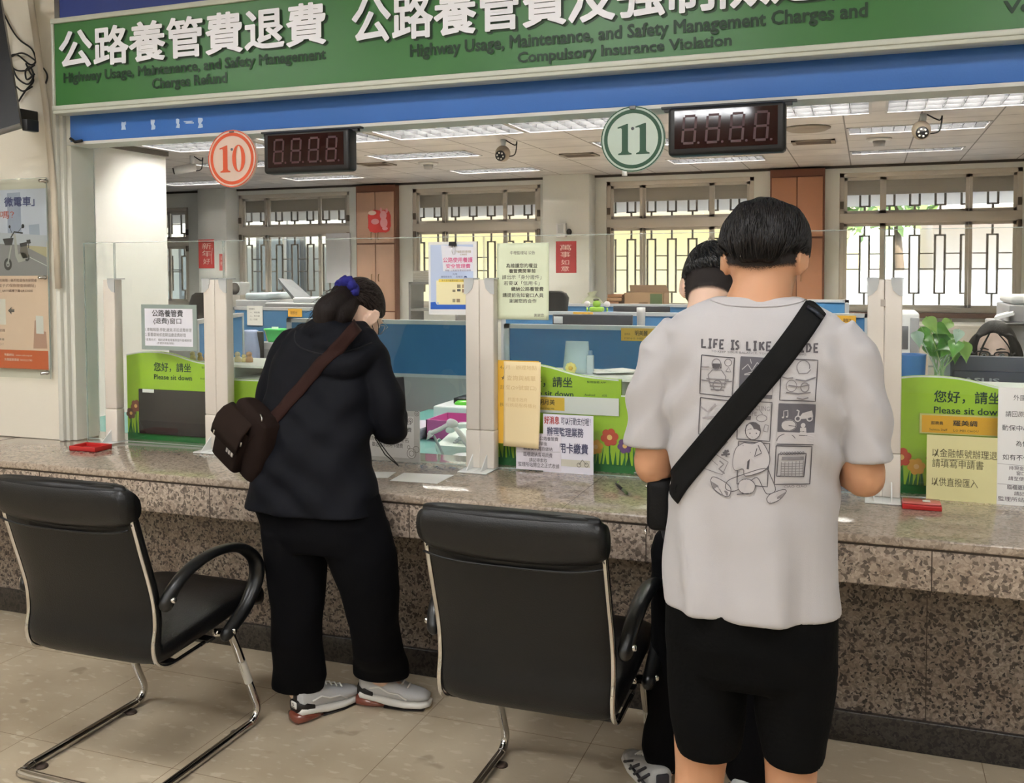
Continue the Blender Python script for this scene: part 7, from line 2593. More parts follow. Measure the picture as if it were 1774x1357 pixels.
for k, (x, y) in enumerate(((940, 636), (955, 638), (1050, 640), (1075, 641))):
    p = at(x, y, 3.75)
    b = MB(); b.T = Matrix.Translation((p.x, 3.76 + .03 * (k % 2), ZS + .002 + .003 * k)) @ Euler((0, 0, .3 * k)).to_matrix().to_4x4()
    b.box((-.06, -.05, 0), (.06, .08, .0025))
    o = b.obj('loose_paper', M_paper)
    tag(o, ['curled white paper on the shelf behind the painted cream glare', 'white paper lying next to the curled one on the board shelf', 'white paper on the shelf beside the small square bottle', 'white paper on the shelf near the shoulder of the tall man'][k], 'paper')

# figurines on the shelf of the first board
figs = [(334, 615, (214, 200, 150), .02, 'cream figurine first from the framed notice'), (347, 618, (206, 176, 110), .018, 'tan figurine, second from the framed notice'), (357, 618, (176, 140, 96), .016, 'brown figurine, third from the framed notice'), (367, 605, (222, 186, 180), .03, 'tall pink figurine beside the white post pair'),
        (412, 613, (226, 214, 180), .022, 'pale figurine just beyond the white post pair'), (423, 616, (232, 214, 150), .017, 'small yellow figurine between the pale and the brown one'), (432, 612, (176, 138, 98), .023, 'brown bear-shaped figurine at the shelf end')]
for px, py, col, r, lab in figs:
    p = at(px, py, 3.74)
    t = thing('figurine', lab, 'figurine', (p.x, 3.74, ZS), 'small figurines on the shelf of the first board')
    m = mat('fig_%d_%d' % (col[0], col[2]), col, .5)
    MB().lathe([(0, 0), (r * .7, 0), (r * .75, r * .6), (r * .5, r * 1.2), (0, r * 1.3)], (p.x, 3.74, ZS), 14).obj('body', m, t)
    MB().ball((p.x, 3.737, ZS + r * 1.6), (r * .62, r * .55, r * .55), 12, 8).obj('head', m, t)

# ================================================================== clerk's place: blue cup, plant in a jar, monitor, printer, copier
cupx = at(1580, 640, 4.03)
o = MB().lathe([(0, 0), (.042, 0), (.044, .01), (.05, .205), (.052, .21), (.047, .21), (.042, .02), (0, .015)], (cupx.x, 4.03, 1.0405), 28).obj('blue_cup', mat('cup_blue', (70, 130, 205), .4))
tag(o, 'blue cup beside the plant in the glass jar', 'cup')
sb = thing('desk_shelf', 'white raised shelf behind the green board of the clerk', 'shelf', (.6, 3.85, ZD))
MB().rbox((-.2, 3.955, 1.02), (1.5, 4.11, 1.04), .003).obj('shelf_board', M_offw, sb)
for x in (-.18, 1.45):
    MB().box((x, 3.96, ZD), (x + .02, 4.1, 1.02)).obj('shelf_side', M_offw, sb)
pl = thing('potted_plant', 'green pothos plant in a square glass jar before the clerk', 'plant', (at(1628, 640, 4.03).x, 4.03, 1.04))
px0 = at(1608, 640, 4.03).x; px1 = at(1645, 640, 4.03).x
MB().rbox((px0, 3.985, 1.0405), (px1, 4.075, at(1626, 617, 4.03).z), .006).obj('glass_jar', mat('jar_glass', (206, 226, 218), .05, alpha=.22), pl)
MB().rbox((px0 + .006, 3.991, 1.046), (px1 - .006, 4.069, 1.13), .004).obj('water', mat('jar_water', (190, 214, 196), .05, alpha=.25), pl)
jc = Vector(((px0 + px1) / 2, 4.03, 1.15))
LV = [(1628, 570, .05, .3, (96, 160, 60)), (1640, 562, .045, -.5, (140, 180, 90)), (1612, 560, .05, 1.2, (150, 190, 100)), (1628, 585, .055, 0, (58, 130, 44)), (1605, 592, .05, .6, (78, 150, 50)), (1612, 605, .05, .9, (84, 156, 56)), (1640, 605, .05, -.6, (100, 170, 66)), (1655, 600, .055, -.9, (120, 180, 90)), (1672, 606, .05, -1.2, (150, 196, 130)), (1648, 588, .045, -.4, (90, 160, 60)), (1622, 610, .05, .2, (90, 160, 56)), (1655, 613, .04, -.8, (110, 176, 80)), (1635, 598, .05, -.2, (66, 140, 48)), (1602, 578, .045, 1.0, (110, 170, 80)), (1660, 580, .04, -1.0, (180, 206, 190)), (1590, 585, .045, 1.3, (170, 196, 180))]
rg = random.Random(5)
for k, (a, b_, s, rot, col) in enumerate(LV):
    Y = 4.03 + rg.uniform(-.07, .07)
    p = at(a, b_, Y)
    s *= .95
    lf = MB()
    rows = []
    n = 8
    dirv = (p - jc); dirv.y *= .5
    ax = dirv.normalized() * .45 + Vector((.25 * math.copysign(1, rot), -.35, -.5 - .2 * abs(rot))); ax.normalize()
    sd = ax.cross(Vector((0, -1, .2))).normalized()
    nr = sd.cross(ax)
    for i in range(n + 1):
        u = i / n
        w = s * .62 * math.sin(PI * min(1, u ** .75 * 1.0)) * (1 - .25 * u)
        c = p + ax * (u - .45) * s * 2 + nr * (-.018 * (u - .4) ** 2 * 10) * s * 6
        rows.append([c - sd * w + nr * .006, c - sd * w * .5, c - nr * .004, c + sd * w * .5, c + sd * w + nr * .006])
    vs = [q_ for r in rows for q_ in r]
    lf.add(vs, [(i * 5 + j, (i + 1) * 5 + j, (i + 1) * 5 + j + 1, i * 5 + j + 1) for i in range(n) for j in range(4)], 0, True)
    lf.tube(spline([jc + Vector((rg.uniform(-.02, .02), 0, -.08)), jc + Vector((rg.uniform(-.02, .02), 0, .0)), lerp(jc, p, .6) + Vector((0, 0, .02)), p - ax * s * .9], 4), .0022, 6)
    lf.obj('leaf', mat('leaf_%d' % (col[0]), col, .35), pl, fix=False)
mn = thing('monitor', 'dark monitor seen from behind in front of the seated clerk', 'monitor', (at(1720, 640, 4.06).x, 4.06, ZD))
Ym = 4.14
a, c = at(1636, 672, Ym), at(1800, 620, Ym)
MB().rbox((a.x, Ym, .93), (c.x + .1, Ym + .035, c.z), .008, seg=3).obj('back_cover', mat('monitor_navy', (66, 72, 90), .5), mn)
MB().rbox((a.x + .03, Ym - .022, .95), (c.x + .06, Ym - .0005, c.z - .055), .006).obj('back_bulge', mat('monitor_navy2', (48, 54, 74), .5), mn)
lg = MB()
lett(lg, 'ASUS', at(1668, 656, Ym - .024).x, at(1732, 656, Ym - .024).x, at(1700, 664, Ym - .024).z, at(1700, 655, Ym - .024).z, Ym - .0235, bold=.03)
lg.obj('monitor_lettering', mat('logo_grey', (150, 156, 168), .4), mn, fix=False)
MB().rbox(((a.x + c.x) / 2 - .02, Ym - .005, ZD), ((a.x + c.x) / 2 + .04, Ym + .03, .97), .004).obj('stand', M_black, mn)
MB().rbox(((a.x + c.x) / 2 - .1, Ym - .1 + .12, ZD), ((a.x + c.x) / 2 + .12, Ym + .06, ZD + .01), .004).obj('stand_foot', M_black, mn)
oc = thing('office_chair', 'office chair of the seated clerk, hidden behind the monitor', 'chair', (at(1725, 600, 4.42).x, 4.48, 0))
ox = at(1725, 600, 4.42).x
MB().rbox((ox - .24, 4.2, .27), (ox + .24, 4.72, .335), .03).obj('seat', M_black, oc)
MB().rbox((ox - .2, 4.68, .5), (ox + .2, 4.74, .92), .03).obj('backrest', M_black, oc)
MB().tube([(ox, 4.48, .05), (ox, 4.48, .28)], .03, 10).obj('column', M_black, oc)
for k in range(5):
    t = 2 * PI * k / 5
    MB().tube([(ox, 4.48, .06), (ox + .28 * math.cos(t), 4.48 + .28 * math.sin(t), .03)], .02, 8).obj('leg', M_black, oc)
# laser printer on a stand behind the post
pr_ = thing('laser_printer', 'grey white laser printer behind the white post next to the plant', 'printer', (at(1575, 600, 6.2).x, 6.2, 0))
Yq = 6.2
a, c = at(1530, 610, Yq), at(1593, 542, Yq)
MB().rbox((a.x, Yq, .86), (c.x, Yq + .45, c.z), .015, seg=3).obj('housing', M_offw, pr_)
MB().rbox((a.x + .02, Yq - .003, c.z - .22), (c.x - .06, Yq + .02, c.z - .08), .004).obj('paper_slot', mat('slot_dark', (96, 98, 104), .5), pr_)
MB().rbox((c.x - .05, Yq - .004, .9), (c.x - .001, Yq + .02, c.z - .03), .004).obj('side_bezel', M_offg, pr_)
MB().rbox((a.x, Yq - .01, 0), (c.x, Yq + .46, .859), .005).obj('stand', mat('stand_dark', (52, 54, 58), .6), pr_)
cp = thing('photocopier', 'large grey photocopier standing by the back wall beyond the clerk', 'photocopier', (at(1760, 600, 7).x, 7, 0))
Yc = 7.0
a, c = at(1726, 640, Yc), at(1726, 560, Yc)
MB().rbox((a.x, Yc, 0), (a.x + 1.0, Yc + .7, c.z), .012).obj('body', mat('copier_grey', (160, 160, 164), .5), cp)
d = MB()
d.rbox((a.x + .09, Yc - .006, c.z - .16), (a.x + .17, Yc, c.z - .1), .003); d.obj('door_handle', M_offg, cp)
a2, c2 = at(1752, 538, Yc), at(1752, 513, Yc)
MB().rbox((a2.x, Yc + .05, c.z + .12), (a2.x + .8, Yc + .65, c2.z), .03, seg=3).obj('document_feeder', M_offw, cp)
MB().rbox((a2.x - .01, Yc + .02, c.z + .001), (a2.x + .8, Yc + .68, c.z + .119), .01).obj('scanner', mat('copier_grey', (160, 160, 164), .5), cp)
b = MB(); b.add([tuple(at(1722, 550, Yc - .1)), tuple(at(1755, 541, Yc - .1)), tuple(at(1757, 537, Yc + .1)), tuple(at(1726, 545, Yc + .1))], [(0, 1, 2, 3)])
o = b.obj('control_panel', M_offw, cp, fix=False); md = o.modifiers.new('t', 'SOLIDIFY'); md.thickness = .02
MB().rbox((at(1733, 556, Yc).x, Yc - .25, c.z + .0), (at(1775, 556, Yc).x, Yc + .0, c.z + .012), .003).obj('output_tray', M_black, cp)
# low cabinets along the back wall
M_cab = mat('cabinet_beige', (196, 192, 184), .5)
for k, (p0, p1, lab) in enumerate(((1592, 1722, 'beige steel cabinet under the brown sill beyond the plant'), (1012, 1180, 'low beige cabinet under the cardboard tray'))):
    Yk = 11.5
    x0, x1 = at(p0, 560, Yk).x, at(p1, 560, Yk).x
    t = thing('steel_cabinet', lab, 'cabinet', ((x0 + x1) / 2, Yk, 0))
    MB().rbox((x0, Yk, 0), (x1, Yk + .8, .96), .006).obj('carcass', M_cab, t)
    for i in range(2):
        xa = lerp(x0, x1, i / 2)
        d = MB().rbox((xa + .01, Yk - .012, .05), (xa + (x1 - x0) / 2 - .01, Yk, .92), .003).obj('door', M_cab, t)
        MB().rbox((xa + .1, Yk - .022, .5), (xa + .2, Yk - .0122, .52), .003).obj('handle', M_grey, d)
# ================================================================== farther things in the office
# black monitor behind the middle partition row
t = thing('monitor', 'long black monitor standing between the first and second blue partition rows', 'monitor', (at(1025, 555, 5.9).x, 5.9, 0))
a, c = at(957, 575, 5.9), at(1095, 546, 5.9)
MB().rbox((a.x, 5.9, a.z - .25), (c.x, 5.93, c.z), .006).obj('back_cover', mat('monitor_dark', (40, 42, 50), .5), t)
MB().rbox((a.x + .01, 5.897, c.z - .06), (a.x + .07, 5.8995, c.z - .015), .001).obj('paper_label', M_paper, t)
MB().rbox(((a.x + c.x) / 2 - .04, 5.91, ZD), ((a.x + c.x) / 2 + .04, 5.95, a.z - .2), .004).obj('stand', M_black, t)
MB().rbox(((a.x + c.x) / 2 - .12, 5.85, ZD), ((a.x + c.x) / 2 + .12, 6.0, ZD + .012), .004).obj('stand_foot', M_black, t)
for k, (x0, x1, y0, y1, lab) in enumerate(((-2.4, -.1, 5.42, 6.5, 'office desk between the first and second partition rows'), (-2.9, .2, 7.95, 8.5, 'office desk behind the second partition row'))):
    t = thing('office_desk', lab, 'desk', ((x0 + x1) / 2, y0, 0))
    MB().rbox((x0, y0, ZD - .03), (x1, y1, ZD - .0005), .003).obj('desk_top', mat('desk_grey', (186, 186, 184), .5), t)
    for x in (x0 + .02, x1 - .05):
        MB().box((x, y0 + .03, 0), (x + .03, y1 - .03, ZD - .031)).obj('side_panel', M_offg, t)
# second dark monitor in the third row
t = thing('monitor', 'dark monitor top showing behind the toy in the third row', 'monitor', (at(1110, 533, 8.2).x, 8.2, ZD))
a, c = at(1062, 545, 8.2), at(1160, 531, 8.2)
MB().rbox((a.x, 8.2, a.z - .22), (c.x, 8.23, c.z), .006).obj('back_cover', MATS['monitor_dark'], t)
MB().rbox(((a.x + c.x) / 2 - .1, 8.15, ZD), ((a.x + c.x) / 2 + .1, 8.3, a.z - .2), .004).obj('stand', M_black, t)
# white tumbler
a, c = at(1103, 565, 6.3), at(1118, 533, 6.3)
r = (c.x - a.x) / 2
o = MB().lathe([(0, 0), (r * .78, 0), (r * .95, c.z - ZD - .04), (r, c.z - ZD - .035), (r, c.z - ZD), (0, c.z - ZD)], ((a.x + c.x) / 2, 6.3, ZD), 24).obj('tumbler', mat('tumbler_white', (206, 204, 204), .4))
tag(o, 'tall white tumbler before the second blue partition row', 'tumbler')
# green toy on the partition top and plastic bag, folders, cardboard tray
zt3 = at(1000, 526, Y3).z
zt2 = at(1000, 540, Y2).z
ty = thing('toy_frog', 'little green toy sitting on the second blue partition', 'toy', (at(1034, 535, Y2).x, Y2, zt2))
c = at(1034, 533, Y2)
mg = mat('toy_green', (142, 188, 60), .5)
MB().rbox((c.x - .05, Y2 - .03, zt2 + .0005), (c.x + .05, Y2 + .03, zt2 + .035), .012).obj('body', mg, ty)
MB().ball((c.x, Y2 - .005, zt2 + .055), (.03, .025, .026), 12, 8).obj('head', mg, ty)
MB().ball((c.x - .005, Y2, zt2 + .085), (.022, .02, .01), 12, 8).obj('cap', mat('toy_dark', (70, 66, 60), .6), ty)
dz = mat('toy_white', (220, 214, 220), .6)
for dx in (-.07, .075):
    MB().ball((c.x + dx, Y2, zt2 + .055), (.022, .018, .022), 10, 8).obj('flower_head', dz, ty)
    MB().tube([(c.x + dx, Y2, zt2 + .03), (c.x + dx, Y2, zt2 + .001)], .006, 6).obj('stem', mg, ty)
Yf = 11.9
zc = .9605
pb_ = MB()
c = at(1034, 520, Yf)
pb_.loft([oval((c.x, 11.68, zc + z), (1, 0, 0), (0, 1, 0), r, r * .8, 18) for z, r in ((0, .13), (.06, .19), (.16, .17), (.27, .1), (.3, .04), (.34, .07))])
folds(pb_, lambda p: p + Vector((noise.noise(p * 14), 0, noise.noise(p * 14 + Vector((3, 3, 0))))) * .03)
o = pb_.obj('plastic_bag', mat('bag_pale_green', (206, 214, 182), .35, alpha=.85)); tag(o, 'tied pale green plastic bag beside the brown folders', 'bag')
x0 = at(1050, 515, Yf).x; x1 = at(1075, 515, Yf).x
for k in range(7):
    rg = random.Random(k)
    z = zc + .045 * k
    f = MB().rbox((x0 + rg.uniform(-.03, .03), Yf, z), (x1 + rg.uniform(-.03, .03), Yf + .32, z + .04), .004).obj('brown_folder', mat('folder_brown_%d' % (k % 3), ((172, 124, 92), (156, 110, 80), (188, 146, 112))[k % 3], .7))
    tag(f, ['lowest brown folder of the pile beside the cardboard tray', 'second brown folder up in the pile beside the cardboard tray', 'third brown folder up in the pile beside the tray', 'middle brown folder of the pile beside the tray', 'fifth brown folder up in the pile beside the tray', 'sixth brown folder up, one below the pile top', 'topmost brown folder of the pile beside the cardboard tray'][k], 'folder', 'brown folders piled at the back')
bx = thing('cardboard_box', 'open cardboard box with a raised lid in front of the barred window', 'box', (at(1115, 515, Yf).x, Yf, zc))
a, c = at(1081, 521, Yf), at(1150, 508, Yf)
z1 = c.z
mcb = mat('cardboard', (176, 146, 116), .8)
b = MB(); w = .008
b.box((a.x, Yf, zc), (c.x, Yf + .35, zc + w)); b.box((a.x, Yf, zc), (c.x, Yf + w, z1)); b.box((a.x, Yf + .35 - w, zc), (c.x, Yf + .35, z1)); b.box((a.x, Yf, zc), (a.x + w, Yf + .35, z1)); b.box((c.x - w, Yf, zc), (c.x, Yf + .35, z1))
b.obj('tray', mcb, bx)
b = MB()
l0, l1 = at(1090, 494, Yf + .4), at(1153, 494, Yf + .4)
b.add([(a.x, Yf + .351, z1), (c.x, Yf + .351, z1), (l1.x, Yf + .42, l1.z), (l0.x, Yf + .42, l0.z)], [(0, 1, 2, 3)])
o = b.obj('lid_flap', mat('cardboard_dark', (140, 112, 88), .8), bx, fix=False); md = o.modifiers.new('t', 'SOLIDIFY'); md.thickness = .006
b = MB(); b.box((lerp(a.x, c.x, .66), Yf - .003, zc + .01), (c.x - .02, Yf - .0002, z1 - .01)); b.obj('green_print', mat('print_green', (84, 104, 70), .7), bx)
b = MB(); lett(b, 'FLORA', lerp(a.x, c.x, .36), lerp(a.x, c.x, .62), lerp(zc, z1, .45), lerp(zc, z1, .75), Yf - .001) if False else stroke(b, [(lerp(a.x, c.x, .38), lerp(zc, z1, .6)), (lerp(a.x, c.x, .6), lerp(zc, z1, .62))], .03, Yf - .001)
b.obj('brown_print', mat('print_brown', (130, 104, 80), .7), bx, fix=False)


def chairback(px, py, Y, r, lab, col=(28, 28, 32)):
    c = at(px, py, Y)
    t = thing('office_chair', lab, 'chair', (c.x, Y, 0))
    m = mat('chair_fabric', (26, 26, 30), .7)
    MB().loft([oval((c.x, Y + .02 * math.sin(k), c.z + r * (1 - k / 4) - .0), (1, 0, 0), (0, 1, 0), q * r, .04, 18, 3) for k, q in ((0, .45), (.6, .8), (2, 1.0), (5, 1.0), (9, .9))]).obj('backrest', m, t)
    zs = .44
    MB().rbox((c.x - .22, Y - .02 + .05, zs - .04), (c.x + .22, Y + .45, zs + .02), .03).obj('seat', m, t)
    MB().tube([(c.x, Y + .2, .08), (c.x, Y + .2, zs - .03)], .03, 10).obj('column', M_black, t)
    MB().tube([(c.x, Y + .03, zs), (c.x, Y + .0, c.z - r)], .02, 8).obj('back_bar', M_black, t)
    for k in range(5):
        q = 2 * PI * k / 5
        MB().tube([(c.x, Y + .2, .09), (c.x + .26 * math.cos(q), Y + .2 + .26 * math.sin(q), .04)], .018, 8, roundcap=True).obj('leg', M_black, t)
        MB().ball((c.x + .26 * math.cos(q), Y + .2 + .26 * math.sin(q), .026), .026, 10, 8).obj('caster', M_black, t)


chairback(962, 528, 7.4, .11, 'black office chair back beside the announcement sheet in the second row')
chairback(352, 536, 7.2, .15, 'dark rounded office chair back behind the framed fee notice')

# copier at the left, with raised lid
t = thing('photocopier', 'grey photocopier with its dark lid raised beyond the far partition', 'photocopier', (at(500, 520, 8.0).x, 8.0, 0))
Yk = 8.0
a, c = at(458, 540, Yk), at(590, 522, Yk)
MB().rbox((a.x, Yk, 0), (c.x, Yk + .6, at(500, 525, Yk).z), .015).obj('body', M_offg, t)
l = [at(484, 491, Yk + .5), at(508, 494, Yk + .5), at(543, 526, Yk + .1), at(515, 528, Yk + .1)]
b = MB(); b.add([tuple(p) for p in l], [(0, 1, 2, 3)])
o = b.obj('raised_lid', mat('lid_grey', (88, 90, 94), .5), t, fix=False); md = o.modifiers.new('t', 'SOLIDIFY'); md.thickness = .06
MB().rbox((at(502, 530, Yk).x, Yk + .05, at(500, 525, Yk).z + .0005), (at(575, 530, Yk).x, Yk + .5, at(500, 516, Yk).z), .01).obj('document_tray', M_offw, t)
t = thing('printer', 'pale blue grey printer beyond the far partition beside the white posts', 'printer', (at(440, 515, 8.3).x, 8.3, 0))
a, c = at(408, 535, 8.3), at(462, 508, 8.3)
MB().rbox((a.x, 8.3, 0), (c.x, 8.8, at(430, 520, 8.3).z), .01).obj('stand', M_offg, t)
MB().rbox((a.x + .1, 8.32, at(430, 520, 8.3).z + .0005), (c.x, 8.78, c.z), .02).obj('housing', mat('printer_blue', (176, 190, 198), .5), t)
# machine behind the fee poster and one behind the ponytail
t = thing('shelf_unit', 'grey steel shelf unit loaded with papers by the second window', 'shelf', (at(725, 500, 11.5).x, 11.5, 0))
a, c = at(708, 535, 11.5), at(742, 485, 11.5)
for k, z in enumerate((.1, .6, 1.05, 1.4)):
    MB().box((a.x, 11.5, z), (a.x + .7, 11.9, z + .03)).obj('shelf_board', M_offg, t)
for x in (a.x, a.x + .67):
    MB().box((x, 11.5, 0), (x + .03, 11.9, 1.43)).obj('upright', M_offg, t)
for k in range(5):
    o = MB().rbox((a.x + .05, 11.53, 1.4305 + .03 * k), (a.x + .55 - .03 * k, 11.85, 1.4575 + .03 * k), .003).obj('paper_ream', mat('ream_white', (206, 204, 200), .7))
    tag(o, ['lowest paper ream on the grey steel shelf unit', 'second paper ream on the grey shelf unit', 'third paper ream on the grey shelf unit', 'fourth paper ream on the grey shelf unit', 'topmost paper ream on the grey steel shelf unit'][k], 'paper', 'paper reams on the shelf unit')
# baskets on a shelf, jacket over a chair
Yb_ = 6.5
zs = at(500, 594, Yb_).z
t = thing('low_cabinet', 'low grey cabinet carrying the orange and green baskets', 'cabinet', (at(480, 600, Yb_).x, Yb_, 0))
a, c = at(446, 600, Yb_), at(545, 600, Yb_)
MB().rbox((a.x, Yb_ - .05, ZD), (c.x, Yb_ + .28, zs), .005).obj('carcass', M_offg, t)
MB().box((a.x + .02, Yb_ - .056, ZD + .05), (c.x - .02, Yb_ - .0505, zs - .05)).obj('door', mat('cab_dark', (120, 122, 126), .5), t)
for px0_, px1_, py, m, lab in ((441, 484, 573, mat('basket_orange', (222, 150, 48), .5), 'orange plastic basket beside the green one'), (456, 520, 571, mat('basket_green', (74, 196, 104), .5), 'green plastic basket with a white slip in it')):
    a, c = at(px0_, 594, Yb_), at(px1_, py, Yb_ - .0)
    yy = Yb_ + (.12 if 'orange' in lab[:6] else 0)
    xm, hw = (a.x + c.x) / 2, (c.x - a.x) / 2
    b = MB()
    b.loft([oval((xm, yy + .05, z), (1, 0, 0), (0, 1, 0), hw * q, .09 * q if False else .055 * q, 28, 6) for z, q in ((zs + .001, .82), (zs + .02, .85), (c.z - .015, .97), (c.z - .012, 1.03), (c.z, 1.03), (c.z, .95), (zs + .03, .8))])
    o = b.obj('plastic_basket', m)
    tag(o, lab, 'basket')
a, c = at(472, 572, Yb_ + .05), at(482, 568, Yb_ + .05)
o = MB().box((a.x, Yb_ + .04, zs + .05), (a.x + .06, Yb_ + .043, at(480, 567, Yb_).z)).obj('paper_slip', M_paper); tag(o, 'white slip sticking out of the green basket', 'paper')
jk = MB()
Yj = 6.42
for rr in (0,):
    pts = [((418, 572), (446, 570)), ((419, 584), (448, 584)), ((422, 600), (451, 598)), ((424, 614), (453, 614)), ((426, 640), (455, 640))]
    jk.loft([oval(((at(p[0], p[1], Yj).x + at(q[0], q[1], Yj).x) / 2, Yj, at(p[0], p[1], Yj).z), (1, 0, 0), (0, 1, 0), (at(q[0], q[1], Yj).x - at(p[0], p[1], Yj).x) / 2, .07, 26, 2.6) for p, q in pts])
jk = fuse(jk, .01, 2)
folds(jk, lambda p: p + Vector((math.sin(p.x * 60 + noise.noise(p * 6) * 4) * .008, math.sin(p.x * 45) * .012, 0)))
t = thing('office_chair', 'office chair with a blue grey jacket hung over its back beside the baskets', 'chair', (at(436, 600, Yj).x, Yj, 0))
cxj = at(437, 600, Yj).x
MB().rbox((cxj - .1, Yj - .02, .5), (cxj + .1, Yj + .02, at(436, 574, Yj).z), .01).obj('backrest', M_black, t)
MB().rbox((cxj - .2, Yj - .05, .40), (cxj + .2, Yj - .5, .46), .02).obj('seat', M_black, t)
MB().tube([(cxj, Yj - .2, .06), (cxj, Yj - .2, .41)], .03, 10).obj('column', M_black, t)
for k in range(5):
    q = 2 * PI * k / 5
    MB().tube([(cxj, Yj - .2, .08), (cxj + .25 * math.cos(q), Yj - .2 + .25 * math.sin(q), .02)], .02, 8, roundcap=True).obj('leg', M_black, t)
o = jk.obj('jacket', mat('jacket_bluegrey', (134, 148, 178), .85), fix=False); tag(o, 'blue grey jacket hung over a chair back beside the orange basket', 'jacket')
# air conditioner outside unit seen at the first window, whiteboard sheet
t = thing('air_conditioner', 'white air conditioner unit with a round fan before the first window', 'air conditioner', (at(412, 500, 12.2).x, 12.2, 0))
a, c = at(403, 511, 12.2), at(419, 489, 12.2)
MB().rbox((a.x, 12.15, 0), (c.x, 12.4, a.z - .001), .005).obj('stand', M_cab, t)
MB().rbox((a.x, 12.15, a.z), (c.x, 12.4, c.z), .01).obj('housing', M_offw, t)
MB().lathe([(0, .002), (.085, .002), (.09, 0)], ((a.x + c.x) / 2 - .01, 12.149, (a.z + c.z) / 2), 24, axis='y').obj('fan_grille', mat('fan_dark', (96, 92, 88), .6), t)
a, c = at(566, 490, 12.58), at(606, 404, 12.58)
o = MB().box((a.x, 12.575, a.z), (c.x, 12.6, c.z)).obj('window_board', mat('board_sheet', (222, 222, 228), .5)); tag(o, 'white board leaning in the first window beside the beige cupboard', 'board')

# red papers, rabbit poster, emergency light
M_rp = (196, 48, 48)
WHT = (238, 214, 206)
Yw2 = YB - .302
sheet('red_couplet', 'red festive paper on the white pier near the single posts pair', 'paper', (344, 371, 415, 465), Yw2, mat('paper_red', M_rp, .6), [('新', 350, 366, 421, 432, WHT), ('年', 350, 366, 434, 445, WHT), ('好', 352, 364, 448, 458, WHT)], [('line', WHT, [(368, 430), (366, 445), (367, 458)], .8)], th=.004)
sheet('red_label', 'small red label sheet on the side of the white pier', 'label', (380, 390, 440, 469), Yw2, mat('label_red', (206, 90, 90), .6), [('注意', 382, 388, 444, 450, WHT), ('安全', 382, 388, 453, 460, WHT)], th=.004)
sheet('red_couplet', 'dark red festive paper under the emergency light', 'paper', (963, 998.5, 418, 473), Yw2, mat('paper_darkred', (166, 40, 48), .6), [('萬', 970, 990, 424, 434, WHT), ('事', 971, 988, 436, 446, WHT), ('如', 972, 986, 450, 459, WHT), ('意', 972, 986, 461, 470, WHT)], th=.004)
rp = thing('diecut_poster', 'red die-cut festive paper with a pale pink figure on the beige cupboard', 'poster', at(657, 404, YB - .15))
Yr = YB - .147
b = MB()
pts = []
for k in range(40):
    t = 2 * PI * k / 40
    e = .45
    x = 657 + 19.5 * math.copysign(abs(math.cos(t)) ** e, math.cos(t)) + .8 * math.sin(k * 2)
    y = 383.5 + 19.5 * math.copysign(abs(math.sin(t)) ** e, math.sin(t)) + .8 * math.cos(k * 2.3)
    p = at(x, y, Yr); pts.append((p.x, p.z))
b.prism(pts[::-1], Yr, Yr + .004); b.obj('paper', mat('paper_red2', (206, 62, 58), .6), rp)
b = MB()
for x, y, rx, ry, mi in ((664, 373, 6, 8, 0), (665, 386, 6.5, 9, 0), (660, 363.5, 2, 4, 0), (670, 365, 2, 4, 0), (650, 384, 7, 5, 0), (667, 396, 5, 3, 0), (645, 369, 7, 4, 1)):
    c = at(x, y, Yr); s_ = at(x + 1, y, Yr).x - c.x; q = c.z - at(x, y + 1, Yr).z
    poly(b, ellipse(c.x, c.z, rx * s_, ry * q, 18), Yr - .0012 - .0002 * rx, mi)
b.obj('figure_print', [mat('print_pink', (226, 160, 168), .6), mat('print_cream', (240, 214, 200), .6)], rp, fix=False)
el = thing('emergency_light', 'white emergency light on the pier above the dark red paper', 'emergency light', at(975, 415, Yw2))
a, c = at(966, 412, Yw2), at(982, 387, Yw2)
MB().rbox((a.x, Yw2 - .06, a.z), (c.x, Yw2, c.z), .008).obj('housing', M_offw, el)
c2 = at(986, 402, Yw2 - .05)
MB().ball(c2, (.035, .04, .045), 12, 8).obj('lamp_head', M_black, el)
MB().rbox((a.x + .02, Yw2 - .066, lerp(a.z, c.z, .3)), (c.x - .03, Yw2 - .0605, lerp(a.z, c.z, .9)), .003).obj('lens', mat('lens_grey', (190, 194, 198), .3), el)

# ceiling: louvred fluorescent fixtures, vents, cameras, detectors
M_tube = mat('tube_glow', (255, 252, 245), .5, emit=(255, 248, 238), estr=58.0)
M_louv = mat('louvre_white', (62, 63, 65), .4)


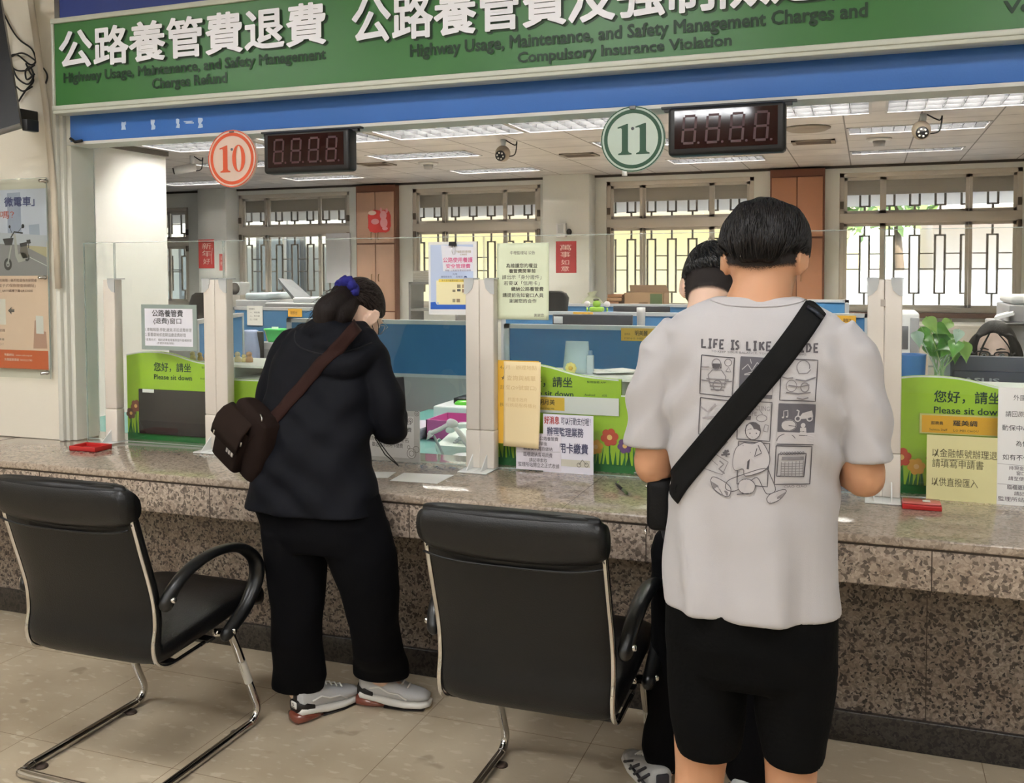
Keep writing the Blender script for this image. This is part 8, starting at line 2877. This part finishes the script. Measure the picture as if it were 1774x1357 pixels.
def fixture(x0, x1, y0, y1, z, lab, nl=12, on_=True, group='louvred ceiling lights of the office'):
    t = thing('ceiling_light', lab, 'ceiling light', ((x0 + x1) / 2, (y0 + y1) / 2, z), group)
    f = MB()
    w = .02
    for q in (((x0, y0), (x1, y0 + w)), ((x0, y1 - w), (x1, y1)), ((x0, y0), (x0 + w, y1)), ((x1 - w, y0), (x1, y1))):
        f.box((q[0][0], q[0][1], z - .006), (q[1][0], q[1][1], z - .0005))
    f.obj('frame', mat('fixture_frame', (190, 190, 190), .5), t)
    b = MB()
    x2, x3, y2, y3 = x0 + .001, x1 - .001, y0 + .001, y1 - .001
    b.box((x2, y2, z + .12), (x3, y3, z + .125)); b.box((x2, y2, z), (x2 + .003, y3, z + .12)); b.box((x3 - .003, y2, z), (x3, y3, z + .12)); b.box((x2, y2, z), (x3, y2 + .003, z + .12)); b.box((x2, y3 - .003, z), (x3, y3, z + .12))
    b.obj('reflector', mat('reflector_white', (235, 236, 236), .35), t)
    n = 3
    for k in range(n):
        yy = lerp(y0, y1, (k + .5) / n)
        MB().tube([(x0 + .05, yy, z + .09), (x1 - .05, yy, z + .09)], .014, 10).obj('tube_lamp', M_tube if on_ else M_offw, t)
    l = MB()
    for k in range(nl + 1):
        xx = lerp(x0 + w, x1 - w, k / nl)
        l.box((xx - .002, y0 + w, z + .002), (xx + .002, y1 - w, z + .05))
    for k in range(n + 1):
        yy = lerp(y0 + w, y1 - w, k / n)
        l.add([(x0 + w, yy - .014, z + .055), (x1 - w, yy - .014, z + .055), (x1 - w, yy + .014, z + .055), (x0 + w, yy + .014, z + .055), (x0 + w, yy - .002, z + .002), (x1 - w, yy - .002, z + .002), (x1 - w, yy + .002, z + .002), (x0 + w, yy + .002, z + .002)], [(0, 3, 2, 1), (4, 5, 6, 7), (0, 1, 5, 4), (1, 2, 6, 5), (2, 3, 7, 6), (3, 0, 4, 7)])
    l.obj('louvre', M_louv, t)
    return t


near = [(-6.86, -5.66, 'lit louvred light over the pier, nearest row'), (-5.5, -4.34, 'lit louvred light in the nearest row behind the dark display by the orange disc'), (-4.26, -2.96, 'long louvred light in the nearest row above the first camera'), (-2.94, -1.7, 'louvred light in the nearest row, behind the green numbered disc'), (-1.3, .02, 'louvred light in the nearest row, behind the dark display by the green disc'), (.12, 1.4, 'louvred light in the nearest row, at the far end of the blue beam')]
for x0, x1, lab in near:
    fixture(x0, x1, 7.78, 8.46, ZC, lab, 9)
far = [(-5.2, -4.0, 9.45, 9.95, 'louvred light above the smoke detector'), (-7.5, -6.5, 9.45, 9.95, 'louvred light half hidden by the orange numbered disc'), (-5.0, -3.88, 11.25, 11.7, 'louvred light in front of the second window'), (-7.5, -6.4, 11.25, 11.7, 'louvred light under the dark display by the orange disc'), (-9.6, -8.5, 11.25, 11.7, 'louvred light by the white pier with the red paper'),
       (-2.2, -1.1, 11.1, 11.6, 'louvred light under the dark display by the green disc'), (-2.6, -1.5, 9.3, 9.8, 'louvred light hidden mostly by the green numbered disc'), (-.19, 1.0, 9.25, 9.7, 'louvred light behind the camera by the green numbered disc, second row'), (-.19, .95, 11.1, 11.4, 'louvred light just before the window beyond the clerk')]
for x0, x1, y0, y1, lab in far:
    fixture(x0, x1, y0, y1, ZC, lab, 12)
# deeper fixtures nearer the counter light the desks (hidden from this side by the blue beam)
for k, x0 in enumerate((-5.6, -3.6, -1.6, .4)):
    fixture(x0, x0 + 1.2, 5.2, 5.8, ZC, ['louvred light over the desk near the pier, out of the beam line', 'louvred light over the pink box desk', 'louvred light over the clear plastic bag', 'louvred light over the seated clerk'][k], 9)


def vent(px0_, px1_, py, Yc_, lab):
    p, q = on(px0_, py, ZC), on(px1_, py, ZC)
    t = thing('ceiling_vent', lab, 'vent', ((p.x + q.x) / 2, p.y, ZC - .02))
    x0, x1, y = p.x, q.x, p.y
    f = MB(); w = .04
    for a, c in (((x0, y - .15), (x1, y - .15 + w)), ((x0, y + .15 - w), (x1, y + .15)), ((x0, y - .15), (x0 + w, y + .15)), ((x1 - w, y - .15), (x1, y + .15))):
        f.box((a[0], a[1], ZC - .014), (c[0], c[1], ZC - .001))
    f.obj('frame', mat('vent_beige', (150, 140, 128), .6), t)
    s = MB()
    for k in range(7):
        yy = y - .1 + .03 * k
        s.box((x0 + w, yy, ZC - .016), (x1 - w, yy + .012, ZC - .004))
    s.obj('slats', mat('vent_slat', (120, 108, 98), .6), t)


vent(628, 688, 285, 0, 'beige ceiling vent beside the dark display by the orange disc')
vent(975, 1040, 269, 0, 'beige ceiling vent before the green numbered disc')
vent(1372, 1448, 247, 0, 'beige ceiling vent beside the dark display by the green disc')
o = MB().lathe([(0, -.03), (.16, -.03), (.2, -.012), (.2, -.001), (0, -.001)], tuple(on(1399, 221, ZC)), 28).obj('ceiling_speaker', mat('vent_beige', (150, 140, 128), .6)); tag(o, 'round beige ceiling speaker above the vent by the dark display', 'speaker')
for px_, py_, lab in ((742, 282, 'round white smoke detector under the louvred light'), (1523, 240, 'round white smoke detector under the second camera')):
    p = on(px_, py_, ZC)
    t = thing('smoke_detector', lab, 'smoke detector', (p.x, p.y, ZC - .06))
    MB().lathe([(0, -.025), (.1, -.025), (.12, -.001), (0, -.001)], (p.x, p.y, ZC), 24).obj('base', M_offw, t)
    MB().lathe([(0, -.075), (.05, -.075), (.06, -.0255), (0, -.0255)], (p.x, p.y, ZC), 20).obj('sensor_head', mat('sensor_grey', (176, 176, 178), .5), t)


def camera_(px_, ptop, pcam, Yc_, lab, bullet=False):
    top = on(px_, ptop, ZC)
    Y = top.y
    c = at(pcam[0], pcam[1], Y)
    t = thing('security_camera', lab, 'security camera', (c.x, Y, c.z))
    MB().tube([(top.x, Y, ZC - .001), (top.x, Y, c.z + .06)], [.028, .02], 10).obj('mount', M_offw, t)
    r = .075
    if bullet:
        MB().tube([c + Vector((.12, .06, .03)), c + Vector((-.06, -.08, -.02))], .045, 14).obj('housing', M_offw, t)
        MB().tube([c + Vector((-.061, -.081, -.02)), c + Vector((-.068, -.088, -.0222))], .036, 14).obj('lens', M_black, t)
    else:
        MB().ball(c + Vector((0, 0, .01)), (r, r, r * 1.05), 18, 12).obj('housing', mat('camera_beige', (168, 156, 140), .5), t)
        fd = Vector((.05, -1, -.25)).normalized()
        ln_ = MB().tube([c + fd * r * .9, c + fd * (r + .012)], .05, 18).obj('lens_plate', M_black, t)
        le = MB()
        u = fd.orthogonal().normalized(); v = fd.cross(u)
        for k in range(6):
            q = 2 * PI * k / 6
            le.ball(c + fd * (r + .013) + (u * math.cos(q) + v * math.sin(q)) * .03, .0085, 8, 6)
        le.obj('infrared_dots', mat('ir_white', (210, 205, 200), .3), ln_)
    cb = MB()
    cb.tube(spline([(top.x + .02, Y, ZC - .005), (top.x + .12, Y, ZC - .06), (top.x + .14, Y, c.z + .12), (top.x + .12, Y, c.z), (top.x + .05, Y, c.z - .02)], 5), .006, 6)
    cb.obj('cable', M_black, t)


camera_(872, 242, (871, 268), 0, 'beige ball security camera under the long louvred light')
camera_(1600, 197, (1596, 228), 0, 'beige ball security camera before the window beyond the clerk')
camera_(333, 270, (318, 294), 0, 'white bullet security camera beside the big pier', True)
p = on(1143, 285, ZC)
pc = MB(); pc.tube([(p.x, 9.8, ZC - .001), (p.x, 9.8, at(1143, 290, 9.8).z)], .004, 6)
pc.lathe([(0, 0), (.03, .0), (.018, .09), (0, .1)], (p.x, 9.8, at(1143, 302, 9.8).z), 12)
o = pc.obj('pull_cord', M_offw); tag(o, 'white pull cord hanging from the ceiling below the green numbered disc', 'pull cord')

# television and cables at the left end of the cream wall
tv = thing('wall_television', 'dark wall television with a grey edge hanging on the cream wall', 'television', (-3.95, 3.2, 2.2))
c0, c1 = at(0, 232, 3.13), at(38, 215, 3.13)
tvm = MB()
q = [at(-70, 250, 3.05), at(36, 218, 3.2), at(-4, -30, 3.2), at(-90, -30, 3.05)]
nrm = (q[1] - q[0]).cross(q[3] - q[0]).normalized()
if nrm.y > 0:
    nrm = -nrm
tvm.add([tuple(p) for p in q] + [tuple(p - nrm * .06) for p in q], [(0, 1, 2, 3), (7, 6, 5, 4), (0, 4, 5, 1), (1, 5, 6, 2), (2, 6, 7, 3), (3, 7, 4, 0)])
tvm.obj('case', mat('tv_dark', (28, 30, 34), .3), tv)
ed = MB(); ed.tube([q[0], q[1]], .012, 8); ed.obj('lower_edge', mat('tv_grey', (150, 146, 140), .4), tv)
br_ = MB(); m_ = (q[1] + q[2]) / 2
MB().rbox((q[1].x - .25, q[1].y + .05, m_.z - .25), (q[1].x - .17, YW - .001, m_.z - .2), .004).obj('wall_arm', M_black, tv)
br_.rbox((q[1].x + .0, q[1].y + .005, q[1].z - .02), (q[1].x + .03, q[1].y + .07, q[1].z + .03), .004)
br_.obj('wall_bracket', M_black, tv)
cbs = [[(0, 10), (20, 50), (35, 70), (55, 85), (62, 105), (52, 112), (30, 95), (15, 98)], [(5, 20), (12, 60), (14, 100), (25, 120), (45, 122), (60, 112)], [(16, 100), (38, 92), (60, 104), (75, 118), (82, 132), (78, 148)], [(45, 110), (50, 122), (58, 140), (45, 156), (32, 176)], [(20, 112), (30, 135), (48, 146), (58, 132), (52, 116), (44, 124), (47, 138), (60, 128)], [(28, 150), (40, 158), (56, 150)]]
for k, c in enumerate(cbs):
    pth = spline([at(x, y, YW - .012 - .008 * (k % 3)) for x, y in c], 5)
    o = MB().tube(pth, .0042, 6).obj('loose_cable', M_black)
    tag(o, ['long loose black cable looping under the television', 'black cable dropping from the television top', 'black cable arching behind the cream conduit', 'short black cable hanging down the cream wall', 'tangled black cable knot beside the conduit', 'bent black cable end low on the cream wall'][k], 'cable', 'loose black cables by the television')
# ================================================================== hall lighting, sky, camera
M_tubeh = mat('hall_tube', (250, 250, 250), .5, emit=(250, 252, 255), estr=20.0)


def hall_fix(xc, yc, lab):
    z = 3.3
    x0, x1, y0, y1 = xc - .6, xc + .6, yc - .3, yc + .3
    t = thing('hall_light', lab, 'ceiling light', (xc, yc, z), 'louvred lights in the waiting hall')
    f = MB()
    for q in (((x0, y0), (x1, y0 + .02)), ((x0, y1 - .02), (x1, y1)), ((x0, y0), (x0 + .02, y1)), ((x1 - .02, y0), (x1, y1))):
        f.box((q[0][0], q[0][1], z - .05), (q[1][0], q[1][1], z - .001))
    f.obj('frame', mat('fixture_frame', (190, 190, 190), .5), t)
    for k in range(3):
        yy = lerp(y0, y1, (k + .5) / 3)
        MB().box((x0 + .05, yy - .04, z - .03), (x1 - .05, yy + .04, z - .012)).obj('tube_lamp', M_tubeh, t)
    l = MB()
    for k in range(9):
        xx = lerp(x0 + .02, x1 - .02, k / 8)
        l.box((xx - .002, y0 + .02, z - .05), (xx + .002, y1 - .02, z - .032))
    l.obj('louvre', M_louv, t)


for k, (x, y, lab) in enumerate(((-1.4, -1.3, 'hall light over the waiting area behind the viewer'), (-4.2, -1.3, 'hall light on the poster side of the waiting area'), (1.4, -1.3, 'hall light on the far side of the waiting area'), (-1.4, 1.1, 'hall light over the visitor chairs'), (-4.0, 1.1, 'hall light near the cream wall'), (1.4, 1.1, 'hall light near the counter end'), (-1.75, -3.7, 'hall light in the rear row, middle'), (-4.4, -3.7, 'hall light in the rear row, poster side'), (1.2, -3.7, 'hall light in the rear row, far side'))):
    hall_fix(x, y, lab)

w = bpy.data.worlds.new('World')
SC.world = w
w.use_nodes = True
nt = w.node_tree
bgn = nt.nodes['Background']
sky = nt.nodes.new('ShaderNodeTexSky')
sky.sky_type = 'NISHITA'
sky.sun_elevation = rad(52)
sky.sun_rotation = rad(150)
sky.sun_disc = False
nt.links.new(sky.outputs[0], bgn.inputs['Color'])
bgn.inputs['Strength'].default_value = 0.5
sun = bpy.data.lights.new('sun', 'SUN')
sun.energy = 6.5
sun.angle = rad(1.5)
sun.color = (1.0, .95, .85)
so = bpy.data.objects.new('sun', sun)
COL.objects.link(so)
so.rotation_euler = Euler((rad(38), rad(12), rad(0)))

cam = bpy.data.cameras.new('camera')
co = bpy.data.objects.new('camera', cam)
COL.objects.link(co)
co.matrix_world = Matrix((RGT, -DWN, -FWD)).transposed().to_4x4()
co.matrix_world.translation = Vector((0, 0, EYE))
cam.sensor_fit = 'HORIZONTAL'
cam.sensor_width = 36.0
cam.lens = F_PX / 1774 * 36
cam.shift_x = 0.0
cam.shift_y = -(678.5 - PCY) / 1774
cam.clip_start = .05
cam.clip_end = 200
SC.camera = co
vs_ = SC.view_settings
vs_.view_transform = 'Standard'
vs_.look = 'None'
vs_.gamma = 1.0
vs_.use_curve_mapping = False
vs_.exposure = 1.1
SC.cycles.transparent_max_bounces = 24
SC.cycles.max_bounces = 8
SC.cycles.caustics_reflective = False
SC.cycles.caustics_refractive = False
